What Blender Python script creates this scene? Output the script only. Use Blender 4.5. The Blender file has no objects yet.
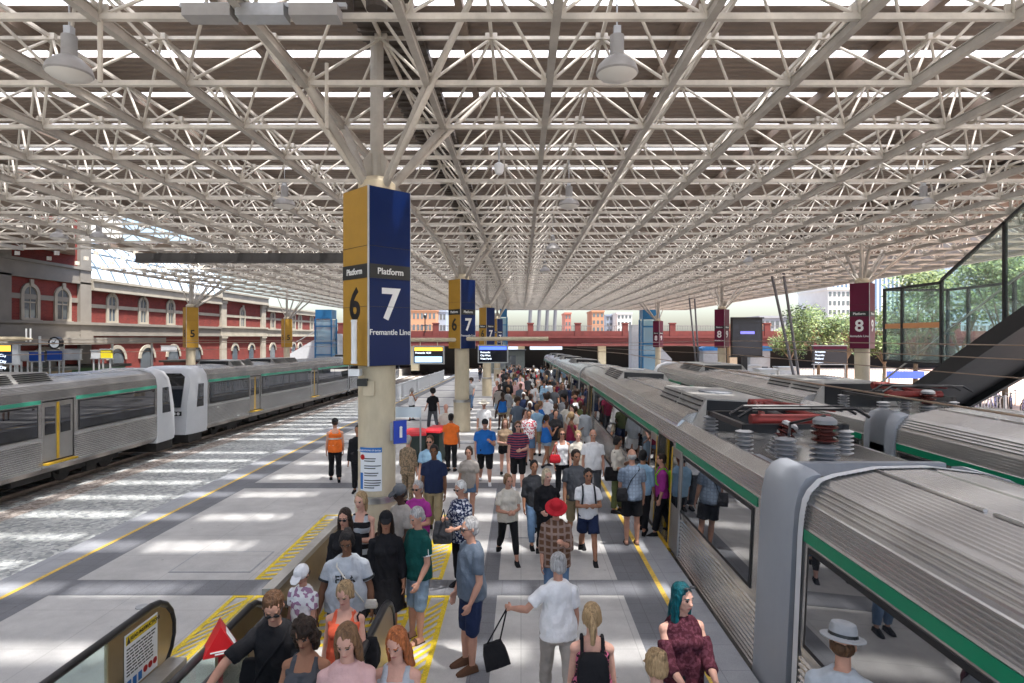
import bpy, bmesh, math, random
from mathutils import Vector, Matrix, noise
sc = bpy.context.scene
COL = sc.collection
R = math.radians
random.seed(7)
# ------------------------------------------------------------------ camera, world, sun, exposure
EYE = 4.0; FPX = 600.0; VX = 521.0; VY = 337.3
cam_d = bpy.data.cameras.new('camera'); cam = bpy.data.objects.new('camera', cam_d); COL.objects.link(cam)
cam.location = (0, 0, EYE); cam.rotation_euler = (R(90), 0, 0)
cam_d.sensor_width = 36; cam_d.lens = 36*FPX/1024
cam_d.shift_x = -(VX-512)/1024; cam_d.shift_y = -(341.5-VY)/1024
cam_d.clip_start = .05; cam_d.clip_end = 6000
sc.camera = cam
SUN_AZ = R(128)     # direction towards the sun, measured from +Y towards +X
SUN_EL = R(71)
w = bpy.data.worlds.new('World'); sc.world = w; w.use_nodes = True
nt = w.node_tree; bg = nt.nodes['Background']
sky = nt.nodes.new('ShaderNodeTexSky'); sky.sky_type = 'NISHITA'; sky.sun_disc = False
sky.sun_elevation = SUN_EL; sky.sun_rotation = SUN_AZ; sky.air_density = 1.0; sky.dust_density = 2.5
nt.links.new(sky.outputs[0], bg.inputs[0]); bg.inputs[1].default_value = .11
sd = bpy.data.lights.new('sun', 'SUN'); so = bpy.data.objects.new('sun', sd); COL.objects.link(so)
sd.energy = 5.0; sd.angle = R(1.9); sd.color = (1, .95, .87)
dsun = Vector((math.sin(SUN_AZ)*math.cos(SUN_EL), math.cos(SUN_AZ)*math.cos(SUN_EL), math.sin(SUN_EL)))
so.rotation_euler = dsun.to_track_quat('Z', 'Y').to_euler()
so.location = dsun*60
sc.view_settings.view_transform = 'Standard'; sc.view_settings.look = 'None'
sc.view_settings.exposure = 1.75; sc.view_settings.gamma = 1
sc.render.engine = 'CYCLES'
sc.cycles.use_denoising = True
sc.cycles.max_bounces = 8; sc.cycles.diffuse_bounces = 5; sc.cycles.transparent_max_bounces = 12
sc.cycles.glossy_bounces = 3; sc.cycles.transmission_bounces = 4
sc.cycles.sample_clamp_indirect = 6

def gz(y):                      # the station falls gently away beyond the first cars
    return -0.015*min(max(y-25, 0), 85)
def W(px, py, y):               # pixel + distance -> point
    return Vector(((px-VX)*y/FPX, y, EYE-(py-VY)*y/FPX))

# ------------------------------------------------------------------ materials
MATS = {}
def mat(name, col, rough=.6, metal=0., var=.0, scale=4., bump=0., bscale=40., spec=.5, emit=0., alpha=1., stretch=None, trans=0., ior=1.45, bdist=.01):
    if name in MATS: return MATS[name]
    m = bpy.data.materials.new(name); m.use_nodes = True; MATS[name] = m
    n = m.node_tree.nodes; l = m.node_tree.links; b = n['Principled BSDF']
    c = (col[0], col[1], col[2], 1)
    b.inputs['Base Color'].default_value = c
    b.inputs['Roughness'].default_value = rough; b.inputs['Metallic'].default_value = metal
    b.inputs['Specular IOR Level'].default_value = spec
    b.inputs['Alpha'].default_value = alpha
    b.inputs['Transmission Weight'].default_value = trans; b.inputs['IOR'].default_value = ior
    if emit: b.inputs['Emission Color'].default_value = c; b.inputs['Emission Strength'].default_value = emit
    tc = n.new('ShaderNodeTexCoord'); mp = n.new('ShaderNodeMapping')
    l.new(tc.outputs['Object'], mp.inputs[0])
    if stretch: mp.inputs['Scale'].default_value = stretch
    if var:
        nz = n.new('ShaderNodeTexNoise'); nz.inputs['Scale'].default_value = scale; nz.inputs['Detail'].default_value = 6
        nz.inputs['Roughness'].default_value = .65
        l.new(mp.outputs[0], nz.inputs['Vector'])
        mx = n.new('ShaderNodeMix'); mx.data_type = 'RGBA'
        mr = n.new('ShaderNodeMapRange'); mr.inputs[1].default_value = .3; mr.inputs[2].default_value = .7
        l.new(nz.outputs[0], mr.inputs[0]); l.new(mr.outputs[0], mx.inputs[0])
        mx.inputs[6].default_value = (c[0]*(1-var), c[1]*(1-var), c[2]*(1-var), 1)
        mx.inputs[7].default_value = (min(1, c[0]*(1+var)), min(1, c[1]*(1+var)), min(1, c[2]*(1+var)), 1)
        l.new(mx.outputs[2], b.inputs['Base Color'])
        rr = n.new('ShaderNodeMapRange'); rr.inputs[3].default_value = max(.02, rough-.12*rough); rr.inputs[4].default_value = min(1, rough+.25*rough)
        l.new(nz.outputs[0], rr.inputs[0]); l.new(rr.outputs[0], b.inputs['Roughness'])
    if bump:
        nb = n.new('ShaderNodeTexNoise'); nb.inputs['Scale'].default_value = bscale; nb.inputs['Detail'].default_value = 4
        l.new(mp.outputs[0], nb.inputs['Vector'])
        bp = n.new('ShaderNodeBump'); bp.inputs['Strength'].default_value = bump; bp.inputs['Distance'].default_value = bdist
        l.new(nb.outputs[0], bp.inputs['Height']); l.new(bp.outputs[0], b.inputs['Normal'])
    return m
def nodes(m): return m.node_tree.nodes, m.node_tree.links, m.node_tree.nodes['Principled BSDF']

M_beam = mat('cream painted steel', (.57, .525, .455), .5, var=.26, scale=1.5)
M_beam2 = mat('greyish painted steel chord', (.38, .35, .305), .5, var=.28, scale=1.2)
M_sheet = mat('brown ribbed roof sheet', (.215, .165, .13), .6, var=.22, scale=.7, bump=0)
n_, l_, b_ = nodes(M_sheet)
wv = n_.new('ShaderNodeTexWave'); wv.bands_direction = 'Y'; wv.inputs['Scale'].default_value = 1.7
tc_ = n_.new('ShaderNodeTexCoord'); l_.new(tc_.outputs['Object'], wv.inputs['Vector'])
bp_ = n_.new('ShaderNodeBump'); bp_.inputs['Strength'].default_value = .9; bp_.inputs['Distance'].default_value = .03
l_.new(wv.outputs[0], bp_.inputs['Height']); l_.new(bp_.outputs[0], b_.inputs['Normal'])
M_gutter = mat('dark brown box gutter', (.07, .055, .045), .6, var=.3, scale=2)
M_white = mat('white paint', (.8, .8, .78), .4, var=.05)
M_black = mat('black paint', (.012, .012, .014), .35)
M_dark = mat('dark undergear', (.03, .027, .025), .7, var=.4, scale=5)
M_galv = mat('galvanised steel', (.45, .46, .47), .4, .7, var=.15)
M_steel = mat('brushed steel', (.55, .54, .52), .32, .9, var=.12, scale=6)
M_gold = mat('gold panel', (.40, .225, .035), .35, var=.06, spec=.3)
M_blue = mat('blue panel', (.001, .014, .085), .3, spec=.25)
M_maroon = mat('maroon panel', (.12, .008, .035), .4, spec=.3)
M_charcoal = mat('charcoal strip', (.02, .022, .022), .4)
M_colm = mat('cream column paint', (.56, .48, .34), .42, var=.16, scale=2.5, stretch=(1, 1, .4))
M_glass = None
def glassmat(name, tint, refl=.12, alpha=.25, rough=.02, translucent=False):
    if name in MATS: return MATS[name]
    m = bpy.data.materials.new(name); m.use_nodes = True; MATS[name] = m
    n = m.node_tree.nodes; l = m.node_tree.links; n.remove(n['Principled BSDF'])
    t = n.new('ShaderNodeBsdfTransparent'); t.inputs[0].default_value = (*tint, 1)
    g = n.new('ShaderNodeBsdfGlossy'); g.inputs['Roughness'].default_value = rough
    d = n.new('ShaderNodeBsdfDiffuse'); d.inputs[0].default_value = (*tint, 1)
    lw = n.new('ShaderNodeLayerWeight'); lw.inputs[0].default_value = .5; fr = n.new('ShaderNodeMath'); fr.operation = 'POWER'; fr.inputs[1].default_value = 4.5; l.new(lw.outputs['Facing'], fr.inputs[0])
    m1 = n.new('ShaderNodeMixShader'); m1.inputs[0].default_value = alpha
    m2 = n.new('ShaderNodeMixShader')
    ad = n.new('ShaderNodeMath'); ad.operation = 'ADD'; ad.inputs[1].default_value = refl+.03; ad.use_clamp = True
    l.new(fr.outputs[0], ad.inputs[0]); l.new(ad.outputs[0], m2.inputs[0])
    l.new(t.outputs[0], m1.inputs[1]); l.new(d.outputs[0], m1.inputs[2])
    l.new(m1.outputs[0], m2.inputs[1]); l.new(g.outputs[0], m2.inputs[2])
    if translucent: d2 = n.new('ShaderNodeBsdfTranslucent'); d2.inputs[0].default_value = (*tint, 1); l.new(d2.outputs[0], m1.inputs[2])
    l.new(m2.outputs[0], n['Material Output'].inputs[0])
    return m
M_glass = glassmat('greenish clear glass', (.72, .88, .84), .03, .06)
M_trainglass = glassmat('dark tinted train glass', (.03, .033, .04), .32, .9)
M_skylight = glassmat('opal roof glazing', (.96, .97, 1.0), -.02, .40, translucent=True)
M_tan = mat('bronze tinted steel', (.34, .26, .15), .28, .7, var=.12, scale=3)

# ------------------------------------------------------------------ geometry helper
class MB:
    def __init__(s): s.v = []; s.f = []; s.m = []
    def add(s, vs, fs, m=0):
        o = len(s.v); s.v += [tuple(v) for v in vs]
        for f in fs: s.f.append([i+o for i in f]); s.m.append(m)
    def box(s, x0, x1, y0, y1, z0, z1, m=0, slope=True, dz=0):
        a, b = (gz(y0), gz(y1)) if slope == 'g' else (0, 0)
        s.add([(x0, y0, z0+a), (x1, y0, z0+a), (x1, y1, z0+b), (x0, y1, z0+b), (x0, y0, z1+a), (x1, y0, z1+a), (x1, y1, z1+b), (x0, y1, z1+b)],
              [(0, 3, 2, 1), (4, 5, 6, 7), (0, 1, 5, 4), (1, 2, 6, 5), (2, 3, 7, 6), (3, 0, 4, 7)], m)
    def obox(s, c, ax, ay, hx, hy, z0, z1, m=0):      # box with horizontal axes ax, ay
        c = Vector(c); ax = Vector(ax); ay = Vector(ay); p = []
        for z in (z0, z1):
            for i, j in ((-1, -1), (1, -1), (1, 1), (-1, 1)):
                q = c+ax*hx*i+ay*hy*j; p.append((q.x, q.y, z))
        s.add(p, [(0, 3, 2, 1), (4, 5, 6, 7), (0, 1, 5, 4), (1, 2, 6, 5), (2, 3, 7, 6), (3, 0, 4, 7)], m)
    def bar(s, p, q, w, h=None, m=0):                  # rectangular bar between points
        p = Vector(p); q = Vector(q); h = h or w; d = (q-p).normalized()
        u = d.cross(Vector((0, 0, 1)))
        if u.length < 1e-4: u = Vector((1, 0, 0))
        u.normalize(); v = u.cross(d).normalized(); P = []
        for c in (p, q):
            for i, j in ((-1, -1), (1, -1), (1, 1), (-1, 1)): P.append(c+u*w/2*i+v*h/2*j)
        s.add(P, [(0, 3, 2, 1), (4, 5, 6, 7), (0, 1, 5, 4), (1, 2, 6, 5), (2, 3, 7, 6), (3, 0, 4, 7)], m)
    def tube(s, p, q, r, r2=None, n=8, m=0, cap=True):
        p = Vector(p); q = Vector(q); r2 = r if r2 is None else r2; d = (q-p)
        if d.length < 1e-6: return
        d.normalize(); u = d.orthogonal().normalized(); v = d.cross(u); P = []
        for c, rr in ((p, r), (q, r2)):
            for k in range(n):
                a = 2*math.pi*k/n; P.append(c+(u*math.cos(a)+v*math.sin(a))*rr)
        F = [(k, (k+1) % n, n+(k+1) % n, n+k) for k in range(n)]
        if cap: F += [tuple(range(n-1, -1, -1)), tuple(range(n, 2*n))]
        s.add(P, F, m)
    def path(s, pts, r, n=8, m=0):
        for a, b in zip(pts[:-1], pts[1:]): s.tube(a, b, r, r, n, m)
        for p in pts[1:-1]: s.ell(p, (r, r, r), n, max(4, n//2), m=m)
    def loft(s, rings, m=0, cap=True):
        n = len(rings[0]); P = [p for r in rings for p in r]; F = []
        for i in range(len(rings)-1):
            for k in range(n): F.append((i*n+k, i*n+(k+1) % n, (i+1)*n+(k+1) % n, (i+1)*n+k))
        if cap: F += [tuple(range(n-1, -1, -1)), tuple(range((len(rings)-1)*n, len(rings)*n))]
        s.add(P, F, m)
    def ell(s, c, r, n=12, k=8, M=None, m=0):
        c = Vector(c); P = []; F = []
        for i in range(1, k):
            t = math.pi*i/k
            for j in range(n):
                a = 2*math.pi*j/n
                q = Vector((r[0]*math.sin(t)*math.cos(a), r[1]*math.sin(t)*math.sin(a), r[2]*math.cos(t)))
                P.append(c+(M @ q if M else q))
        a0 = Vector((0, 0, r[2])); P.append(c+(M @ a0 if M else a0)); P.append(c-(M @ a0 if M else a0))
        for i in range(k-2):
            for j in range(n): F.append((i*n+j, (i+1)*n+j, (i+1)*n+(j+1) % n, i*n+(j+1) % n))
        T = len(P)-2
        for j in range(n): F.append((T, j, (j+1) % n)); F.append((T+1, (k-2)*n+(j+1) % n, (k-2)*n+j))
        s.add(P, F, m)
    def lathe(s, c, prof, n=16, m=0, axis=None):       # prof: list of (r, z)
        c = Vector(c); rings = []
        for r, z in prof:
            ring = []
            for j in range(n):
                a = 2*math.pi*j/n; q = Vector((max(r, .0005)*math.cos(a), max(r, .0005)*math.sin(a), z))
                ring.append(c+(axis @ q if axis else q))
            rings.append(ring)
        s.loft(rings, m)
    def prism(s, prof, y0, y1, m=0, mf=None, sl=False):          # closed profile of (x, z) extruded along y
        n = len(prof); a, b = (gz(y0), gz(y1)) if sl else (0, 0)
        P = [(x, y0, z+a) for x, z in prof]+[(x, y1, z+b) for x, z in prof]
        for k in range(n):
            k2 = (k+1) % n; s.add([P[k], P[k2], P[n+k2], P[n+k]], [(0, 1, 2, 3)], mf(k) if mf else m)
        s.add(P[:n], [tuple(range(n))], m); s.add(P[n:], [tuple(range(n-1, -1, -1))], m)
    def xprism(s, prof, x0, x1, m=0):                  # closed profile of (y, z) extruded along x
        n = len(prof); P = [(x0, y, z) for y, z in prof]+[(x1, y, z) for y, z in prof]
        s.add(P, [(k, (k+1) % n, n+(k+1) % n, n+k) for k in range(n)]+[tuple(range(n-1, -1, -1)), tuple(range(n, 2*n))], m)
    def build(s, name, mats, parent=None, smooth=False, loc=None, fix=True):
        me = bpy.data.meshes.new(name); me.from_pydata(s.v, [], s.f)
        if not isinstance(mats, (list, tuple)): mats = [mats]
        for k in mats: me.materials.append(k)
        if len(mats) > 1: me.polygons.foreach_set('material_index', s.m)
        if fix:
            bm = bmesh.new(); bm.from_mesh(me)
            if smooth: bmesh.ops.remove_doubles(bm, verts=bm.verts, dist=1e-5)
            bmesh.ops.recalc_face_normals(bm, faces=bm.faces); bm.to_mesh(me); bm.free()
        if smooth:
            me.polygons.foreach_set('use_smooth', [True]*len(me.polygons))
        o = bpy.data.objects.new(name, me); COL.objects.link(o)
        if parent is not None: o.parent = parent
        if loc is not None: o.location = loc
        if smooth == 'e':
            try: me.set_sharp_from_angle(angle=R(40))
            except Exception: pass
        return o
def thing(name, label, cat, loc=(0, 0, 0), rz=0, group=None):
    o = bpy.data.objects.new(name, None); COL.objects.link(o); o.empty_display_size = .2
    o.location = loc; o.rotation_euler = (0, 0, rz); tag(o, label, cat, group); return o
def tag(o, label, cat, group=None, kind=None):
    if label: o['label'] = label
    if cat: o['category'] = cat
    if group: o['group'] = group
    if kind: o['kind'] = kind
    return o
def struct(o): o['kind'] = 'structure'; return o
def sub(mb, parent):            # shift a world-space MB into the frame of its (unrotated) parent
    l = parent.location; mb.v = [(x-l.x, y-l.y, z-l.z) for x, y, z in mb.v]; return mb
KIDS = {}
def copy_tree(o, parent=None):
    c = o.copy(); COL.objects.link(c); c.parent = parent
    for ch in [x for x in COL.objects if x.parent is o]: copy_tree(ch, c)
    return c
def text(s, size, mt, parent, loc, rz=0, rx=90, name='lettering', bold=.0, ext=.003, align='CENTER', sx=1):
    cu = bpy.data.curves.new(name, 'FONT'); cu.body = s; cu.size = size; cu.align_x = align; cu.align_y = 'CENTER'
    cu.extrude = ext; cu.offset = bold; cu.resolution_u = 3
    t = bpy.data.objects.new('tmp', cu); COL.objects.link(t)
    dg = bpy.context.evaluated_depsgraph_get(); me = bpy.data.meshes.new_from_object(t.evaluated_get(dg))
    bpy.data.objects.remove(t); bpy.data.curves.remove(cu)
    me.materials.clear(); me.materials.append(mt)
    o = bpy.data.objects.new(name, me); COL.objects.link(o); o.parent = parent
    o.location = loc; o.rotation_euler = (R(rx), 0, rz); o.scale = (sx, 1, 1); return o

# ------------------------------------------------------------------ ground, ballast, platforms
M_ground = mat('pale grey ground', (.30, .27, .24), .9, var=.15, scale=.5)
M_ballast = mat('grey ballast stones', (.56, .57, .56), .9, var=.12, scale=1.2)
n_, l_, b_ = nodes(M_ballast)
tc_ = n_.new('ShaderNodeTexCoord'); vo = n_.new('ShaderNodeTexVoronoi'); vo.inputs['Scale'].default_value = 10
l_.new(tc_.outputs['Object'], vo.inputs['Vector'])
mx = n_.new('ShaderNodeMix'); mx.data_type = 'RGBA'; mx.blend_type = 'MULTIPLY'; mx.inputs[0].default_value = 1
cr = n_.new('ShaderNodeValToRGB'); cr.color_ramp.elements[0].color = (.50, .52, .54, 1); cr.color_ramp.elements[1].color = (1.15, 1.15, 1.12, 1)
sp = n_.new('ShaderNodeSeparateColor'); l_.new(vo.outputs['Color'], sp.inputs[0]); l_.new(sp.outputs[0], cr.inputs[0])
src = b_.inputs['Base Color'].links[0].from_socket
l_.new(src, mx.inputs[6]); l_.new(cr.outputs[0], mx.inputs[7]); l_.new(mx.outputs[2], b_.inputs['Base Color'])
bp_ = n_.new('ShaderNodeBump'); bp_.inputs['Strength'].default_value = 1; bp_.inputs['Distance'].default_value = .04; bp_.invert = True
l_.new(vo.outputs['Distance'], bp_.inputs['Height']); l_.new(bp_.outputs[0], b_.inputs['Normal'])
M_rust = mat('rusty brown ballast', (.45, .40, .35), .9, var=.25, scale=2.2, bump=1, bscale=25, bdist=.03)
n_, l_, b_ = nodes(M_rust)
tc_ = n_.new('ShaderNodeTexCoord'); vo = n_.new('ShaderNodeTexVoronoi'); vo.inputs['Scale'].default_value = 12; l_.new(tc_.outputs['Object'], vo.inputs['Vector'])
mx = n_.new('ShaderNodeMix'); mx.data_type = 'RGBA'; mx.blend_type = 'MULTIPLY'; mx.inputs[0].default_value = 1
cr = n_.new('ShaderNodeValToRGB'); cr.color_ramp.elements[0].color = (.5, .46, .44, 1); cr.color_ramp.elements[1].color = (1.3, 1.3, 1.35, 1)
sp = n_.new('ShaderNodeSeparateColor'); l_.new(vo.outputs['Color'], sp.inputs[0]); l_.new(sp.outputs[0], cr.inputs[0])
src = b_.inputs['Base Color'].links[0].from_socket
l_.new(src, mx.inputs[6]); l_.new(cr.outputs[0], mx.inputs[7]); l_.new(mx.outputs[2], b_.inputs['Base Color'])
M_pave = mat('light concrete paving', (.52, .51, .49), .62, var=.07, scale=2.2)
M_band = mat('dark grey paving band', (.175, .18, .195), .6, var=.1, scale=3)
M_edge = mat('mid grey platform edge', (.38, .39, .41), .65, var=.08, scale=3)
M_yel = mat('yellow line paint', (.72, .48, .08), .6, var=.15, scale=8)
M_yel2 = mat('bright yellow hatching', (.75, .55, .03), .6, var=.12, scale=8)
M_conc = mat('concrete', (.36, .34, .31), .8, var=.15, scale=1)
def speck(m, s=90, a=.10, tile=None):     # aggregate speckle + paving joints
    n, l, b = nodes(m); tc = n.new('ShaderNodeTexCoord'); src = b.inputs['Base Color'].links[0].from_socket
    nz = n.new('ShaderNodeTexNoise'); nz.inputs['Scale'].default_value = s; l.new(tc.outputs['Object'], nz.inputs['Vector'])
    mr = n.new('ShaderNodeMapRange'); mr.inputs[1].default_value = .35; mr.inputs[2].default_value = .65; mr.inputs[3].default_value = 1-a; mr.inputs[4].default_value = 1+a
    l.new(nz.outputs[0], mr.inputs[0]); mx = n.new('ShaderNodeMix'); mx.data_type = 'RGBA'; mx.blend_type = 'MULTIPLY'; mx.inputs[0].default_value = 1
    l.new(src, mx.inputs[6]); l.new(mr.outputs[0], mx.inputs[7]); out = mx.outputs[2]
    if tile:
        br = n.new('ShaderNodeTexBrick'); br.offset = 0; br.inputs['Scale'].default_value = 1; br.inputs['Mortar Size'].default_value = .006
        br.inputs['Brick Width'].default_value = tile[0]; br.inputs['Row Height'].default_value = tile[1]
        br.inputs['Color1'].default_value = (1, 1, 1, 1); br.inputs['Color2'].default_value = (.93, .93, .94, 1); br.inputs['Mortar'].default_value = (.70, .70, .70, 1)
        l.new(tc.outputs['Object'], br.inputs['Vector']); m2 = n.new('ShaderNodeMix'); m2.data_type = 'RGBA'; m2.blend_type = 'MULTIPLY'; m2.inputs[0].default_value = 1
        l.new(out, m2.inputs[6]); l.new(br.outputs['Color'], m2.inputs[7]); out = m2.outputs[2]
    n2 = n.new('ShaderNodeTexNoise'); n2.inputs['Scale'].default_value = .55; n2.inputs['Detail'].default_value = 8; n2.inputs['Roughness'].default_value = .7; l.new(tc.outputs['Object'], n2.inputs['Vector'])
    r2 = n.new('ShaderNodeMapRange'); r2.inputs[1].default_value = .35; r2.inputs[2].default_value = .65; r2.inputs[3].default_value = .84; r2.inputs[4].default_value = 1.05; l.new(n2.outputs[0], r2.inputs[0])
    v2 = n.new('ShaderNodeTexVoronoi'); v2.inputs['Scale'].default_value = 2.3; l.new(tc.outputs['Object'], v2.inputs['Vector'])
    g2 = n.new('ShaderNodeMath'); g2.operation = 'GREATER_THAN'; g2.inputs[1].default_value = .055; l.new(v2.outputs['Distance'], g2.inputs[0])
    g3 = n.new('ShaderNodeMapRange'); g3.inputs[3].default_value = .72; g3.inputs[4].default_value = 1; l.new(g2.outputs[0], g3.inputs[0])
    mm = n.new('ShaderNodeMath'); mm.operation = 'MULTIPLY'; l.new(r2.outputs[0], mm.inputs[0]); l.new(g3.outputs[0], mm.inputs[1])
    m3 = n.new('ShaderNodeMix'); m3.data_type = 'RGBA'; m3.blend_type = 'MULTIPLY'; m3.inputs[0].default_value = 1; l.new(out, m3.inputs[6]); l.new(mm.outputs[0], m3.inputs[7]); out = m3.outputs[2]
    l.new(out, b.inputs['Base Color'])
speck(M_pave, 90, .08, (1.5, 1.1)); speck(M_band, 90, .15, (.3, .3)); speck(M_edge, 90, .1, (.6, .6)); speck(M_yel, 60, .2); speck(M_yel2, 60, .2)
YB = [-60, 25, 110, 2500]
def sheet(mb, x0, x1, y0, y1, z, m=0):
    ys = [y0]+[y for y in (25, 110) if y0 < y < y1]+[y1]
    for a, b in zip(ys[:-1], ys[1:]):
        mb.add([(x0, a, z+gz(a)), (x1, a, z+gz(a)), (x1, b, z+gz(b)), (x0, b, z+gz(b))], [(0, 1, 2, 3)], m)
def slab(mb, x0, x1, y0, y1, z0, z1, m=0):
    ys = [y0]+[y for y in (25, 110) if y0 < y < y1]+[y1]
    for a, b in zip(ys[:-1], ys[1:]): mb.box(x0, x1, a, b, z0, z1, m, slope='g')
TR = -1.1
g = MB(); sheet(g, -1500, 1500, -60, 2500, TR-.25); struct(g.build('ground', M_ground))
g = MB(); sheet(g, -20.0, 12, -20, 118, TR-.05); g = tag(g.build('ballast', M_ballast), None, None); struct(g)
g = MB()
for x0, x1 in ((-13.15, -12.55), (-12.3, -11.7)): pass
sheet(g, -15.3, -14.5, -20, 118, TR-.04)
for xc in (-16.7, 4.3, 8.55):
    sheet(g, xc-.95, xc-.45, -20, 118, TR-.045); sheet(g, xc+.45, xc+.95, -20, 118, TR-.045)
struct(g.build('stained_ballast', M_rust))
M_rail = mat('rail steel', (.30, .24, .20), .35, .8, var=.3, scale=3); M_sleeper = mat('concrete sleeper', (.28, .26, .24), .85, var=.2)
for xc in (-16.7, 4.13, 8.55):
    t = thing('railway_track', {-16.7: 'railway track under the left silver trains', 4.13: 'railway track under the near right silver train', 8.55: 'railway track under the far right silver train'}[xc], 'railway track', (xc, 0, TR))
    for s_ in (-.55, .55):
        g = MB(); slab(g, s_-.035, s_+.035, -18, 116, .04, .14); slab(g, s_-.07, s_+.07, -18, 116, 0, .03); g.build('rail', M_rail, t)
    g = MB(); y = -17.5
    while y < 90:
        g.box(-1.15, 1.15, y, y+.25, -.1+gz(y), -.02+gz(y)); y += .7
    o = g.build('sleeper', M_sleeper, t); o['kind'] = 'stuff'
# main island platform
t = MB(); slab(t, -8.55, 2.75, -10, 112, TR-.2, -.004); o = t.build('platform', M_conc); struct(o)
g = MB(); sheet(g, -7.32, 1.59, -10, 112, 0); struct(g.build('platform_paving', M_pave))
g = MB()
sheet(g, 1.59, 2.2, -10, 112, .002); sheet(g, -7.95, -7.32, -10, 112, .002)
for k in range(-2, 15):
    y = 9.59+6.6*k
    g.box(-7.32, -3.02 if k < 0 else 1.59, y-.29, y+.29, .000, .004, slope='g')
    if k < 0: g.box(-1.5, 1.59, y-.29, y+.29, .000, .004, slope='g')
g.box(-.64, -.37, 0, 9.3, .000, .004); g.box(-.64, -.37, 9.88, 15.9, 0, .004)
struct(g.build('paving_band', M_band))
g = MB(); sheet(g, 2.25, 2.76, -10, 112, .002); sheet(g, -8.56, -8.0, -10, 112, .002); struct(g.build('platform_edge', M_edge))
g = MB(); sheet(g, 2.18, 2.26, -10, 112, .006); sheet(g, -8.01, -7.93, -10, 112, .006); struct(g.build('yellow_line', M_yel))
def hatch(x0, x1, y0, y1, nm, label):
    g = MB(); z = .008
    g.box(x0, x0+.07, y0, y1, z-.003, z); g.box(x1-.07, x1, y0, y1, z-.003, z)
    g.box(x0+.07, x1-.07, y0, y0+.07, z-.003, z); g.box(x0+.07, x1-.07, y1-.07, y1, z-.003, z)
    y = y0+.12
    while y < y1-.45:
        g.add([(x0+.07, y, z-.001), (x0+.07, y+.09, z-.001), (x1-.07, y+.09+.32, z-.001), (x1-.07, y+.32, z-.001)], [(0, 3, 2, 1)]); y += .2
    tag(g.build(nm, M_yel2), label, 'floor marking')
hatch(-4.40, -3.2, 9.9, 13.5, 'hatched_marking', 'yellow diagonal hatching on the paving left of the cream column')
hatch(-4.45, -4.12, 6.6, 9.28, 'hatched_marking', 'narrow yellow hatched strip beside the escalator with the warning panel')
hatch(-4.10, -3.12, 7.6, 9.28, 'hatched_marking', 'yellow hatched square at the foot of the closed escalator')
hatch(-2.9, -1.6, 7.75, 9.28, 'hatched_marking', 'yellow hatched square at the foot of the crowded escalator')
hatch(-1.45, -1.1, 6.6, 9.28, 'hatched_marking', 'yellow hatched strip along the right side of the crowded escalator')
hatch(-1.75, -1.3, 9.9, 13.5, 'hatched_marking', 'yellow hatching right of the cream column beyond the dark band')
# side drains / access lids
def lid(x, y, a, b, label):
    g = MB(); g.box(x-a, x+a, y-b, y+b, .001, .006); g.box(x-a+.03, x+a-.03, y-b+.03, y+b-.03, .006, .008, 1)
    tag(g.build('access_lid', [M_edge, M_pave]), label, 'access lid')
lid(-5.3, 10.7, .7, .5, 'square metal access lid set in paving left of the column')
lid(.1, 12.3, .35, .35, 'small square access lid in paving near the centre strip')
g = MB(); g.lathe((-5.62, 8.9, 0), [(.001, .002), (.09, .002), (.09, .012), (.03, .02), (.001, .02)], 14)
tag(g.build('floor_drain', M_galv), 'small round floor drain in pale paving near escalator warning panel', 'drain')
# far platforms
t = MB(); slab(t, -29, -19.0, -10, 112, TR-.2, 0); struct(t.build('platform', M_conc))
g = MB(); sheet(g, -28.9, -19.6, -10, 112, .004); struct(g.build('platform_paving', M_pave))
t = MB(); slab(t, 10.3, 21.0, -10, 112, TR-.2, 0); struct(t.build('platform', M_conc))
g = MB(); sheet(g, 11, 21, -10, 112, .004); struct(g.build('platform_paving', M_pave))
M_pink = mat('pinkish brick paving', (.42, .30, .25), .8, var=.12, scale=2)
g = MB(); sheet(g, 21.0, 90, -10, 112, -.06); struct(g.build('street_paving', M_pink))
g = MB(); sheet(g, -120, -29, -10, 160, -.05); struct(g.build('street', M_conc))

# ------------------------------------------------------------------ station roof
MX = 1.86; MYD = 1.907; X0 = -1.43; Y0 = 7.31; ZL = 7.9; ZU = 9.07; ZS = 9.32
roof = thing('station_roof', 'cream steel space frame roof with brown sheeting and glazed slots over the platforms', 'roof', (0, 0, 0))
NX0, NX1, NY0, NY1 = -12, 13, -6, 40
def xn(i): return X0+MX*i
def yn(j): return Y0+MYD*j
YS, YE = yn(NY0), yn(NY1)
def keep(x, y): return not (x < -17 and 27 < y < 34)   # open gap beside the brick building
def xspan(y): return (-17.2 if 27 < y < 34 else xn(NX0))
for i in range(NX0, NX1+1):
    x = xn(i); g = MB()
    segs = [(YS, YE)] if x > -17.3 else [(YS, yn(10)), (yn(14), YE)]
    for a, b in segs:
        g.box(x-.03, x+.03, a, b, ZL-.065, ZL+.05)
        g.box(x-.05, x+.05, a, b, ZL-.08, ZL-.065); g.box(x-.05, x+.05, a, b, ZL+.05, ZL+.065)
    g.build('lower_chord', M_beam2, roof)
    if i < NX1:
        xu = x+MX/2; g = MB()
        segs = [(YS, YE)] if xu > -17.3 else [(YS, yn(10)), (yn(14), YE)]
        for a, b in segs: g.box(xu-.027, xu+.027, a, b, ZU-.03, ZU+.03)
        g.build('upper_chord', M_beam, roof)
for j in range(NY0, NY1+1):
    y = yn(j); g = MB(); x0 = xspan(y); g.box(x0, xn(NX1), y-.036, y+.036, ZL-.038, ZL+.038)
    g.build('cross_chord', M_beam, roof)
    if j < NY1:
        y = y+MYD/2; g = MB(); x0 = xspan(y)
        g.box(x0, xn(NX1), y-.027, y+.027, ZU-.027, ZU+.027); g.build('upper_cross_chord', M_beam, roof)
webs = []
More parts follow.
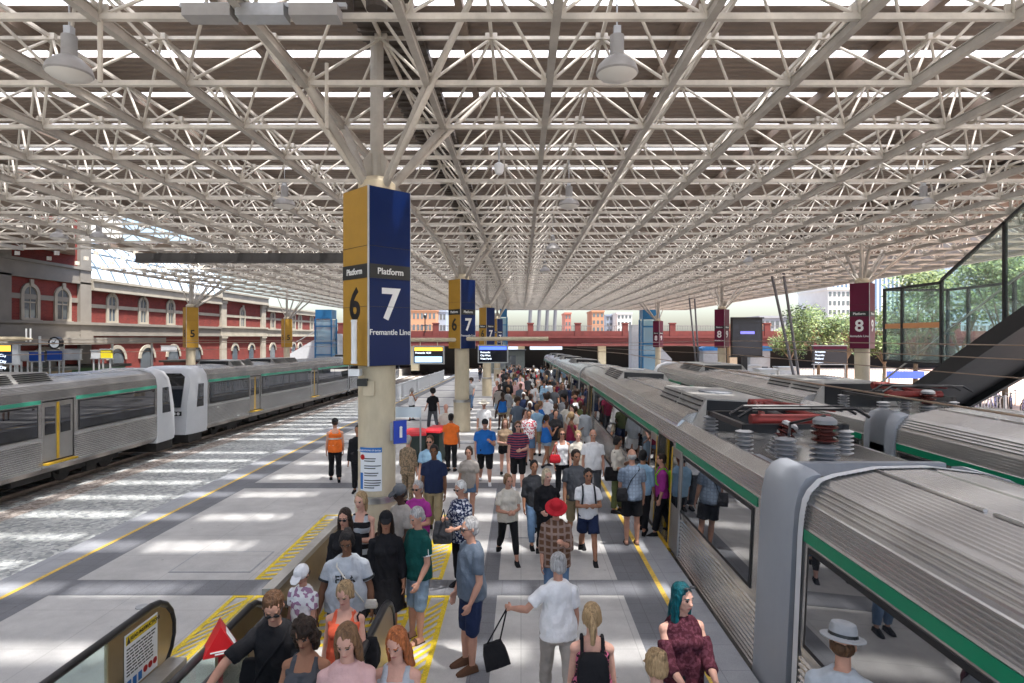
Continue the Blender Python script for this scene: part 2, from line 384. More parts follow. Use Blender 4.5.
for j in range(NY0, NY1):
    for i in range(NX0, NX1):
        ux, uy = xn(i)+MX/2, yn(j)+MYD/2
        if not keep(ux, uy): continue
        for a in (0, 1):
            for b in (0, 1): webs.append(((ux, uy, ZU), (xn(i+a), yn(j+b), ZL)))
def vis(wb):
    m = [(a+b)/2 for a, b in zip(*wb)]
    if m[1] < 4: return 999
    px = VX+600*m[0]/m[1]; py = VY-600*(m[2]-EYE)/m[1]
    return m[1] if 0 < px < 1024 and py > 0 else 500+m[1]
webs.sort(key=vis)
WR = .024
for p, q in webs[:99]:
    g = MB(); g.tube(p, q, WR, n=8, cap=False); g.build('web_member', M_beam, roof, smooth=True)
g = MB()
for p, q in webs[99:]: g.tube(p, q, WR, n=5 if p[1] < 30 else 4, cap=False)
o = g.build('web_member', M_beam, roof, smooth=True, fix=False); o['kind'] = 'stuff'
g = MB()
for j in range(NY0, NY1+1):
    for i in range(NX0, NX1+1):
        if yn(j) > 45: continue
        g.box(xn(i)-.12, xn(i)+.12, yn(j)-.012, yn(j)+.012, ZL-.02, ZL+.16)
        g.box(xn(i)-.012, xn(i)+.012, yn(j)-.12, yn(j)+.12, ZL-.02, ZL+.165)
        if i < NX1 and j < NY1: g.box(xn(i)+MX/2-.10, xn(i)+MX/2+.10, yn(j)+MYD/2-.10, yn(j)+MYD/2+.10, ZU-.06, ZU+.045)
o = g.build('gusset_plate', M_beam, roof); o['kind'] = 'stuff'
# sheeting: one sloping ribbed panel per bay with a glazed slot
rr = random.Random(3)
for j in range(NY0, NY1):
    y = yn(j); x0 = xspan(y+.9)-.8 if xspan(y+.9) < -18 else xspan(y+.9); x1 = xn(NX1)+.5
    sw = .43+.16*rr.random()
    g = MB(); g.xprism([(y+sw, ZS+.08), (y+MYD, ZS+.0), (y+MYD, ZS+.04), (y+sw, ZS+.12)], x0, x1)
    g.build('roof_sheet', M_sheet, roof)
    g = MB(); g.xprism([(y, ZS+.01), (y+sw, ZS+.09), (y+sw, ZS+.105), (y, ZS+.025)], x0, x1); g.build('skylight_pane', M_skylight, roof)
for k, y in enumerate((27.3, 30.3, 33.3, 36.3)):      # extra sheeting over the tall brick building, added to shade its front
    g = MB(); y2 = y+3; g.add([(-29.6, y, ZS), (-.735*y-.3, y, ZS), (-.735*y2-.3, y2, ZS), (-29.6, y2, ZS), (-29.6, y, ZS+.06), (-.735*y-.3, y, ZS+.06), (-.735*y2-.3, y2, ZS+.06), (-29.6, y2, ZS+.06)], [(0, 3, 2, 1), (4, 5, 6, 7), (0, 1, 5, 4), (1, 2, 6, 5), (2, 3, 7, 6), (3, 0, 4, 7)])
    g.build('roof_sheet', M_sheet, roof)
g = MB(); g.box(-30, xn(NX0)-.6, YS, 27.2, ZS, ZS+.05); g.build('roof_sheet', M_sheet, roof)
for x in (-25.6, -27.5, -29.3):
    g = MB(); g.box(x-.05, x+.05, YS, 27.2, ZL-.06, ZL+.06); g.build('lower_chord', M_beam2, roof)
g = MB(); y = YS
while y < 27: g.box(-29.4, xn(NX0), y-.035, y+.035, ZL-.04, ZL+.04); y += MYD
g.build('cross_chord', M_beam, roof)['kind'] = 'stuff'
for x in [xn(i)+MX*.25 for i in range(NX0, NX1, 2)]:
    a = YS if x > -17.2 else yn(14)
    g = MB(); g.box(x-.06, x+.06, a, YE, ZS-.2, ZS-.02); g.build('purlin', mat('brown purlin', (.20, .15, .115), .6, var=.2), roof)
for k, x in enumerate((-2.2, 14.9)):
    g = MB(); g.box(x-.5, x+.5, YS, YE, ZS-.18, ZS-.02)
    y = YS
    while y < 60: g.box(x-.52, x+.52, y, y+.07, ZS-.23, ZS-.181); y += .3
    g.tube((x-.2, 8.1, ZS-.15), (x-.2, 8.1, ZS-.9), .14, n=14); g.tube((x+.25, 8.1, ZS-.15), (x+.25, 8.1, ZS-.9), .14, n=14)
    g.build('box_gutter', M_gutter, roof)
g = MB(); g.box(-17.3, -7.9, 26.9, 27.2, 7.42, 7.78); g.box(-17.3, -7.9, 26.85, 27.25, 7.36, 7.42); g.build('fascia_beam', mat('dark grey fascia', (.045, .042, .04), .6), roof)
g = MB(); g.box(xn(NX1)+.3, xn(NX1)+.55, YS, YE, ZL-.1, ZS+.2); g.build('edge_fascia', mat('pale edge fascia', (.42, .40, .40), .5, var=.1), roof)
g = MB(); g.box(xn(NX0), xn(NX1)+.3, YE, YE+.2, ZL-.12, ZS+.2); g.build('edge_fascia', MATS['pale edge fascia'], roof)

# ------------------------------------------------------------------ columns with platform signs
def signcol(x, y, faces, label_c, label_s, near=False, dz=0.0, base_ring=True, strip='Platform', line=None):
    z0 = gz(y)
    c = thing('roof_column', label_c, 'column', (x, y, z0), 0, 'columns carrying the roof')
    g = MB(); g.lathe((0, 0, 0), [(.36, 0), (.36, 1.26), (.31, 1.30), (.31, 6.6), (.2, 6.7)], 32 if near else 20); g.build('shaft', M_colm, c, smooth='e')
    g = MB(); g.lathe((0, 0, 0), [(.355, 1.26), (.375, 1.26), (.375, 1.36), (.325, 1.37), (.32, 1.30)], 32); g.build('collar', M_steel, c, smooth='e')
    # branching head
    H = ZL-z0; hx = MX/2; hy = MYD/2
    nx = [xn(i) for i in range(NX0, NX1+1)]; ix = min(nx, key=lambda v: abs(v+hx-x))
    jx = min([yn(j) for j in range(NY0, NY1+1)], key=lambda v: abs(v+hy-y))
    for a in (0, 1):
        for b in (0, 1):
            px, py = ix+MX*a-x, jx+MYD*b-y
            g = MB(); g.tube((px*.03, py*.03, 6.3), (px, py, H), .07, n=12); g.build('strut', M_beam2, c, smooth='e')
            qx, qy = ix+MX*(2*a-.5)-x, jx+MYD*(2*b-.5)-y
    for a in (0, 1):
        for b in (0, 1):
            qx, qy = ix+MX*(a*2-.5)-x, jx+MYD*(b*2-.5)-y
            g = MB(); g.tube((qx*.03, qy*.03, 6.35), (qx, qy, ZU-z0), .045, n=10); g.build('strut', M_beam, c, smooth='e')
    g = MB()
    for a in range(4):
        px, py = ix+MX*(a & 1)-x, jx+MYD*(a >> 1)-y
        d = Vector((px, py, 0)); g.add([Vector((0, 0, 6.5)), Vector((px*.16, py*.16, 6.72)), Vector((px*.22, py*.22, 6.95)), Vector((px*.12, py*.12, 7.1)), Vector((0, 0, 7.1))], [(0, 1, 2, 3, 4)])
    g.tube((0, 0, 6.5), (0, 0, ZU-z0), .11, n=12)
    g.build('column_head', M_beam2, c)
    # sign box (four sided, turned to show two faces)
    s = thing('platform_sign', label_s, 'sign', (x, y, z0), 0, 'platform number signs on the roof columns')
    th = R(-13+45); ax = Vector((math.cos(th), math.sin(th), 0)); ay = Vector((-ax.y, ax.x, 0)); hs = .40
    # corners: C0 nearest, Cr right, Cl left
    rad = hs*math.sqrt(2); C0 = Vector((0, -rad, 0)); Cr = Vector((-C0.y, C0.x, 0)); Cl = -Cr; Cb = -C0
    zb, zt = 3.53-z0*0, 6.45
    g = MB(); g.loft([[p+Vector((0, 0, zb)) for p in (C0, Cr, Cb, Cl)], [p+Vector((0, 0, zt)) for p in (C0, Cr, Cb, Cl)]]); g.build('sign_core', M_charcoal, s)
    for (A, B, fm, num, ncol, strp, sttx, ln) in ((Cl, C0, *faces[0]), (C0, Cr, *faces[1])):
        d = (B-A).normalized(); nn = Vector((d.y, -d.x, 0)); mid = (A+B)/2; a = math.atan2(nn.y, nn.x)+math.pi/2; L = (B-A).length
        def plate(off, w_, z_a, z_b, mt, nm, sh=0):
            g = MB(); cc = mid+nn*off+d*sh; g.obox(cc, d, nn, w_/2, .006, z_a, z_b); g.build(nm, mt, s)
        plate(.008, L-.02, zb+.01, zt-.01, fm, 'sign_panel')
        if strp: plate(.018, L-.03, 4.96, 5.19, M_charcoal, 'name_strip')
        if strp: text('Platform', .145, M_white, s, mid+nn*.027+Vector((0, 0, 5.075)), a, bold=.002, name='platform_lettering')
        for zz in (zb+.97, zb+1.95): plate(.0155, L-.03, zz-.003, zz+.003, M_charcoal, 'panel_joint')
        text(num, .72, ncol, s, mid+nn*.017+Vector((0, 0, 4.52)), a, bold=.016, name='platform_number')
        if ln: text(ln, .13, M_white, s, mid+nn*.017+Vector((0, 0, 4.08)), a, bold=.0015, name='line_lettering')
    g = MB(); g.tube(C0+Vector((0, 0, zb)), C0+Vector((0, 0, zt)), .018, n=8); g.tube(Cr+Vector((0, 0, zb)), Cr+Vector((0, 0, zt)), .012, n=8); g.build('corner_trim', M_galv, s)
    return c, s
FG = (M_gold, '6', M_black, True, 0, None); FB = (M_blue, '7', M_white, True, 0, 'Fremantle Line')
mains = [(-2.45, 10.2), (-2.52, 25.6), (-2.50, 44), (-2.45, 62)]
adj = ['nearest', 'second', 'third', 'farthest']
for k, (x, y) in enumerate(mains):
    signcol(x, y, (FG, FB), '%s cream round column on the central platform carrying the number 6 and 7 sign' % adj[k],
            '%s gold and blue sign box reading Platform 6 and 7 Fremantle Line' % ['large close', 'second nearest', 'third nearest', 'small farthest'][k], near=(k == 0))
F5 = (M_gold, '5', M_black, False, 0, None)
for k, (x, y) in enumerate([(-24, 43.6), (-24.2, 62)]):
    signcol(x, y, (F5, F5), ['cream column with gold sign before the brick pavilion', 'farther cream column with gold sign near the end of the brick building'][k],
            ['gold sign box numbered 5 beside the sunlit brick facade, nearer one', 'gold sign box numbered 5, the farther one above the left train'][k])
F8 = (M_maroon, '8', M_white, True, 0, 'Armadale Line'); F9 = (M_maroon, '9', M_white, True, 0, None)
for k, (x, y) in enumerate([(15.35, 27), (15.4, 46), (15.3, 67)]):
    signcol(x, y, (F8, F9), ['cream column with maroon sign beside the glass stair', 'cream column with maroon sign left of the big screen', 'far cream column with maroon sign at the end of platform 8'][k],
            ['largest maroon sign box reading Platform 8 beside the stair', 'maroon sign box numbered 8 and 9 beside the big black screen', 'smallest maroon sign box far along the right platform'][k])
# ------------------------------------------------------------------ trains
M_ss = mat('ribbed stainless steel', (.62, .605, .585), .22, .88, var=.08, scale=2.0, stretch=(1, .25, 1))
M_ssr = mat('stainless roof', (.50, .48, .46), .42, .9, var=.16, scale=1.6, stretch=(1, .3, 1))
M_green = mat('green stripe paint', (.0, .21, .10), .35, var=.05)
M_greenl = mat('pale green stripe paint', (.05, .33, .22), .35, var=.05)
M_frp = mat('light grey moulded end cap', (.30, .32, .35), .42, var=.06, scale=2)
M_deck = mat('grey roof deck', (.27, .28, .30), .55, var=.15, scale=3)
M_rub = mat('black rubber', (.015, .015, .016), .6)
M_trainwhite = mat('white cab paint', (.62, .63, .65), .3, var=.05, scale=1.5)
M_dyel = mat('dark yellow door paint', (.62, .38, .02), .45, var=.15, scale=5)
M_inside = mat('dark train interior', (.06, .055, .05), .7)
M_lou = mat('grey air conditioning cover', (.34, .33, .31), .5, .3, var=.12)
M_doorss = mat('smooth stainless door', (.46, .44, .42), .33, .95, var=.1, scale=1.5)
def ribs(p, q, n, amp, out):
    (x0, z0), (x1, z1) = p, q; dx, dz = x1-x0, z1-z0; L = math.hypot(dx, dz); nx, nz = dz/L, -dx/L
    r = []
    for k in range(n):
        for f, a in ((.0, 0), (.30, 1), (.62, 1), (.92, 0)):
            t = (k+f)/n; r.append((x0+dx*t+nx*amp*a, z0+dz*t+nz*amp*a))
    return r
def half_profile(lo=True, top=True, ribbed=True, low=False):
    P = [(1.33, -.38), (1.43, -.22)]
    P += ribs((1.435, -.16), (1.44, .70), 13, .020, 1) if ribbed else [(1.45, -.1)]
    P += [(1.45, .78), (1.45, 2.0)]
    P += ribs((1.43, 2.02), (1.395, 2.27), 6, .020, 1)
    if low:
        P += [(1.26, 2.40), (1.20, 2.40), (1.20, 2.22), (.0001, 2.24)]
    else:
        P += ribs((1.38, 2.30), (1.23, 2.47), 4, .018, 1)
        P += ribs((1.20, 2.50), (.66, 2.62), 9, .015, 1)
        P += [(.60, 2.635)] + ribs((.57, 2.64), (.05, 2.675), 9, .011, 1)
    return P
def full(P): return P+[(-x, z) for x, z in reversed(P) if x > .001]
def window(y0, y1, t, s, z0=.82, z1=1.84, mull=(), gl=None):
    g = MB(); x = s*1.452
    g.box(min(x, x+s*.012), max(x, x+s*.012), y0, y1, z0, z1); f = g.build('window', M_rub, t)
    g = MB(); xs = [y0+.05]+[m for m in mull for m in (m-.03, m+.03)]+[y1-.05]
    for a, b in zip(xs[::2], xs[1::2]): g.box(min(x+s*.012, x+s*.017), max(x+s*.012, x+s*.017), a, b, z0+.05, z1-.05)
    g.build('pane', gl or M_trainglass, f)
def louvre(t, y0, y1, base=2.5, dark_end=False, top=2.84):
    g = MB(); g.prism([(-1.12, base), (-.78, top), (.78, top), (1.12, base)], y0, y1); a = g.build('air_conditioner', M_lou, t)
    g = MB()
    for k in range(6):
        f = (k+.5)/6
        for s in (-1, 1):
            x = s*(1.10-.30*f); z = base+.02+(top-base)*f*.95
            for yy in (y0+.1, (y0+y1)/2+.1): g.box(min(x, x+s*.03), max(x, x+s*.03), yy, yy+(y1-y0)/2-.2, z-.014, z+.014)
    g.box(-.78, .78, y0-.006, y0-.002, base-.2 if dark_end else base, top-.03); g.build('louvre', M_black, a)
    g = MB()
    g.lathe((0, (y0+y1)/2, top), [(.4, 0), (.4, .03), (.02, .05)], 18); g.build('fan_cover', M_deck, a)
def bogie(t, y):
    g = MB()
    for dy in (-1.1, 1.1):
        for s in (-1, 1): g.tube((s*.60, y+dy, TR+.55), (s*.74, y+dy, TR+.55), .42, n=20); g.tube((s*.74, y+dy, TR+.55), (s*.86, y+dy, TR+.55), .12, n=10)
    for s in (-1, 1): g.box(s*.9-.07, s*.9+.07, y-1.5, y+1.5, TR+.45, TR+.68); g.box(s*.9-.09, s*.9+.09, y-.25, y+.25, TR+.25, TR+.75)
    g.box(-.9, .9, y-.2, y+.2, TR+.4, TR+.7); g.build('bogie', M_dark, t)
def car(label, xc, y0, y1, doors, open_side=None, low=None, acs=(), caps=(None, None), green=None, sides=(-1, 1), win_m=4):
    L = y1-y0; green = green or M_green
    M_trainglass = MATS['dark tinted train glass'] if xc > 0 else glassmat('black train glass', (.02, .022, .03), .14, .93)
    t = thing('train_carriage', label, 'train', (xc, y0, gz(y0)), 0, 'stainless steel train carriages')
    if y0 > 20: t.rotation_euler[0] = -math.atan(.015)
    if xc < 5 and xc > 0: t.scale[0] = .88; t.rotation_euler[1] = R(2.8); t.location.z -= .05      # narrow body on canted track
    body = MB(); cuts = sorted([0, L]+[v for d in doors for v in (d-.68, d+.68)]+([low[0], low[1]] if low else []))
    for a, b in zip(cuts[:-1], cuts[1:]):
        if b-a < .01: continue
        mid = (a+b)/2; isdoor = any(abs(mid-d) < .6 for d in doors); lw = bool(low and low[0] < mid < low[1])
        P = half_profile(low=lw)
        if isdoor:
            top = [p for p in P if p[1] > 1.97]
            P = [(1.33, -.38), (1.45, -.2), (1.45, -.03), (.5, -.03), (.5, 1.95), (1.45, 1.95)]+top
        body.prism(full(P), a, b)
    body.build('body', M_ss if xc > 0 else mat('darker stainless steel', (.42, .41, .40), .24, .85, var=.14, scale=1.5, stretch=(1, .3, 1)), t, fix=False)  # left trains get a darker stainless steel than the right ones
    # green band, windows
    for s in sides:
        g = MB(); x = s*1.456
        for a, b in zip([0.0]+[d+.7 for d in doors], [d-.7 for d in doors]+[L]):
            a += .06 if a > .1 else .12; b -= .06
            g.box(min(x, x+s*.008), max(x, x+s*.008), a, b, 1.875, 1.995)
            if b-a > 2.2:
                n = max(1, round((b-a)/3.4)); mull = [a+(b-a)*k/n for k in range(1, n)]
                window(a+.1, b-.1, t, s, mull=mull, gl=M_trainglass)
        g.build('green_band', green, t)
        for d in doors:
            op = (open_side == s)
            for q in (-1, 1):
                c0 = d+q*.33+(q*.62 if op else 0); f = MB()
                x = s*(1.475 if op else 1.40); f.box(x-.018, x+.018, c0-.32, c0+.32, -.0, 1.9); dd = f.build('door', M_doorss if not op else M_doorss, t)
                f = MB(); xx = x+s*.02; f.box(min(xx, xx+s*.004), max(xx, xx+s*.004), c0-.22, c0+.22, .85, 1.75); f.build('door_window', M_trainglass, dd)
                f = MB(); e = c0-q*.30; f.box(min(xx, xx+s*.006), max(xx, xx+s*.006), e-.03, e+.03, .02, 1.88); f.build('edge_strip', M_dyel if op or xc < 0 else M_rub, dd)
            f = MB()
            f.box(min(s*1.40, s*1.60), max(s*1.40, s*1.60), d-.66, d+.66, -.10, -.045); f.build('door_step', M_dyel, t)
            if op:
                for ya_, yb_ in ((d-.66, d-.60), (d+.60, d+.66)):
                    f = MB(); f.box(min(s*1.2, s*1.24), max(s*1.2, s*1.24), ya_, yb_, -.03, 1.95); f.build('door_pillar', M_dyel, t)
                f = MB(); f.tube((s*1.1, d-.5, -.03), (s*1.1, d-.5, 1.95), .02); f.build('grab_pole', M_dyel, t)
                f = MB(); f.box(min(s*.52, s*.56), max(s*.52, s*.56), d-.66, d+.66, -.02, 1.94); f.build('vestibule', M_inside, t)
    # roof seams
    g = MB(); y = 1.0
    while y < L:
        if not (low and low[0]-.2 < y < low[1]+.2):
            for s in (-1, 1): g.box(min(s*.6, s*.64), max(s*.6, s*.64), y, min(y+2.9, L), 2.63, 2.65)
        y += 3
    g.build('roof_seam', M_ssr, t)
    for a, b in acs: louvre(t, a-.04, b+.02, base=(2.24 if low and low[1]-.1 < a < low[1]+.1 else 2.46), dark_end=bool(low and abs(a-low[1]) < .2))
    # under gear
    g = MB(); rr = random.Random(int(L*10+y0)); y = 5
    while y < L-6:
        l_ = rr.uniform(.8, 2.2); g.box(-1.2, 1.2, y, y+l_, TR+.35+rr.random()*.2, -.38); y += l_+rr.uniform(.2, .6)
    g.box(-1.0, 1.0, .3, L-.3, -.5, -.37); g.build('undergear', M_dark, t)
    bogie(t, 3.2); bogie(t, L-3.2)
    for e, yy, dr in ((caps[0], 0, -1), (caps[1], L, 1)):
        if e == 'cap':       # big moulded grey end surround
            g = MB(); P = []
            for x, z in [(1.47, -.36), (1.47, 1.9), (1.46, 2.15), (1.42, 2.36), (1.34, 2.47), (1.25, 2.51), (1.16, 2.52)]: P.append((x, z))
            In = [(1.16, 2.3), (1.18, 2.2), (1.19, 1.9), (1.19, -.36)]
            pr = P+In
            ya, yb = (yy, yy-.88) if dr < 0 else (yy, yy+.88)
            for s in (-1, 1):
                g = MB(); n = len(pr); rings = []
                for f, sh in ((0, 0), (.12, .03), (.85, .03), (1, 0.0)):
                    rings.append([(s*(x+(sh if k < len(P) else 0)), ya+(yb-ya)*f, z+(sh if 3 < k < len(P) else 0)) for k, (x, z) in enumerate(pr)])
                g.loft(rings); g.build('end_cap', M_frp, t, smooth='e')
            g = MB(); g.box(-1.18, 1.18, min(ya, yb)+.02, max(ya, yb)-.02, 2.16, 2.25); g.box(-.62, .62, min(ya, yb)-.02, max(ya, yb)+.02, -.2, 2.1, 1); g.build('gangway', [M_deck, M_rub], t)
        elif e == 'lip':
            g = MB(); P = full([(1.46, -.38), (1.475, 1.9), (1.465, 2.12), (1.44, 2.28), (1.39, 2.38), (1.27, 2.50), (1.1, 2.56), (.62, 2.66), (.0001, 2.70)])
            ya, yb = (yy-.06, yy+.0) if dr > 0 else (yy, yy+.06)
            Q = [(x*.97, z*.98+.0 if z > 0 else z) for x, z in P]
            n = len(P)
            a1 = [(x, ya, z) for x, z in P]; a2 = [(x, yb+.05*dr, z) for x, z in P]; b2 = [(x, yb+.05*dr, z) for x, z in Q]; b1 = [(x, ya, z) for x, z in Q]
            for r0, r1 in ((a1, a2), (a2, b2), (b2, b1)):
                for k in range(n-1): g.add([r0[k], r0[k+1], r1[k+1], r1[k]], [(0, 1, 2, 3)])
            g.build('end_trim', M_trainwhite, t)
            g = MB(); g.box(-.6, .6, yy, yy+.3*dr if dr > 0 else yy+.01, -.2, 2.1) if dr > 0 else g.box(-.6, .6, yy-.3, yy, -.2, 2.1); g.build('gangway', M_rub, t)
        elif e == 'cab':
            g = MB(); rings = []
            def sec(wd, top, n=6):
                top -= .10
                return [(wd-.04, -.45), (wd, -.2), (wd, 1.0), (wd, 1.9), (wd-.06, top-.42), (wd-.25, top-.14), (wd-.6, top-.02), (0, top), (-(wd-.6), top-.02), (-(wd-.25), top-.14), (-(wd-.06), top-.42), (-wd, 1.9), (-wd, 1.0), (-wd, -.2), (-(wd-.04), -.45)]
            for f, wd, top, sl in ((0, 1.46, 2.80, 0), (.5, 1.46, 2.80, 0), (1.15, 1.43, 2.76, .25), (1.55, 1.30, 2.62, .55)):
                rings.append([(x, yy+dr*(f-sl*max(0, (z-.7)/2.1)), z) for x, z in sec(wd, top)])
            g.loft(rings); cb = g.build('cab', M_trainwhite, t, smooth='e')
            def fy(z, off=.0): return yy+dr*(1.55-.55*max(0, (z-.7)/2.1)+off)
            g = MB(); q = [(-1.02, .80), (1.02, .80), (1.0, 2.2), (.8, 2.36), (-.8, 2.36), (-1.0, 2.2)]
            P = [(x, fy(z, .012), z) for x, z in q]+[(x, fy(z, -.02), z) for x, z in q]; n = 6
            g.add(P, [tuple(range(n)), tuple(range(2*n-1, n-1, -1))]+[(k, (k+1) % n, n+(k+1) % n, n+k) for k in range(n)]); g.build('windscreen', glassmat('dark windscreen', (.02, .022, .025), .06, .95), cb)
            for s in (-1, 1):
                g = MB(); g.box(s*.85-.22, s*.85+.22, min(fy(.5, -.02), fy(.5, .02)), max(fy(.5, -.02), fy(.5, .02)), .42, .62, 1)
                for q in (-.09, .09): g.tube((s*.85+q, fy(.5, .0), .52), (s*.85+q, fy(.5, .035), .52), .07, n=12)
                g.build('headlight', [M_white, M_rub], cb)
                g = MB(); x = s*1.452; za, zb2 = .78, 1.86
                g.add([(x, yy+dr*.35, za), (x, yy+dr*.95, za), (x-s*.01, yy+dr*.80, zb2), (x, yy+dr*.35, zb2), (x+s*.012, yy+dr*.35, za), (x+s*.012, yy+dr*.95, za), (x+s*.008, yy+dr*.80, zb2), (x+s*.012, yy+dr*.35, zb2)],
                      [(0, 1, 2, 3), (7, 6, 5, 4), (0, 1, 5, 4), (1, 2, 6, 5), (2, 3, 7, 6), (3, 0, 4, 7)]); g.build('cab_window', M_trainglass, cb)
            g = MB(); g.box(-.5, .5, min(yy+dr*1.3, yy+dr*1.75), max(yy+dr*1.3, yy+dr*1.75), -.55, -.3); g.tube((0, yy+dr*1.5, -.42), (0, yy+dr*2.0, -.42), .12, n=10)
            g.box(-1.3, 1.3, min(yy+dr*.2, yy+dr*1.35), max(yy+dr*.2, yy+dr*1.35), -.85, -.42); g.build('coupler', M_dark, t)
    return t
carA = car('nearest silver ribbed carriage with green band filling the lower right corner', 4.13, -17.2, 6.30, [5.2, 17.2], caps=(None, 'lip'), acs=((2, 5),))
carB = car('silver ribbed carriage with open doors and red pantograph on its roof', 4.13, 7.35, 30, [4.8, 17.85], open_side=-1, low=(0.0, 4.25), acs=((4.25, 7.45), (13.5, 16.6)), caps=('cap', 'lip'))
carC = car('third silver carriage along the right platform edge behind the crowd', 4.13, 30.4, 54, [5.5, 17.6], open_side=-1, acs=((8.2, 11.4), (19, 22)), caps=('lip', 'lip'))
carD = car('farthest silver carriage of the right hand train near the red bridge', 4.13, 54.4, 76, [5.5, 16.5], open_side=-1, acs=((4, 7), (15, 18)), caps=('lip', 'lip'))
carE = car('silver carriage on the far right track passing under the black stair', 8.55, -12, 11.4, [5, 17], caps=(None, 'cap'), acs=((3, 6),))
carF = car('silver carriage on the second right track with grey covers on its roof', 8.55, 12.4, 31.5, [5, 13.5], caps=('cap', 'cab'), low=(0, 3.0), acs=((3.0, 6.2), (13, 16)))
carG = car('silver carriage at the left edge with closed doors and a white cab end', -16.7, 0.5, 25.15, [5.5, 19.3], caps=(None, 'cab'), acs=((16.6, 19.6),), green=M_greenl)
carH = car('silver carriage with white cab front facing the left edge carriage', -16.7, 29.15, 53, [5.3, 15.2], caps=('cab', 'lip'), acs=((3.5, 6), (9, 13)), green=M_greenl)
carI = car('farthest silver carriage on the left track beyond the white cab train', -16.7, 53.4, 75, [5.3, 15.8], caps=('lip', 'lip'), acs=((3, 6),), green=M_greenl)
# grey roof walkway rail between the trains
# pantograph and roof electrics on carriage B and a second set on F
M_redp = mat('dull red pantograph paint', (.20, .022, .018), .45, var=.2, scale=8)
M_brown = mat('dark red brown insulator glaze', (.07, .015, .012), .25, var=.2)
M_porc = mat('grey porcelain insulator', (.24, .24, .25), .35, var=.1)
def insul(g, c, r, h, n=6, ax=None):
    pr = [(r*.55, 0)]
    for k in range(n):
        z = h*(k+.1)/n; pr += [(r*.6, z), (r, z+h/n*.35), (r, z+h/n*.5), (r*.6, z+h/n*.75)]
    pr += [(r*.5, h), (.01, h)]; g.lathe(c, [(0.01, 0)]+pr, 16, axis=ax)
def panto(x, y, z, label):
    t = thing('pantograph', label, 'pantograph', (x, y, z), 0, 'folded pantographs')
    for sx in (-.75, .75):
        for sy in (-.9, .7):
            g = MB(); insul(g, (sx, sy, 0), .13, .38, 6); g.build('insulator', M_porc, t, smooth='e')
    g = MB()
    for sx in (-.75, .75): g.bar((sx, -.95, .42), (sx, .75, .42), .07, .08)
    for sy in (-.9, .7): g.bar((-.8, sy, .42), (.8, sy, .42), .08, .08)
    g.build('base_frame', M_black, t)
    g = MB(); g.tube((-.45, -.8, .52), (.1, .6, .60), .055, .045, n=10); g.tube((.5, -.8, .52), (.15, .6, .60), .055, .045, n=10); g.tube((-.6, -.75, .50), (.6, -.75, .50), .09, n=12)
    g.build('lower_arm', M_redp, t, smooth='e')
    g = MB(); g.tube((.0, .62, .63), (-.55, -1.0, .68), .03, n=8); g.tube((.2, .62, .63), (.55, -1.0, .68), .03, n=8); g.tube((-.1, .62, .6), (.3, .62, .6), .08, n=10); g.build('upper_arm', M_redp, t, smooth='e')
    g = MB()
    for dy in (-1.2, -.85):
        g.path([(-.95, dy, .60), (-.75, dy, .72), (.75, dy, .72), (.95, dy, .60)], .025, 6)
    g.bar((-.55, -1.2, .70), (-.55, -.85, .70), .04); g.bar((.55, -1.2, .70), (.55, -.85, .70), .04); g.build('collector_head', M_black, t)
    g = MB(); g.tube((.0, -.7, .44), (.0, .1, .50), .10, n=12); g.tube((-.2, -.1, .5), (.35, .1, .52), .07, n=10); g.build('air_spring', M_black, t, smooth='e')
    return t
panto(4.1, 9.9, 2.24, 'red folded pantograph on the nearer train roof')
panto(8.6, 13.9, 2.24, 'folded pantograph on the farther right train roof')
def bushing(x, y, z, tilt, label, s=1.):
    t = thing('roof_insulator', label, 'insulator', (x, y, z), 0, 'insulators on the train roofs')
    M = Matrix.Rotation(tilt, 3, 'Y')
    g = MB(); insul(g, (0, 0, 0), .19*s, .34*s, 5, M); g.build('grey_discs', M_porc, t, smooth='e')
    g = MB(); c = M @ Vector((0, 0, .35*s)); insul(g, c, .17*s, .26*s, 3, M); g.build('brown_body', M_brown, t, smooth='e')
    g = MB(); c = M @ Vector((0, 0, .61*s)); g.lathe(c, [(.15*s, 0), (.15*s, .05*s), (.10*s, .09*s), (.01, .09*s)], 16, axis=M); g.build('metal_cap', M_porc, t, smooth='e')
bushing(4.05, 8.0, 2.24, 0, 'upright dark red and grey ribbed insulator behind the grey end cap', 1.0)
bushing(3.75, 8.9, 2.24, R(28), 'tilted dark red insulator drum on the near train roof', .8)
g = MB(); insul(g, (0, 0, 0), .14, .42, 7); tag(g.build('roof_insulator', M_porc, None, smooth='e', loc=(3.55, 8.05, 2.24)), 'plain grey ribbed insulator left of the dark red one on the near roof', 'insulator')
bushing(8.75, 12.9, 2.24, 0, 'dark ribbed insulator on the farther train roof beside the cap', .9)
g = MB(); g.path([(3.6, 8.05, 2.70), (3.75, 8.4, 2.6), (3.9, 8.7, 2.75), (4.05, 8.0, 2.95)], .02, 6); tag(g.build('roof_cable', M_black), 'black cable linking the insulators on the near roof', 'cable')
g = MB(); g.box(3.3, 5.4, 7.62, 7.75, 2.24, 2.40); g.box(3.3, 3.42, 7.75, 8.6, 2.24, 2.33); tag(g.build('roof_coaming', M_deck), 'grey raised ledge across the near train roof end', 'ledge')
# bridging gangway bellows between A and B
g = MB()
for k in range(4): g.box(3.5, 4.8, 6.32+.03*k, 6.335+.03*k, -.15, 2.12)
tag(g.build('gangway_bellows', M_rub), 'black rubber bellows between the two nearest carriages', 'bellows')
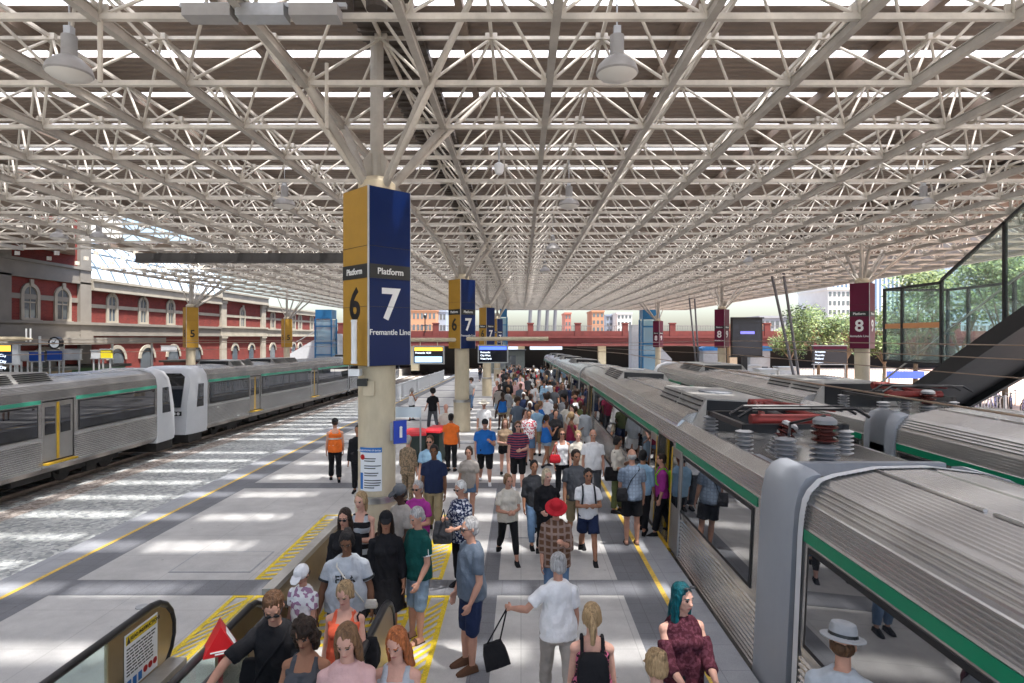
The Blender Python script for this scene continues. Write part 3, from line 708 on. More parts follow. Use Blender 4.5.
# catenary wires
M_wire = mat('copper wire', (.30, .22, .16), .5, .6)
for nm, x, z, lb in (('contact', 4.3, 3.32, 'contact wire low above the near right train'), ('c2', 8.55, 3.30, 'lower contact wire above the far right train'), ('c3', 8.55, 3.62, 'upper catenary wire above the far right train'), ('c4', 9.3, 3.85, 'highest thin wire right of the far right train')):
    g = MB(); g.tube((x, -10, z), (x, 25, z), .012, n=6); g.tube((x, 25, z), (x, 92, z+gz(92)*.8), .012, n=6)
    tag(g.build('overhead_wire', M_wire), lb, 'wire')
for x, z, lb in ((-16.7, 3.5, 'lower wire over the left trains'), (-16.7, 4.0, 'upper wire over the left trains'), (-11.6, 3.9, 'wire over the empty track on the left')):
    g = MB(); g.tube((x, 6, z), (x, 90, z-.5), .012, n=5); tag(g.build('overhead_wire', M_wire), lb, 'wire')

# ------------------------------------------------------------------ escalators
M_hand = mat('black rubber handrail', (.018, .018, .02), .35)
M_step = mat('grooved steel steps', (.22, .22, .23), .4, .8, var=.1)
M_escg = glassmat('greenish balustrade glass', (.88, .96, .94), .02, .06)
YI = 4.85
def rail(t, x, yend, side, sign=False, full_y=None):
    # handrail loop: flat at z=1 from yend back towards the camera, then climbing
    r = .42
    pts = [(x, -2, 1+(YI+2)*.577), (x, YI, 1.0), (x, yend-r, 1.0)]
    for k in range(1, 9):
        a = math.pi*k/9; pts.append((x, yend-r+r*math.sin(a)*1.0, 1.0-r*(1-math.cos(a))))
    pts.append((x, yend-r-.1, 1-2*r))
    g = MB(); g.path([Vector(p) for p in pts], .04, 10); g.build('handrail', M_hand, t, smooth='e')
    def wall(x0, x1, zb, zt, a, b, mt, nm):
        P = []
        ys = sorted(set([a, b]+([YI] if a < YI < b else [])))
        g = MB()
        for q, w_ in zip(ys[:-1], ys[1:]):
            f = lambda y: max(0, (YI-y)*.577)
            g.add([(x0, q, zb+f(q)), (x1, q, zb+f(q)), (x1, w_, zb+f(w_)), (x0, w_, zb+f(w_)), (x0, q, zt+f(q)), (x1, q, zt+f(q)), (x1, w_, zt+f(w_)), (x0, w_, zt+f(w_))],
                  [(0, 3, 2, 1), (4, 5, 6, 7), (0, 1, 5, 4), (1, 2, 6, 5), (2, 3, 7, 6), (3, 0, 4, 7)])
        return g.build(nm, mt, t)
    wall(x-.01, x+.01, .28, .97, -2, yend-1.15, M_escg, 'glass_panel')
    wall(x-.14, x+.14, .0, .28, -2, yend-.35, M_steel, 'skirt_deck')
    # bronze newel panel with a rounded end
    P = [(yend-1.14, .28), (yend-1.14, .965), (yend-r, .965)]
    for k in range(1, 9):
        a = math.pi*k/9; P.append((yend-r+(r-.04)*math.sin(a), 1-.035-(r-.035)*(1-math.cos(a))))
    P.append((yend-r-.05, .28)); g = MB(); g.xprism(P, x-.02, x+.02); g.build('newel_panel', M_tan, t)
    return t
escA = thing('escalator', 'busy escalator that riders take, between black handrails with bronze ends', 'escalator', (0, 0, 0))
rail(escA, -2.72, 7.1, 1); rail(escA, -1.52, 7.1, -1)
def steps(t, x0, x1):
    g = MB(); y = YI; z = 0
    for k in range(18):
        g.box(x0, x1, y-.40, y, -.3, z+.01 if k else .012)
        yy = y-.40
        for q in range(6): g.box(x0+.02+q*(x1-x0)/6, x0+.05+q*(x1-x0)/6, yy, y, z+.01, z+.018)
        y -= .40; z += .231
    o = g.build('steps', M_step, t)
    g = MB(); g.box(x0, x1, YI, 7.3, .002, .014); g.build('landing_plate', M_steel, t)
    g = MB(); g.box(x0, x1, 6.25, 6.33, .014, .02); g.box(x0, x0+.04, YI, 6.2, .014, .02); g.box(x1-.04, x1, YI, 6.2, .014, .02); g.build('comb_plate', M_yel2, t)
steps(escA, -2.58, -1.66)
escB = thing('escalator', 'empty closed off escalator on the left with the instruction panel', 'escalator', (0, 0, 0))
rail(escB, -4.12, 7.1, 1); rail(escB, -3.02, 7.1, -1); steps(escB, -3.98, -3.16)
g = MB(); g.obox((-3.86, 6.2, 0), (1, 0, 0), (0, 1, 0), .10, .55, .28, .40); g.build('switch_box', M_steel, escB)
g = MB(); g.tube((-3.80, 6.0, .40), (-3.80, 6.0, .415), .03, n=12); g.build('switch_knob', M_black, escB)
# solid bronze barrier wall continuing behind the escalator up to the column
g = MB(); g.box(-3.06, -2.98, 7.15, 10.0, .0, .93); g.box(-3.09, -2.95, 7.15, 10.02, .93, 1.0, 1); tag(g.build('barrier_wall', [M_tan, M_steel]), 'long bronze barrier wall running from the escalator to the cream column', 'barrier')
# instruction panel
t = thing('instruction_panel', 'white warning and instruction panel on the bronze end of the left escalator', 'sign', (-4.095, 6.55, .62))
M_paper = mat('white sign plate', (.78, .80, .82), .4)
g = MB(); g.box(0, .006, -.36, .20, -.31, .29); g.build('plate', M_paper, t)
g = MB(); g.box(.006, .009, -.34, .18, .18, .27); g.build('yellow_header', M_yel2, t)
text('READ INSTRUCTIONS', .052, M_black, t, (.011, -.02, .225), R(90), bold=.001, name='header_lettering', ext=.001)
g = MB(); g.add([(.010, -.335, .185), (.010, -.275, .185), (.010, -.305, .262), (.012, -.335, .185), (.012, -.275, .185), (.012, -.305, .262)], [(0, 1, 2), (3, 4, 5), (0, 1, 4, 3), (1, 2, 5, 4), (2, 0, 3, 5)]); g.build('warning_triangle', M_black, t)
rr = random.Random(5); g = MB()
for k in range(9):
    z = .13-.034*k; y = -.33
    while y < .1:
        l_ = rr.uniform(.03, .08); g.box(.0062, .0085, y, min(.17, y+l_), z-.007, z+.007); y += l_+.014
g.build('small_print', M_charcoal, t)
M_red = mat('sign red', (.55, .02, .02), .4); M_sblue = mat('sign blue', (.02, .16, .5), .4)
for k in range(3):
    Mr = Matrix.Rotation(R(90), 3, 'Y'); g = MB(); g.lathe((.007, -.02+.085*k, -.22), [(.036, 0), (.036, .003), (.026, .003), (.026, 0)], 18, axis=Mr); g.bar((.011, -.045+.085*k, -.245), (.011, .005+.085*k, -.195), .004, .008); g.build('prohibition_symbol', M_red, t)
for k in range(3):
    g = MB(); g.box(.0062, .0085, -.32+.09*k, -.26+.09*k, -.29, -.20); g.build('pictogram', M_sblue, t)
# red triangular warning head on a post
t = thing('warning_post', 'red triangular prism warning sign on a red post between the two handrails', 'sign', (-2.88, 5.75, 0))
M_redp2 = mat('safety red', (.50, .015, .02), .35, var=.06)
g = MB(); g.tube((0, 0, 0), (0, 0, 1.02), .022, n=12); g.lathe((0, 0, 0), [(.14, 0), (.14, .03), (.03, .05)], 20); g.build('post', M_redp2, t, smooth='e')
ang = R(28); ca, sa = math.cos(ang), math.sin(ang)
def rt(x, y, z): return (x*ca-y*sa, x*sa+y*ca, z)
P = [rt(-.15, -.12, 1.0), rt(.15, -.12, 1.0), rt(0, -.12, 1.27), rt(-.15, .12, 1.0), rt(.15, .12, 1.0), rt(0, .12, 1.27)]
g = MB(); g.add(P, [(0, 1, 2), (5, 4, 3), (0, 3, 4, 1), (1, 4, 5, 2), (2, 5, 3, 0)]); hd = g.build('sign_head', M_redp2, t)
g = MB()
for q, wd_ in ((0, .09), (1, .05)): c = Vector(rt(0, -.122, 1.045-.022*q)); g.obox((c.x, c.y, 0), (ca, sa, 0), (-sa, ca, 0), wd_, .002, c.z-.006, c.z+.006)
g.build('small_print', M_white, hd)
g = MB(); dn = Vector(rt(.874, 0, .486)); c = (Vector(P[1])+Vector(P[2])+Vector(P[4])+Vector(P[5]))/4+Vector((dn.x, dn.y, .486))*.004
u = (Vector(P[2])-Vector(P[1])).normalized(); v = (Vector(P[4])-Vector(P[1])).normalized()
g.add([c-u*.11-v*.08, c-u*.11+v*.08, c+u*.06+v*.08, c+u*.06-v*.08], [(0, 1, 2, 3)]); g.build('white_notice', M_paper, hd)

# ------------------------------------------------------------------ things on and about the nearest column
t = thing('notice_board', 'tall white conditions notice with blue header fixed to the nearest column', 'notice', (-2.45, 10.2, 1.82))
def curved(g, a0, a1, z0, z1, r, m=0):
    n = 10; P = []
    for rr_ in (r, r+.006):
        for z in (z0, z1):
            for k in range(n+1):
                a = a0+(a1-a0)*k/n; P.append((rr_*math.sin(a), -rr_*math.cos(a), z))
    q = n+1
    F = [(k, k+1, q+k+1, q+k) for k in range(n)]+[(2*q+k, 2*q+k+1, 3*q+k+1, 3*q+k) for k in range(n)]+[(k, k+1, 2*q+k+1, 2*q+k) for k in range(n)]+[(q+k, q+k+1, 3*q+k+1, 3*q+k) for k in range(n)]+[(0, q, 3*q, 2*q), (n, q+n, 3*q+n, 2*q+n)]
    g.add(P, F, m)
A0, A1 = R(-42), R(28)
g = MB(); curved(g, A0, A1, -.36, .34, .315); g.build('plate', M_paper, t)
g = MB(); curved(g, A0, A1, .28, .36, .322); g.build('blue_header', M_sblue, t)
g = MB(); curved(g, A0+.03, A0+.20, -.33, -.06, .322); g.build('blue_side_strip', M_sblue, t)
g = MB()
for k in range(13):
    z = .18-.04*k
    if k in (2, 5, 8): continue
    curved(g, A0+.3, A1-rr.uniform(.05, .4), z-.007, z+.007, .322)
g.build('small_print', M_charcoal, t)
g = MB(); a = A0+.18; Mr = Matrix.Rotation(a, 3, 'Z') @ Matrix.Rotation(R(90), 3, 'X')
g.lathe((.322*math.sin(a), -.322*math.cos(a), .20), [(.045, 0), (.045, .006), (.03, .006), (.03, 0)], 16, axis=Mr); g.bar((.335*math.sin(a-.08), -.335*math.cos(a-.08), .22), (.335*math.sin(a+.08), -.335*math.cos(a+.08), .18), .012); g.build('no_smoking_symbol', M_red, t)
text('CONDITIONS OF ENTRY', .036, M_white, t, (-.04, -.345, .32), R(-7), bold=.0005, name='header_lettering', ext=.002)
t = thing('information_sign', 'small blue information flag sign projecting from the nearest column', 'sign', (-2.05, 10.05, 2.42))
g = MB(); g.obox((.03, -.03, 0), Vector((.8, .6, 0)), Vector((-.6, .8, 0)), .115, .012, -.19, .19); g.build('blue_plate', mat('info blue', (.03, .07, .45), .35), t)
g = MB(); g.obox((-.2, .0, 0), Vector((1, .1, 0)), Vector((-.1, 1, 0)), .1, .02, -.15, .15); g.build('bracket', M_galv, t)
text('i', .26, M_white, t, (.05, -.055, 0), math.atan2(.6, .8), bold=.012)
t = thing('security_camera', 'small pale boxy camera under the big sign on the nearest column', 'camera', (-2.68, 9.84, 3.42))
g = MB(); g.box(-.12, .06, -.12, .06, -.05, .06); g.build('housing', M_paper, t)
g = MB(); g.tube((-.14, -.04, 0), (-.24, -.08, -.02), .05, n=10); g.box(.0, .16, -.04, .06, -.22, -.10); g.build('lens_hood', M_charcoal, t)
g = MB(); g.box(-.09, .09, -.02, .02, -.12, .12); tag(g.build('junction_box', M_colm, None, loc=(-2.50, 9.865, 3.16)), 'cream junction box below the camera on the nearest column', 'box')
g = MB(); g.tube((0, 0, 0), (0, 0, .62), .045, n=12); g.tube((0, 0, .62), (0, 0, .66), .05, n=12); g.tube((0, 0, -.04), (0, 0, 0), .05, n=12); tag(g.build('tube_lamp', M_paper, None, smooth='e', loc=(-2.66, 9.56, 3.62)), 'white upright tube lamp at the corner of the nearest sign box', 'lamp')
# side brackets with white plates behind the column
t = thing('service_sign', 'pale blank plate on thin posts behind the nearest column', 'sign', (-2.85, 14.6, 0))
g = MB(); g.box(-.42, .42, -.015, .015, 2.05, 2.30); g.build('plate', mat('pale blue grey plate', (.45, .52, .58), .4), t)
g = MB(); g.tube((-.4, .02, 0), (-.4, .02, 2.3), .02); g.tube((.4, .02, 0), (.4, .02, 2.3), .02); g.build('post', M_galv, t)
# wheeled bins
M_bin = mat('dark green bin plastic', (.02, .035, .03), .5); M_lid = mat('red bin lid', (.6, .02, .03), .4)
for k, (x, y, lb) in enumerate(((-3.25, 18.6, 'dark wheeled bin with red lid nearer the tan clad woman'), (-2.75, 19.2, 'dark wheeled bin with red lid, the one nearer the orange vest'))):
    t = thing('wheeled_bin', lb, 'bin', (x, y, 0), R(10-25*k), 'red lidded bins')
    g = MB(); g.loft([[(-.24, -.26, .08), (.24, -.26, .08), (.24, .26, .08), (-.24, .26, .08)], [(-.29, -.34, 1.0), (.29, -.34, 1.0), (.29, .34, 1.0), (-.29, .34, 1.0)]]); g.build('bin_body', M_bin, t)
    g = MB(); g.loft([[(-.31, -.37, 1.0), (.31, -.37, 1.0), (.31, .37, 1.0), (-.31, .37, 1.0)], [(-.30, -.35, 1.06), (.30, -.35, 1.06), (.30, .36, 1.10), (-.30, .36, 1.10)], [(-.2, -.25, 1.10), (.2, -.25, 1.10), (.2, .28, 1.15), (-.2, .28, 1.15)]]); g.build('lid', M_lid, t)
    for s in (-1, 1):
        g = MB(); g.tube((s*.26, .28, .1), (s*.31, .28, .1), .1, n=14); g.build('wheel', M_rub, t)
# hanging departure displays on booms
def display(px, py0, py1, px0, px1, y, boom, label, hdr, rows, back=False):
    a = W(px0, py0, y); b = W(px1, py1, y); x0, x1, z1, z0 = a.x, b.x, a.z, b.z; cx = (x0+x1)/2; cz = (z0+z1)/2
    t = thing('departure_display', label, 'screen', (cx, y, cz), 0, 'hanging departure displays')
    hw, hh = (x1-x0)/2, (z1-z0)/2
    g = MB(); g.box(-hw-.05, hw+.05, 0, .22, -hh-.05, hh+.05); g.build('casing', M_galv, t)
    g = MB(); g.box(-hw, hw, -.012, -.002, -hh, hh); g.build('screen', mat('dark screen', (.008, .01, .02), .15), t)
    g = MB(); g.box(-hw+.02, hw-.02, -.018, -.013, hh-.16, hh-.02); g.build('header_bar', hdr, t)
    for k, (s, z, mt) in enumerate(rows): text(s, .10, mt, t, (-hw+.06, -.02, z), 0, bold=.002, align='LEFT', name='screen_lettering')
    g = MB(); g.tube((-hw*.6, .1, hh), (-hw*.6, .1, hh+.28), .02); g.tube((hw*.6, .1, hh), (hw*.6, .1, hh+.28), .02); g.build('hanger', M_colm, t)
    bx0, bx1 = boom; g = MB(); z = cz+hh+.30; g.tube((bx0, y+.1, z), (bx1, y+.1, z), .085, n=14); tag(g.build('display_boom', M_colm, None, smooth='e'), 'cream boom pipe carrying ' + ('the blue headed display' if hdr is M_emb else 'the amber headed display' if rows else 'the small departure display'), 'boom')
    return t, hw, hh
M_emb = mat('lit blue header', (.06, .12, .9), .4, emit=.9); M_emg = mat('lit amber header', (.9, .45, .05), .4, emit=.7); M_emw = mat('lit pale screen text', (.7, .8, .95), .4, emit=.7); M_empale = mat('lit pale blue field', (.35, .55, .8), .4, emit=.6)
t, hw, hh = display(0, 347, 363, 414, 443, 25.2, (-4.9, -2.6), 'departure display with amber header left of the second column', M_emg, (('Fremantle 10:20', .09, M_emw),))
g = MB(); g.box(-hw+.04, hw-.04, -.018, -.013, -hh+.03, -.06); g.build('pale_field', M_empale, t)
t, hw, hh = display(0, 346, 362, 479, 507, 25.2, (-2.3, 1.15), 'departure display with blue header right of the second column', M_emb, (('Fremantle', .07, M_emw), ('City West', -.06, M_emw), ('West Perth', -.20, M_emw)))
# ------------------------------------------------------------------ pendant lamps in the roof
M_shade = mat('ribbed lamp shade', (.32, .31, .30), .45, var=.1); M_lens = mat('pale lamp lens', (.62, .60, .56), .35)
def lamp(x, y, label, s=1.):
    t = thing('pendant_lamp', label, 'lamp', (x, y, 7.72), 0, 'bell shaped lamps hanging in the roof frame'); t.scale = (s, s, s)
    g = MB(); g.lathe((0, 0, 0), [(.28, .0), (.30, .02), (.27, .12), (.17, .22), (.10, .26), (.10, .55), (.05, .57), (.01, .57)], 24); g.build('shade', M_shade, t, smooth='e')
    g = MB(); g.lathe((0, 0, 0), [(.01, -.10), (.14, -.08), (.24, -.035), (.28, .0), (.01, .005)], 24); g.build('lens', M_lens, t, smooth='e')
    g = MB(); g.tube((0, 0, .56), (0, 0, 1.35/s), .012); g.box(-.05, .05, -.05, .05, .57, .68); g.build('stem', M_galv, t)
for x, y, l in ((1.36, 8.5, 'large bell lamp hanging at the top centre right of the photo'), (-6.4, 8.5, 'large bell lamp hanging at the top left corner'),
                (1.36, 17, 'mid sized bell lamp in line behind the top centre one'), (-6.7, 17, 'bell lamp left of the large gold and blue sign'),
                (11.4, 17, 'bell lamp hanging at the right above the glass stair'), (1.36, 25.5, 'small bell lamp third in the centre row'),
                (-17.4, 22.6, 'bell lamp at far left before the brick building'), (-15.9, 22.6, 'bell lamp just right of the far left one'), (11.4, 30, 'bell lamp above the maroon number 8 sign'), (1.36, 34, 'tiny bell lamp fourth in the centre row'), (-6.7, 25.5, 'small bell lamp beyond the dark fascia beam side')):
    lamp(x, y, l)
t = thing('strip_light', 'long boxy grey strip light fixed under the top left roof chord', 'light', (-2.9, 7.05, 7.80))
for k in range(3):
    g = MB(); g.box(-.75+.62*k-.28, -.75+.62*k+.28, -.11, .11, -.07, .07); g.build('lamp_body', M_galv if k % 2 else M_shade, t)
g = MB(); g.box(-1.1, .85, -.03, .03, .07, .12); g.build('cable_tray', M_galv, t)
t = thing('dome_camera', 'small white dome camera hanging in the roof frame right of the column', 'camera', (-.45, 12.3, 7.42))
g = MB(); g.lathe((0, 0, 0), [(.01, -.1), (.07, -.07), (.1, 0), (.1, .12), (.04, .16), (.01, .16)], 16); g.build('dome', M_paper, t, smooth='e'); g = MB(); g.tube((0, 0, .15), (0, 0, .5), .02); g.build('stem', M_galv, t)
# thin hanging pipes
for x, y, z0, z1, l in ((-5.12, 7.3, 7.1, 8.0, 'thin cream pipe hanging below the frame at top left'), (-2.98, 9.2, 7.2, 8.2, 'thin cream pipe hanging left of the column head')):
    g = MB(); g.tube((x, y, z0), (x, y, z1), .03, n=8); tag(g.build('hanging_pipe', M_beam), l, 'pipe')

# ------------------------------------------------------------------ brick station building on the left
def brickmat(name, col, mortar):
    m = mat(name, col, .8, var=.2, scale=1.5); n, l, b = nodes(m)
    tc = n.new('ShaderNodeTexCoord'); sx = n.new('ShaderNodeSeparateXYZ'); cx = n.new('ShaderNodeCombineXYZ'); ad = n.new('ShaderNodeMath')
    l.new(tc.outputs['Object'], sx.inputs[0]); l.new(sx.outputs[0], ad.inputs[0]); l.new(sx.outputs[1], ad.inputs[1]); l.new(ad.outputs[0], cx.inputs[0]); l.new(sx.outputs[2], cx.inputs[1])
    br = n.new('ShaderNodeTexBrick'); br.inputs['Scale'].default_value = 1; br.inputs['Brick Width'].default_value = .24; br.inputs['Row Height'].default_value = .086; br.inputs['Mortar Size'].default_value = .008
    br.inputs['Color1'].default_value = (1.1, 1.05, 1, 1); br.inputs['Color2'].default_value = (.8, .75, .75, 1); br.inputs['Mortar'].default_value = mortar
    l.new(cx.outputs[0], br.inputs['Vector']); m2 = n.new('ShaderNodeMix'); m2.data_type = 'RGBA'; m2.blend_type = 'MULTIPLY'; m2.inputs[0].default_value = 1
    l.new(b.inputs['Base Color'].links[0].from_socket, m2.inputs[6]); l.new(br.outputs['Color'], m2.inputs[7]); l.new(m2.outputs[2], b.inputs['Base Color'])
    return m
M_brick = brickmat('deep red brick', (.135, .022, .018), (1.3, 1.6, 1.6, 1))
M_stone = mat('cream rendered stone', (.30, .275, .23), .8, var=.15, scale=1)
M_sdk = mat('shade darkened grey stone', (.19, .175, .155), .8, var=.12, scale=1)  # grey stone, darkened in its colour to stand in for missing roof shade
M_wing = glassmat('dark window glass', (.12, .14, .16), .12, .8)
FX = -29.0
def arch_pts(w, z0, z1, n=10):      # z1: top of arch
    P = [(-w/2, z0), (w/2, z0)]
    for k in range(n+1):
        a = math.pi*k/n; P.append((w/2*math.cos(a), z1-w/2+w/2*math.sin(a)))
    return P
def arch_window(b, y, z0, z1, w, frame=.22):
    f = MB()
    o = arch_pts(w+2*frame, z0-.12, z1+frame); i = arch_pts(w, z0, z1); n = len(o)
    X = .0
    for xx in (.10,):
        for k in range(n):
            k2 = (k+1) % n
            f.add([(xx, y+o[k][0], o[k][1]), (xx, y+o[k2][0], o[k2][1]), (xx, y+i[k2][0], i[k2][1]), (xx, y+i[k][0], i[k][1])], [(0, 1, 2, 3)])
            f.add([(xx, y+o[k][0], o[k][1]), (xx, y+o[k2][0], o[k2][1]), (-.02, y+o[k2][0], o[k2][1]), (-.02, y+o[k][0], o[k][1])], [(0, 1, 2, 3)])
            f.add([(xx, y+i[k][0], i[k][1]), (xx, y+i[k2][0], i[k2][1]), (-.02, y+i[k2][0], i[k2][1]), (-.02, y+i[k][0], i[k][1])], [(0, 1, 2, 3)])
    f.box(.10, .18, y-.12, y+.12, z1+frame*.2, z1+frame+.2); f.box(.0, .2, y-w/2-frame-.05, y+w/2+frame+.05, z0-.28, z0-.12)
    fo = f.build('window', M_stone, b, fix=False)
    g = MB(); P = i; g.add([(.012, y+p[0], p[1]) for p in P], [tuple(range(len(P)))]); g.build('pane', M_wing, fo, fix=False)
    g = MB(); g.box(.014, .05, y-.03, y+.03, z0, z1); g.box(.014, .05, y-w/2, y+w/2, (z0+z1)/2-.04, (z0+z1)/2+.04); g.box(.014, .05, y-w/2, y-w/2+.06, z0, z1-w/2); g.box(.014, .05, y+w/2-.06, y+w/2, z0, z1-w/2); g.build('sash', M_stone, fo)
def facade(label, ya, yb, ztop, wins, upper=(), pil=(), bands=(), lowarch=()):
    b = thing('brick_building', label, 'building', (FX, ya, 0)); L = yb-ya
    g = MB(); g.box(-12, 0, 0, L, -1.3, ztop); g.build('wall', M_brick, b)
    for k, (z0, z1, d, mt) in enumerate(bands):
        g = MB(); g.box(.0, d, 0, L, z0, z1)
        if z1-z0 > .6: g.box(d, d+.12, 0, L, z1-.18, z1); g.box(d, d+.06, 0, L, z0, z0+.12)
        g.build('string_course', mt, b)
    for y in pil:
        g = MB(); g.box(0.0, .22, y-ya-.5, y-ya+.5, -.5, ztop+.1); g.box(.22, .3, y-ya-.58, y-ya+.58, 3.9, 4.2); g.box(.22, .3, y-ya-.55, y-ya+.55, ztop-.7, ztop-.35); g.build('pilaster', M_stone if ztop < 9 else M_sdk, b)
    for y, w in wins: arch_window(b, y-ya, 5.15, 6.9 if ztop < 9 else 7.0, w)
    for y in upper:
        f = MB(); f.box(.0, .1, y-ya-.75, y-ya+.75, 9.3, 9.55); f.box(0, .1, y-ya-.75, y-ya-.5, 9.55, 11.6); f.box(0, .1, y-ya+.5, y-ya+.75, 9.55, 11.6); f.box(0, .1, y-ya-.75, y-ya+.75, 11.6, 11.9); fo = f.build('window', M_stone, b)
        g = MB(); g.box(.004, .02, y-ya-.5, y-ya+.5, 9.55, 11.6); g.build('pane', M_wing, fo)
    for y, w in lowarch: 
        f = MB(); o = arch_pts(w+.5, 1.0, 3.45); i = arch_pts(w, 1.0, 3.2); n = len(o)
        for k in range(2, n-1):
            for xx in (.1,): f.add([(xx, y-ya+o[k][0], o[k][1]), (xx, y-ya+o[k+1][0], o[k+1][1]), (xx, y-ya+i[k+1][0], i[k+1][1]), (xx, y-ya+i[k][0], i[k][1]), (0, y-ya+o[k][0], o[k][1]), (0, y-ya+o[k+1][0], o[k+1][1])], [(0, 1, 2, 3), (0, 1, 5, 4)])
        fo = f.build('archway', M_stone, b, fix=False)
        g = MB(); g.add([(.01, y-ya+p[0], p[1]-(.0)) for p in arch_pts(w, .2, 3.2)], [tuple(range(n))]); g.build('opening', M_wing, fo, fix=False)
    return b
SC = M_stone; SG = M_sdk
facade('tall three storey brick building with grey stone bands at the left edge', 12, 40.2, 13.5, [(17.5, .95), (21.0, .95), (24.6, .95), (28.2, .95), (35.4, .95), (37.9, .95)], upper=(17.5, 21, 24.6, 28.2, 35.4, 37.9), pil=(33.4, 39.7, 26.5, 19.3, 12.5),
       bands=((7.5, 8.6, .16, SG), (6.25, 6.55, .06, SG), (3.95, 5.0, .2, SG)), lowarch=((16, 2), (20, 2), (24, 2), (28, 2), (32, 1.8), (36.5, 2)))
facade('two storey brick wing with arched windows sunlit below the glass canopy', 40.2, 57.5, 7.25, [(42.5, .75), (46, .75), (49.6, .75), (53.2, .75)], pil=(), bands=((7.15, 7.95, .35, SC), (6.0, 6.25, .06, SC), (4.1, 5.0, .2, SG)), lowarch=((43, 1.6), (46.5, 1.6), (50, 1.6), (53.5, 1.6)))
facade('brick pavilion with broad cream pilasters behind the nearer number 5 sign', 57.5, 68.0, 8.0, [(62.4, .8)], pil=(58.2, 67.2), bands=((7.6, 8.5, .4, SC), (6.0, 6.25, .08, SC), (4.1, 5.1, .25, SC)), lowarch=((60.8, 1.1), (64.5, 1.1)))
facade('far brick wing with a row of close arched windows in sun', 68, 92, 7.0, [(70, .9), (74.2, .9), (76.4, .9), (78.6, .9), (83, .9), (87.5, .9)], pil=(), bands=((6.95, 7.6, .3, SC), (6.0, 6.25, .06, SC), (4.1, 5.0, .2, SC)), lowarch=((70, 1.4), (74.2, 1.2), (76.4, 1.2), (78.6, 1.2), (83, 1.4)))
t = thing('platform_awning', 'low grey flat awning along the tall brick building over the opposite platform', 'awning', (FX, 12, 0))
g = MB(); g.box(0.25, 4.6, 0, 29, 3.72, 3.9); g.box(4.6, 4.75, 0, 29, 3.6, 3.98); g.build('roof', M_sdk, t)
for k in range(8):
    g = MB(); g.tube((4.2, 1+k*3.9, 0), (4.2, 1+k*3.9, 3.72), .07, n=8); g.build('post', M_galv, t)
# glazed canopy above the wing
t = thing('glazed_canopy', 'blue white glazed canopy with thin mullions above the brick wing', 'canopy', (FX, 40.3, 7.95))
M_can = mat('pale glazing', (.62, .72, .82), .25, var=.2, scale=.8)
M_cmul = mat('blue grey mullion', (.14, .18, .22), .5)
prof = [(-.2, .0), (-.6, .9), (-1.4, 2.0), (-2.6, 3.0), (-4.2, 3.7)]
g = MB()
for (x0, z0), (x1, z1) in zip(prof[:-1], prof[1:]): g.add([(x0, 0, z0), (x0, 20, z0), (x1, 20, z1), (x1, 0, z1), (x0, 0, z0-.03), (x0, 20, z0-.03), (x1, 20, z1-.03), (x1, 0, z1-.03)], [(0, 1, 2, 3), (7, 6, 5, 4)])
g.build('glazing', M_can, t)
for k in range(15):
    g = MB(); y = k*1.42
    for (x0, z0), (x1, z1) in zip(prof[:-1], prof[1:]): g.bar((x0+.03, y, z0+.03), (x1+.03, y, z1+.03), .09, .12)
    g.build('mullion', M_cmul, t)
g = MB()
for x, z in prof: g.bar((x+.03, -.05, z+.02), (x+.03, 20.05, z+.02), .1, .1)
g.build('transom', M_cmul, t)
# opposite platform furniture
M_pblue = mat('signage blue', (.01, .06, .32), .4, var=.1)
def board(px0, py0, px1, py1, y, mt, label, name='platform_board', cat='sign', legs=True, extra=None):
    a = W(px0, py0, y); b = W(px1, py1, y); t = thing(name, label, cat, ((a.x+b.x)/2, y, gz(y)))
    hw = (b.x-a.x)/2; z0, z1 = b.z-gz(y), a.z-gz(y)
    g = MB(); g.box(-hw, hw, 0, .12, z0, z1); g.build('panel', mt, t)
    g = MB(); g.box(-hw-.04, hw+.04, -.01, .13, z1, z1+.05); g.box(-hw-.04, hw+.04, -.01, .13, z0-.05, z0); g.build('frame', M_galv, t)
    if legs:
        g = MB(); g.tube((-hw+.08, .06, 0), (-hw+.08, .06, z0-.05), .04); g.tube((hw-.08, .06, 0), (hw-.08, .06, z0-.05), .04); g.build('post', M_galv, t)
    if extra: extra(t, hw, z0, z1)
    return t
M_pgrey = mat('pale grey board', (.42, .44, .47), .5, var=.1); M_pyel = mat('yellow poster', (.6, .5, .02), .5); M_pscr = mat('dark departure screen', (.02, .04, .10), .2)
def scrx(t, hw, z0, z1):
    g = MB(); g.box(-hw+.03, hw-.03, -.02, -.004, z1-.25, z1-.02); g.build('header_bar', M_emg, t)
    for k in range(5): text('%02d:%02d  City' % (10+k, 7*k+3), .16, M_emw, t, (-hw+.1, -.01, z1-.42-.24*k), 0, align='LEFT', name='screen_lettering')
board(-14, 345, 11.5, 363, 24, M_pscr, 'departure screen with amber header at the far left edge', 'departure_display', 'screen', extra=scrx)
board(12, 345, 18, 364, 24, M_pgrey, 'narrow pale panel right of the left edge departure screen')
def arrowx(t, hw, z0, z1):
    text('Platform 4', .26, M_white, t, (0, -.01, (z0+z1)/2), 0, bold=.003)
board(29, 352, 42, 361, 27, M_pblue, 'left blue sign over the opposite platform', extra=None)
board(47, 351, 60, 360, 27, M_pblue, 'blue sign over the opposite platform beneath the clock')
board(60.5, 350, 80, 359, 27.2, M_pgrey, 'long pale grey sign right of the blue one below the clock')
board(91, 351, 100, 358, 28, M_pgrey, 'pale poster beside the yellow poster on opposite platform')
board(100.5, 350, 111, 358, 28, M_pyel, 'yellow poster on the opposite platform')
board(18.5, 352, 28.5, 360, 27, M_pgrey, 'pale grey panel left of the first blue sign')
board(161, 346, 176, 351, 46, M_pgrey, 'small grey board hanging before the sunlit brick wall', legs=False)
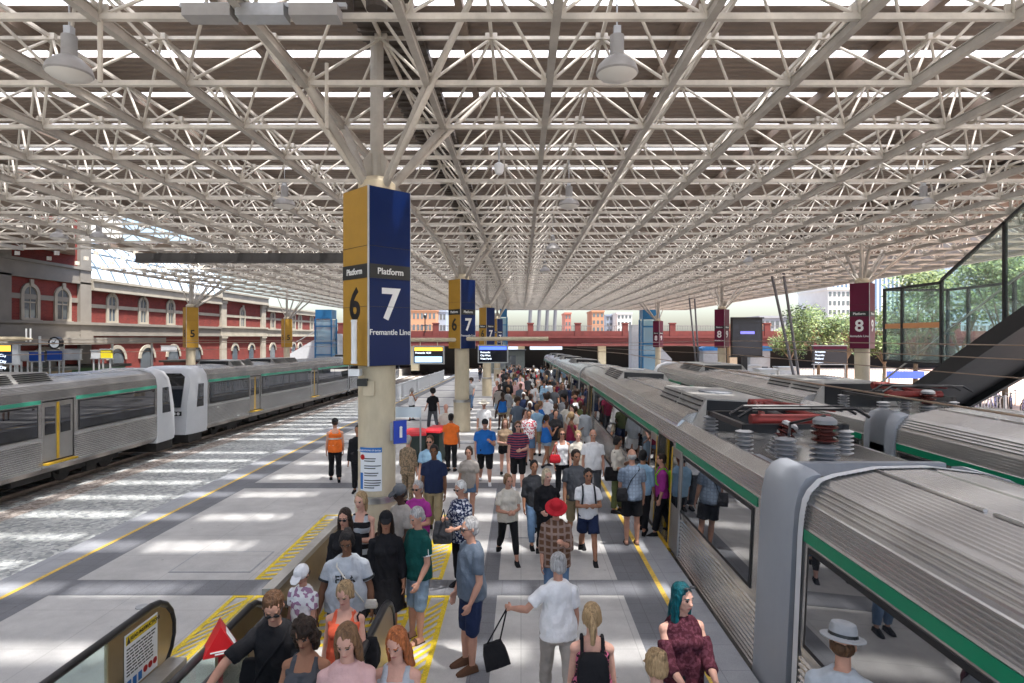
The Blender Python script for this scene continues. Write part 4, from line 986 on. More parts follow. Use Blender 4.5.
board(180, 345, 190, 349.5, 60, M_pgrey, 'grey board under the nearer number 5 sign', legs=False)
t = thing('station_clock', 'round black rimmed clock on a bracket before the grey stone wall', 'clock', (W(56, 343, 26).x, 26, W(56, 343, 26).z))
Mr = Matrix.Rotation(R(90), 3, 'X')
g = MB(); g.lathe((0, 0, 0), [(.01, -.1), (.27, -.1), (.27, .1), (.22, .1), (.22, .08), (.01, .08)], 24, axis=Mr); g.build('case', M_black, t, smooth='e')
g = MB(); g.lathe((0, 0, 0), [(.01, .081), (.2, .081), (.2, .09), (.01, .09)], 24, axis=Mr); g.build('face', mat('clock face', (.55, .58, .62), .4), t)
g = MB(); g.bar((0, -.10, 0), (.06, -.10, .13), .02); g.bar((0, -.10, 0), (-.1, -.10, .06), .025); g.build('hand', M_black, t)
g = MB(); g.bar((-.7, 0, .05), (-.25, 0, .0), .05); g.tube((-.7, 0, .3), (-.7, 0, -W(56, 343, 26).z), .05); g.build('bracket', M_galv, t)
# gantry boom
t = thing('signal_boom', 'cream boom with small white masts over the left edge departure screen', 'boom', (W(0, 339, 24).x, 24, W(0, 339, 24).z))
g = MB(); g.tube((-2, 0, 0), (.9, 0, 0), .12, .09, n=12); g.tube((.9, 0, 0), (1.3, 0, 0), .09, .03, n=12); g.build('arm', M_colm, t, smooth='e')
g = MB(); g.tube((1.05, 0, -.1), (1.05, 0, .42), .03); g.tube((1.22, 0, -.1), (1.22, 0, .42), .03); g.build('mast', M_white, t)
# kiosks, benches and shelter roof on the opposite platform
for k, (x, y, w_, c, lb) in enumerate(((-24.5, 30, 2.6, (.12, .09, .05), 'brown kiosk on the opposite platform below blue signs'), (-25.5, 36, 2.2, (.05, .10, .05), 'dark green kiosk on the opposite platform'), (-23.5, 24.5, 2.0, (.22, .16, .08), 'tan kiosk behind the left edge carriage roof'), (-26.5, 48, 3, (.16, .04, .03), 'red brown kiosk beside the sunlit wing'))):
    t = thing('kiosk', lb, 'kiosk', (x, y, gz(y))); m = mat('kiosk paint %d' % k, c, .6, var=.15)
    g = MB(); g.box(-w_/2, w_/2, -1, 1, 0, 2.4); g.build('walls', m, t)
    g = MB(); g.box(-w_/2-.2, w_/2+.2, -1.3, 1.3, 2.4, 2.55); g.build('roof', M_charcoal, t)
    g = MB(); g.box(-w_/2+.2, w_/2-.2, -1.02, -1.001, 1.0, 2.1); g.box(w_/2+.001, w_/2+.02, -.8, .8, 1.0, 2.1); g.build('shop_window', M_wing, t)

# ------------------------------------------------------------------ left background: white fence, stairs, blue lift
M_fence = mat('white fence paint', (.62, .64, .66), .45)
t = thing('white_fence', 'white picket railing along the far left edge of the central platform', 'fence', (-8.1, 37, gz(37)))
t.rotation_euler[0] = -math.atan(.015); g = MB(); g.box(-.03, .03, 0, 26, 1.05, 1.12); g.box(-.03, .03, 0, 26, .12, .18); g.build('rail', M_fence, t)
g = MB(); y = 0.1
while y < 26: g.box(-.025, .025, y-.05, y+.05, .18, 1.05); y += .34
g.build('picket', M_fence, t)['kind'] = 'stuff'
for k in range(9):
    g = MB(); g.box(-.05, .05, k*3.22-.05, k*3.22+.05, 0, 1.16); g.build('post', M_fence, t)
# lift tower (blue top, glass) twice
M_ltb = mat('lift tower blue', (.02, .14, .30), .4, var=.1); M_ltg = glassmat('lift glass', (.55, .75, .85), .1, .45)
def lift(px0, px1, ytop, y, lb):
    a = W(px0, ytop, y); b = W(px1, ytop, y); t = thing('lift_tower', lb, 'lift', ((a.x+b.x)/2, y, gz(y))); hw = (b.x-a.x)/2; H = a.z-gz(y)
    g = MB(); g.box(-hw, hw, -hw, hw, H-1.1, H); g.build('blue_top', M_ltb, t)
    g = MB()
    for sx in (-1, 1):
        for sy in (-1, 1): g.box(sx*hw-.08, sx*hw+.08, sy*hw-.08, sy*hw+.08, 0, H-1.1)
    for z in (2.6, H*.5, H*.75): g.box(-hw, hw, -hw-.05, -hw+.05, z-.08, z+.08); g.box(hw-.05, hw+.05, -hw, hw, z-.08, z+.08)
    g.build('frame', M_ltb, t)
    g = MB(); g.box(-hw+.09, hw-.09, -hw+.09, hw-.09, .1, H-1.2); g.build('glass_shaft', M_ltg, t)
lift(318, 334, 310, 74, 'blue topped glass lift tower beyond the left train')
lift(500, 507, 309, 82, 'blue topped glass lift tower behind the far 7 signs')
lift(641, 658, 310, 70, 'blue topped glass lift tower left of the maroon signs')
M_cg = mat('pale ramp panel', (.45, .47, .50), .6, var=.1)
t = thing('stair_block', 'pale grey sloping stair enclosure at the end of the left tracks', 'staircase', (W(300, 337, 76).x, 76, gz(76)))
g = MB(); g.add([(-3.5, -1, 0), (5, -1, 0), (5, -1, 5.2), (3.4, -1, 5.2), (-3.5, -1, 1.2), (-3.5, 1.4, 0), (5, 1.4, 0), (5, 1.4, 5.2), (3.4, 1.4, 5.2), (-3.5, 1.4, 1.2)], [(0, 1, 2, 3, 4), (9, 8, 7, 6, 5), (0, 5, 6, 1), (1, 6, 7, 2), (2, 7, 8, 3), (3, 8, 9, 4), (4, 9, 5, 0)]); g.build('enclosure', M_cg, t)
g = MB(); g.bar((-3.5, -1.05, 2.2), (3.4, -1.05, 6.2), .08); g.bar((3.4, -1.05, 6.2), (5, -1.05, 6.2), .08); g.build('handrail', M_galv, t)
t = thing('stair_block', 'pale grey sloping stair enclosure right of the far bridge piers', 'staircase', (W(650, 345, 78).x, 78, gz(78)))
g = MB(); g.add([(-2.6, -1, 0), (2.6, -1, 0), (2.6, -1, 2.0), (-1.6, -1, 6.4), (-2.6, -1, 6.4), (-2.6, 1, 0), (2.6, 1, 0), (2.6, 1, 2.0), (-1.6, 1, 6.4), (-2.6, 1, 6.4)], [(0, 1, 2, 3, 4), (9, 8, 7, 6, 5), (0, 5, 6, 1), (1, 6, 7, 2), (2, 7, 8, 3), (3, 8, 9, 4), (4, 9, 5, 0)]); g.build('enclosure', M_cg, t)
# ------------------------------------------------------------------ red road bridge at the end of the station
M_bridge = mat('dark red bridge steel', (.11, .022, .02), .6, var=.2, scale=.6); M_bric2 = mat('red bridge parapet', (.12, .024, .02), .7, var=.25, scale=.8); M_pier = mat('cream bridge pier', (.42, .37, .26), .7, var=.1)
YBr = 95
t = thing('road_bridge', 'dark red steel road bridge with pale railing across the end of the station', 'bridge', (0, YBr, gz(YBr)))
zz = -gz(YBr)
g = MB(); g.box(-40, 75, 0, 9, 2.75+zz, 4.1+zz); g.box(-40, 75, -.25, 0, 2.6+zz, 3.0+zz); g.box(-40, 75, -.25, 0, 3.9+zz, 4.2+zz); g.build('girder', M_bridge, t)
g = MB(); g.box(-40, 75, -.05, .15, 4.2+zz, 5.0+zz); g.build('parapet', M_bric2, t)
g = MB(); g.box(-40, 75, 0, .1, 5.75+zz, 5.85+zz); x = -40
while x < 75: g.box(x-.03, x+.03, .02, .08, 5.0+zz, 5.75+zz); x += .4
g.build('railing', mat('grey bridge railing', (.16, .15, .15), .5), t)
x = -36; 
while x < 75:
    g = MB(); g.box(x-.45, x+.45, -.15, .5, 4.2+zz, 6.1+zz); g.box(x-.55, x+.55, -.2, .55, 6.1+zz, 6.3+zz); g.build('railing_pillar', M_bric2, t); x += 7.5
for x in (-17, -9, .0, 13, 22, 34):
    g = MB(); g.box(x-.6, x+.6, 1, 2.2, -.3, 2.75+zz); g.build('pier', M_pier, t)
g = MB(); g.box(-40, 75, 8.5, 9, -1.3, 2.75+zz); g.build('underpass_shade_wall', mat('painted underpass shade', (.035, .033, .032), .8), t)  # near-black back wall stands in for the shade under the bridge
for k, (x0, x1) in enumerate(((-5.5, -.5), (1.4, 6.5))):
    g = MB(); g.box(x0, x1, -.3, -.26, 2.05+zz, 2.55+zz); tag(g.build('fluorescent_panel', mat('pale blue soffit panel', (.5, .6, .72), .5), None, loc=(0, YBr, gz(YBr))), ['left pale blue panel under the red bridge', 'right pale blue panel under the red bridge'][k], 'panel')
t = thing('street_lamp', 'old fashioned black lamp on the bridge pillar left of the second column', 'lamp', (W(425, 330, 94.8).x, 94.8, 4.7))
g = MB(); g.tube((0, 0, 0), (0, 0, 2.2), .09, n=8); g.lathe((0, 0, 2.2), [(.1, 0), (.25, .25), (.28, .6), (.1, .85), (.02, 1.0)], 12); g.tube((-.55, 0, 1.2), (.55, 0, 1.2), .05); g.build('post', M_black, t)
# far platform shelter fittings behind the crowd
t = thing('waiting_shelter', 'grey green shelter wall behind the far crowd under the bridge', 'shelter', (-.9, 80, gz(80)))
g = MB(); g.box(-3.2, 1.4, 0, 3, 0, 3.0); g.build('walls', mat('grey green cladding', (.16, .18, .17), .6, var=.15), t); g = MB(); g.box(-2.6, -1.4, -.03, 0, .9, 2.4); g.box(-1.1, .2, -.03, 0, .9, 2.4); g.build('window', M_wing, t); g = MB(); g.box(-3.4, 1.6, -.4, 3.1, 3.0, 3.15); g.build('roof', M_charcoal, t)

# ------------------------------------------------------------------ city beyond
def tower(px0, px1, ytop, y, mt, lb, fl=8, cols=6, wm=None, dep=14):
    a = W(px0, ytop, y); b = W(px1, ytop, y); t = thing('city_building', lb, 'building', ((a.x+b.x)/2, y, gz(y))); hw = (b.x-a.x)/2; H = a.z-gz(y)
    g = MB(); g.box(-hw, hw, 0, dep, -.2, H); g.build('wall', mt, t)
    g = MB(); fh = H/fl; cw = 2*hw/cols
    for i in range(fl):
        for j in range(cols):
            if wm == 'strip': continue
            g.box(-hw+cw*(j+.2), -hw+cw*(j+.8), -.05, .0, fh*(i+.3), fh*(i+.8))
    if wm == 'strip':
        for j in range(cols): g.box(-hw+cw*(j+.15), -hw+cw*(j+.6), -.05, 0, .5, H-.5)
    o = g.build('window', M_wing if wm != 'strip' else mat('blue strip glazing', (.16, .24, .36), .2, .3), t); o['kind'] = 'stuff'
    g = MB(); g.box(-hw-.2, hw+.2, -.2, dep+.2, H, H+.5); g.build('roof', mt, t)
M_ob = mat('orange brick building', (.42, .21, .12), .8, var=.1, scale=.2); M_pb = mat('pale rendered building', (.62, .62, .60), .7, var=.1, scale=.2); M_bb = mat('blue grey cladding', (.28, .33, .40), .5, var=.1, scale=.2)
tower(408, 436, 311, 170, M_ob, 'orange brick building seen between the nearest and second signs', 4, 7)
tower(436, 446, 312, 175, M_bb, 'narrow blue grey building right of the orange brick one', 4, 3)
tower(592, 604, 312, 190, M_ob, 'slim orange brick building above the red bridge', 6, 3)
tower(565, 571, 314, 190, mat('dull red brick tower', (.40, .14, .10), .8), 'narrow dull red building above the red bridge', 6, 2)
tower(606, 616, 316, 210, M_bb, 'pale blue building right of the slim orange one', 6, 3)
tower(617, 632, 314, 200, M_pb, 'white building near the right end of the far opening', 6, 4)
tower(828, 850, 290, 130, M_pb, 'pale building left of the maroon 8 sign', 8, 5)
tower(832, 925, 266, 150, M_pb, 'large pale striped building behind the maroon 8 sign', 1, 22, 'strip')
tower(760, 800, 318, 140, mat('grey low building', (.33, .34, .36), .7), 'low grey building beyond the red bridge right of the screen', 3, 8)
tower(905, 1020, 258, 170, M_bb, 'wide blue grey building behind the trees at right', 9, 14)
tower(740, 770, 326, 125, M_ob, 'low orange brick building behind the big screen', 2, 6)
tower(-60, 60, 200, 90, M_pb, 'pale building far left behind the brick building', 8, 8)
# slanted light masts beyond
M_mast = mat('grey slanted mast', (.13, .13, .14), .5)
for x0, x1, y, l in ((775, 800, 38, 'left one of the tall slanted pair of poles right of the screen'), (786, 803, 38, 'right one of the tall slanted pair of poles right of the screen'), (690, 698, 60, 'left slanted pole beside the small maroon sign'), (695, 700, 60, 'right slanted pole beside the small maroon sign')):
    a = W(x0, 290 if y == 38 else 305, y); b = W(x1, 378 if y == 38 else 368, y); b.z = gz(y)-.06; g = MB(); g.tube(b, a+(a-b)*.15, .085, n=10); tag(g.build('slanted_pole', M_mast, None, smooth='e'), l, 'pole')
for k, (px, y) in enumerate(((528, 120), (537, 120), (545, 121), (553, 120))):
    a = W(px+3, 306, y); b = W(px, 336, y); g = MB(); g.tube(b-Vector((0, 0, 4)), a+Vector((0, 0, 1)), .35, n=8); tag(g.build('slanted_pole', M_mast), ['leftmost', 'second', 'third', 'rightmost'][k]+' of the four dark slanting columns above the red bridge', 'pole')
# ------------------------------------------------------------------ trees
M_bark = mat('bark', (.16, .12, .08), .9, var=.3, scale=6); LF = [mat('leaf green %d' % k, c, .6, var=.2, scale=3) for k, c in enumerate(((.10, .15, .04), (.16, .20, .06), (.06, .10, .035)))]
for m_ in LF: m_.node_tree.nodes['Principled BSDF'].inputs['Transmission Weight'].default_value = 0
def tree(x, y, h, r, lb, seed, dense=900):
    rr = random.Random(seed); t = thing('street_tree', lb, 'tree', (x, y, gz(y)-.06), 0, 'trees beyond the right platform')
    g = MB(); g.tube((0, 0, 0), (.1, .1, h*.35), .17, .12, n=8); tips = []
    for k in range(7):
        a = k*.9+rr.random(); e = Vector((math.cos(a)*r*.6*rr.uniform(.5, 1), math.sin(a)*r*.6*rr.uniform(.5, 1), h*rr.uniform(.55, .9))); g.tube((.1, .1, h*.33), e, .08, .025, n=6); tips.append(e)
        for q in range(2):
            e2 = e+Vector((rr.uniform(-1, 1)*r*.4, rr.uniform(-1, 1)*r*.4, rr.uniform(0, .18)*h)); g.tube(e*.75+Vector((.1, .1, h*.33))*.25, e2, .03, .012, n=5); tips.append(e2)
    g.build('trunk', M_bark, t)
    g = MB()
    for c in tips+[e+Vector((rr.gauss(0, .4), rr.gauss(0, .4), rr.gauss(0, .3))) for e in tips]:
        cr = r*rr.uniform(.22, .40); mi = rr.randrange(3)
        for q in range(dense//len(tips)):
            d = Vector((rr.gauss(0, 1), rr.gauss(0, 1), rr.gauss(0, .8))); d = d.normalized()*cr*rr.random()**.4; p = c+d
            u = Vector((rr.gauss(0, 1), rr.gauss(0, 1), rr.gauss(0, 1))).normalized(); v = u.orthogonal().normalized(); s_ = rr.uniform(.09, .17)
            g.add([p-u*s_, p+v*s_*.5, p+u*s_, p-v*s_*.5], [(0, 1, 2, 3)], mi if rr.random() < .7 else rr.randrange(3))
    g.build('crown', LF, t, fix=False)
for k, (px, y, h, r, l) in enumerate(((818, 50, 6.6, 3.0, 'yellow green tree behind the small departure board right of the poles'), (846, 62, 7, 3.0, 'tree left of the maroon 8 sign'), (915, 38, 7.4, 3.2, 'tree seen through the left glass stair panel'), (960, 42, 9.5, 3.8, 'big tree seen through the middle of the glass stair'), (1005, 36, 10, 3.6, 'tree seen through the glass at the right edge'), (884, 55, 6, 2.6, 'tree between the maroon 8 sign and the stair'), (1060, 34, 10, 4, 'tree just beyond the right edge of the picture'), (790, 75, 6, 3, 'small distant tree behind the slanted poles'))):
    tree((px-VX)*y/FPX, y, h, r, l, k, 2600 if y < 50 else 2000)
# ------------------------------------------------------------------ right platform things
t = thing('video_screen', 'big black rectangular screen on a post beside the maroon 9 sign', 'screen', (16.9, 45, gz(45)))
g = MB(); g.box(-1.15, 1.15, -.15, .15, 2.9-.0, 5.75); g.box(-1.25, 1.25, -.25, -.15, 5.7, 5.8); g.box(-1.25, 1.25, -.2, .2, 2.8, 2.9); g.build('cabinet', M_black, t)
g = MB(); g.box(-1.05, 1.05, -.165, -.152, 3.0, 5.65); g.build('display', mat('dark display', (.03, .035, .05), .25), t)
g = MB(); g.box(-.5, .55, -.17, -.166, 4.55, 4.75); g.build('lit_caption', mat('lit violet caption', (.15, .15, .7), .4, emit=.5), t)
g = MB(); g.box(-.35, .05, -.1, .1, 0, 2.8); g.build('post', M_black, t)
t = board(812, 346, 847, 364, 34, mat('dark timetable board', (.05, .05, .06), .3), 'departure board with maroon header right of the slanted poles', 'departure_display', 'screen', extra=lambda t, hw, z0, z1: (MBx(t, hw, z0, z1))) if False else None
def bx(t, hw, z0, z1):
    g = MB(); g.box(-hw+.02, hw-.02, -.02, -.004, z1-.18, z1-.02); g.build('header_bar', M_maroon, t)
    for k in range(4): text(['Armadale', 'Thornlie', 'Midland', 'Airport'][k], .15, M_emw, t, (-hw+.1, -.01, z1-.32-.19*k), 0, align='LEFT', name='screen_lettering')
board(813, 346, 847, 364, 33, mat('dark timetable board', (.05, .05, .06), .3), 'departure board with maroon header right of the slanted poles', 'departure_display', 'screen', extra=bx)
# blue round bus style signs, white huts
for px, y, l in ((710, 60, 'rounded blue kiosk roof left of the maroon 9 column'), (757, 52, 'blue awning right of the big screen post')):
    a = W(px, 350, y); t = thing('kiosk', l, 'kiosk', (a.x, y, gz(y))); z1 = a.z-gz(y)+.3
    g = MB(); g.prism([(-1.0, z1-.35), (1.0, z1-.35), (.95, z1-.1), (.6, z1+.05), (-.6, z1+.05), (-.95, z1-.1)], -.8, .8); g.build('roof', mat('bright blue awning', (.04, .22, .55), .4), t)
    g = MB(); g.box(-.85, .85, -.7, .7, 0, z1-.35); g.build('walls', M_pgrey, t); g = MB(); g.box(-.65, .65, -.73, -.7, .8, 1.9); g.build('window', M_wing, t)
for px, y, w_, l in ((765, 42, 1.2, 'white equipment cabinet below the big screen'), (745, 50, 2.4, 'low white hut left of the screen post'), (785, 46, 1.4, 'white cabinet by the right platform railing')):
    x = (px-VX)*y/FPX; t = thing('cabinet', l, 'cabinet', (x, y, gz(y))); g = MB(); g.box(-w_/2, w_/2, -.5, .5, 0, 2.0); g.build('case', M_pb, t); g = MB(); g.box(-w_/2-.05, w_/2+.05, -.55, .55, 2.0, 2.08); g.build('roof', M_cg, t); g = MB(); g.box(-w_/2+.1, w_/2-.1, -.515, -.5, .2, 1.8); g.build('door', M_pgrey, t)
# railings
def railing(x, ya, yb, lb, ht=1.25, sp=.5, z=0):
    t = thing('railing', lb, 'railing', (x, ya, gz(ya)+z)); 
    if ya > 24: t.rotation_euler[0] = -math.atan(.015)
    g = MB(); L = yb-ya; g.box(-.03, .03, 0, L, ht-.05, ht); g.box(-.02, .02, 0, L, .12, .16); g.build('rail', M_galv, t)
    g = MB(); y = .1
    while y < L: g.box(-.012, .012, y-.012, y+.012, .16, ht-.05); y += sp*.35
    g.build('baluster', M_galv, t)['kind'] = 'stuff'
    for k in range(int(L/2.4)+1): g = MB(); g.box(-.035, .035, k*2.4-.035, k*2.4+.035, 0, ht+.05); g.build('post', M_galv, t)
railing(20.6, 25.5, 70, 'long grey railing along the back of the right platform', 1.5)
t = thing('railing', 'dark railing with thin bars at the end of the right platform', 'railing', (24, 62, gz(62))); g = MB(); g.box(-9, 16, -.03, .03, 1.3, 1.36); g.build('rail', M_galv, t); g = MB(); x = -9
while x < 16: g.box(x-.02, x+.02, -.02, .02, 0, 1.3); x += .3
g.build('baluster', M_galv, t)['kind'] = 'stuff'
# glass walled stair at the right
M_sgl = glassmat('stair glass', (.90, .975, .955), .0, .05); M_stc = mat('black stair steel', (.02, .02, .021), .45, var=.15); M_tread = mat('stair tread', (.16, .15, .14), .6)
SX0, SX1 = 15.0, 17.6
st = thing('glass_staircase', 'black stair with full height greenish glass sides climbing to the right edge', 'staircase', (SX0, 27.2, 0))
def sz(y): return (27.2-y)*.54        # world y -> stair height
def sec(g, y0, y1, zoff0, zoff1, x0, x1, m=0):
    P = [(x0, y0-27.2, sz(y0)+zoff0), (x1, y0-27.2, sz(y0)+zoff0), (x1, y1-27.2, sz(y1)+zoff0), (x0, y1-27.2, sz(y1)+zoff0), (x0, y0-27.2, sz(y0)+zoff1), (x1, y0-27.2, sz(y0)+zoff1), (x1, y1-27.2, sz(y1)+zoff1), (x0, y1-27.2, sz(y1)+zoff1)]
    g.add(P, [(0, 3, 2, 1), (4, 5, 6, 7), (0, 1, 5, 4), (1, 2, 6, 5), (2, 3, 7, 6), (3, 0, 4, 7)], m)
for x in (0, SX1-SX0):
    g = MB(); sec(g, 12.5, 27.2, -.75, -.12, x-.08, x+.08); g.build('stringer', M_stc, st)
g = MB(); sec(g, 12.5, 26.5, -.5, -.38, .1, SX1-SX0-.1); g.build('soffit', M_stc, st)
y = 26.9; n = 0
while y > 12.6:
    g = MB(); g.box(.08, SX1-SX0-.08, y-.33-27.2, y-27.2, sz(y)-.05, sz(y)+.0); g.box(.08, SX1-SX0-.08, y-.34-27.2, y-.32-27.2, sz(y), sz(y)+.13); g.build('tread', M_tread, st); y -= .33
posts = [12.6, 15.0, 18.6, 21.4, 23.6]
for x in (0, SX1-SX0):
    for y in posts:
        g = MB(); top = (sz(y)+2.9) if y <= 21.4 else 5.95; g.box(x-.05, x+.05, y-27.2-.05, y-27.2+.05, sz(y)-.2 if y <= 21.4 else 3.0, top); g.build('post', M_stc, st)
    for a, b in zip(posts[:3], posts[1:4]):
        g = MB(); sec(g, a+.06, b-.06, -.1, 2.85, x-.012, x+.012); g.build('glass_panel', M_sgl, st)
    g = MB(); sec(g, 12.5, 21.4, 2.86, 2.96, x-.05, x+.05); g.box(x-.05, x+.05, 21.4-27.2, 24.75-27.2, 5.9, 6.0); g.box(x-.05, x+.05, 21.4-27.2, 24.75-27.2, 3.0, 3.08); g.build('top_rail', M_stc, st)
    for a, b in ((21.46, 23.54), (23.66, 24.75)):
        g = MB(); g.box(x-.012, x+.012, a-27.2, b-27.2, 3.08, 5.9); g.build('glass_panel', M_sgl, st)
    g = MB(); sec(g, 13, 26.8, 1.0, 1.06, x+.1 if x == 0 else x-.15, x+.15 if x == 0 else x-.1); g.build('handrail', M_steel, st)
    g = MB(); sec(g, 24.8, 27.0, .0, 1.3, x-.01, x+.01); g.build('lower_glass', M_sgl, st)
g = MB(); g.box(-.05, SX1-SX0+.05, 24.7-27.2, 24.8-27.2, 5.9, 6.0); g.box(-.05, .05, 24.7-27.2, 24.8-27.2, 3.0, 6); g.box(SX1-SX0-.05, SX1-SX0+.05, 24.7-27.2, 24.8-27.2, 3.0, 6); g.box(-.05, SX1-SX0+.05, 24.7-27.2, 24.8-27.2, 3.0, 3.08); g.build('end_frame', M_stc, st)
g = MB(); g.box(.06, SX1-SX0-.06, 24.74-27.2, 24.76-27.2, 3.08, 5.9); g.build('glass_panel', M_sgl, st)
g = MB(); g.box(-.014, -.012, 21.5-27.2, 24.7-27.2, 4.35, 4.55); g.build('manifestation_strip', mat('orange glass strip', (.6, .28, .12), .6), st)
t = thing('ticket_hall_sign', 'small blue illuminated sign below the glass stair box', 'sign', (16.4, 25.6, 0)); g = MB(); g.box(-.75, .75, -.1, .1, 2.25, 2.55); g.build('panel', mat('lit blue sign', (.12, .18, .75), .4, emit=.4), t); g = MB(); g.tube((-.7, 0, 0), (-.7, 0, 2.3), .03); g.tube((.7, 0, 0), (.7, 0, 2.3), .03); g.build('post', M_stc, t)
# bicycles
def bicycle(x, y, rz, lb, first=None):
    if first:
        o = copy_tree(first); o.location = (x, y, gz(y)-.06); o.rotation_euler[2] = rz; o['label'] = lb; return o
    t = thing('bicycle', lb, 'bicycle', (x, y, gz(y)-.06), rz, 'bicycles parked at the right')
    for dx in (-.52, .52):
        g = MB(); n = 20
        P = [Vector((dx+.33*math.cos(2*math.pi*k/n), 0, .34+.33*math.sin(2*math.pi*k/n))) for k in range(n+1)]
        g.path(P, .022, 5); 
        for k in range(0, n, 2): g.tube((dx, 0, .34), P[k], .004, n=3)
        g.build('wheel', M_rub, t)
    g = MB(); A = (-.52, 0, .34); B = (-.05, 0, .30); C = (-.2, 0, .80); D = (.38, 0, .82)
    for p, q in ((A, B), (A, C), (B, C), (C, D), (B, D), (D, (.52, 0, .34))): g.tube(p, q, .022, n=6)
    g.build('frame', mat('bicycle paint', (.16, .16, .35), .35), t)
    g = MB(); g.path([Vector((.38, 0, .82)), Vector((.36, 0, 1.0)), Vector((.42, -.25, 1.03))], .014, 5); g.path([Vector((.36, 0, 1.0)), Vector((.42, .25, 1.03))], .014, 5); g.build('handlebar', M_galv, t)
    g = MB(); g.ell((-.23, 0, .92), (.13, .07, .035), 10, 6); g.tube((-.2, 0, .8), (-.23, 0, .92), .014); g.build('saddle', M_black, t)
    return t
b0 = None; rr = random.Random(4); rows_ = ['front', 'second', 'third', 'back']
ordn = ['first', 'second', 'third', 'fourth', 'fifth', 'sixth', 'seventh', 'eighth', 'ninth']
for r_ in range(4):
    for k in range(9):
        x = 23.6+k*.95+rr.uniform(-.1, .1)+r_*.9; y = 31.5+r_*2.1
        lb = 'parked bicycle, %s from the left in the %s row beyond the stair' % (ordn[k], rows_[r_])
        o = bicycle(x, y, R(60+rr.uniform(-12, 12)), lb, b0); b0 = b0 or o
# crossing notice sign on a pole with ramp between platforms
# ------------------------------------------------------------------ people
SK = {'p': (.50, .27, .19), 'f': (.58, .33, .25), 't': (.36, .18, .11), 'b': (.17, .085, .05), 'd': (.075, .04, .028)}
def cloth(key, col, pat=None, col2=None, sc_=1.):
    nm = 'cloth ' + key
    if nm in MATS: return MATS[nm]
    m = mat(nm, col, .85, var=.12, scale=5, bump=.7, bscale=11, bdist=.03, spec=.2)
    if pat:
        n, l, b = nodes(m); tc = n.new('ShaderNodeTexCoord'); src = b.inputs['Base Color'].links[0].from_socket
        mx = n.new('ShaderNodeMix'); mx.data_type = 'RGBA'; mx.inputs[7].default_value = (*col2, 1); l.new(src, mx.inputs[6])
        th = n.new('ShaderNodeMath'); th.operation = 'GREATER_THAN'
        if pat == 'stripe':
            wv = n.new('ShaderNodeTexWave'); wv.bands_direction = 'Z'; wv.inputs['Scale'].default_value = 5*sc_; l.new(tc.outputs['Object'], wv.inputs['Vector']); l.new(wv.outputs[0], th.inputs[0]); th.inputs[1].default_value = .55
        elif pat == 'check':
            sx = n.new('ShaderNodeSeparateXYZ'); l.new(tc.outputs['Object'], sx.inputs[0]); q = []
            for k in (0, 2):
                a = n.new('ShaderNodeMath'); a.operation = 'MULTIPLY'; a.inputs[1].default_value = 70*sc_; l.new(sx.outputs[k], a.inputs[0])
                s_ = n.new('ShaderNodeMath'); s_.operation = 'SINE'; l.new(a.outputs[0], s_.inputs[0]); q.append(s_)
            ad = n.new('ShaderNodeMath'); ad.operation = 'MAXIMUM'; l.new(q[0].outputs[0], ad.inputs[0]); l.new(q[1].outputs[0], ad.inputs[1]); l.new(ad.outputs[0], th.inputs[0]); th.inputs[1].default_value = .5
        else:
            vo = n.new('ShaderNodeTexNoise'); vo.inputs['Scale'].default_value = 22*sc_; vo.inputs['Detail'].default_value = 1; l.new(tc.outputs['Object'], vo.inputs['Vector']); l.new(vo.outputs[0], th.inputs[0]); th.inputs[1].default_value = .53
        l.new(th.outputs[0], mx.inputs[0]); l.new(mx.outputs[2], b.inputs['Base Color'])
    return m
CC = dict(white=(.74, .74, .74), black=(.014, .014, .016), grey=(.30, .31, .32), lgrey=(.42, .45, .48), dgrey=(.075, .08, .09), charcoal=(.04, .042, .048), navy=(.018, .028, .07), denim=(.10, .17, .28), ldenim=(.24, .33, .42), slate=(.10, .125, .16),
          blue=(.02, .13, .42), sky=(.28, .45, .60), red=(.45, .02, .03), coral=(.70, .12, .06), pink=(.60, .38, .36), purple=(.36, .04, .26), burg=(.06, .014, .022), green=(.008, .07, .06), olive=(.10, .12, .05), khaki=(.28, .23, .14), beige=(.42, .36, .27), tan=(.32, .23, .15),
          brown=(.12, .06, .035), orange=(.80, .17, .03), teal=(.02, .25, .25), lime=(.20, .50, .03), cream=(.58, .54, .46), stone=(.33, .30, .27), yellow=(.7, .5, .1), maroon=(.2, .02, .05))
HC = dict(black=(.012, .010, .010), dark=(.03, .018, .012), brown=(.09, .045, .022), lbrown=(.18, .10, .05), blonde=(.34, .23, .12), lblonde=(.50, .41, .28), ginger=(.38, .12, .04), grey=(.36, .35, .34), white=(.62, .61, .58), teal=(.0, .065, .08))
def hairmat(c):
    nm = 'hair '+c
    if nm in MATS: return MATS[nm]
    m = mat(nm, HC[c], .45, var=.6, scale=30, bump=1., bscale=60, stretch=(1.6, 1.6, .14), bdist=.012, spec=.3); return m
def skinmat(k): return mat('skin '+k, SK[k], .72, var=.12, scale=9, spec=.2, bump=.15, bscale=50)
M_lip = {k: mat('lip '+k, (c[0]*.75, c[1]*.45, c[2]*.5), .5) for k, c in SK.items()}
M_eye = mat('eye dark', (.02, .015, .012), .3); M_sclera = mat('eye white', (.30, .26, .24), .3)
def col(c, pat=None, c2=None, s=1.):
    return cloth(c+(' '+pat+' '+c2+str(s) if pat else ''), CC[c], pat, CC[c2] if c2 else None, s)
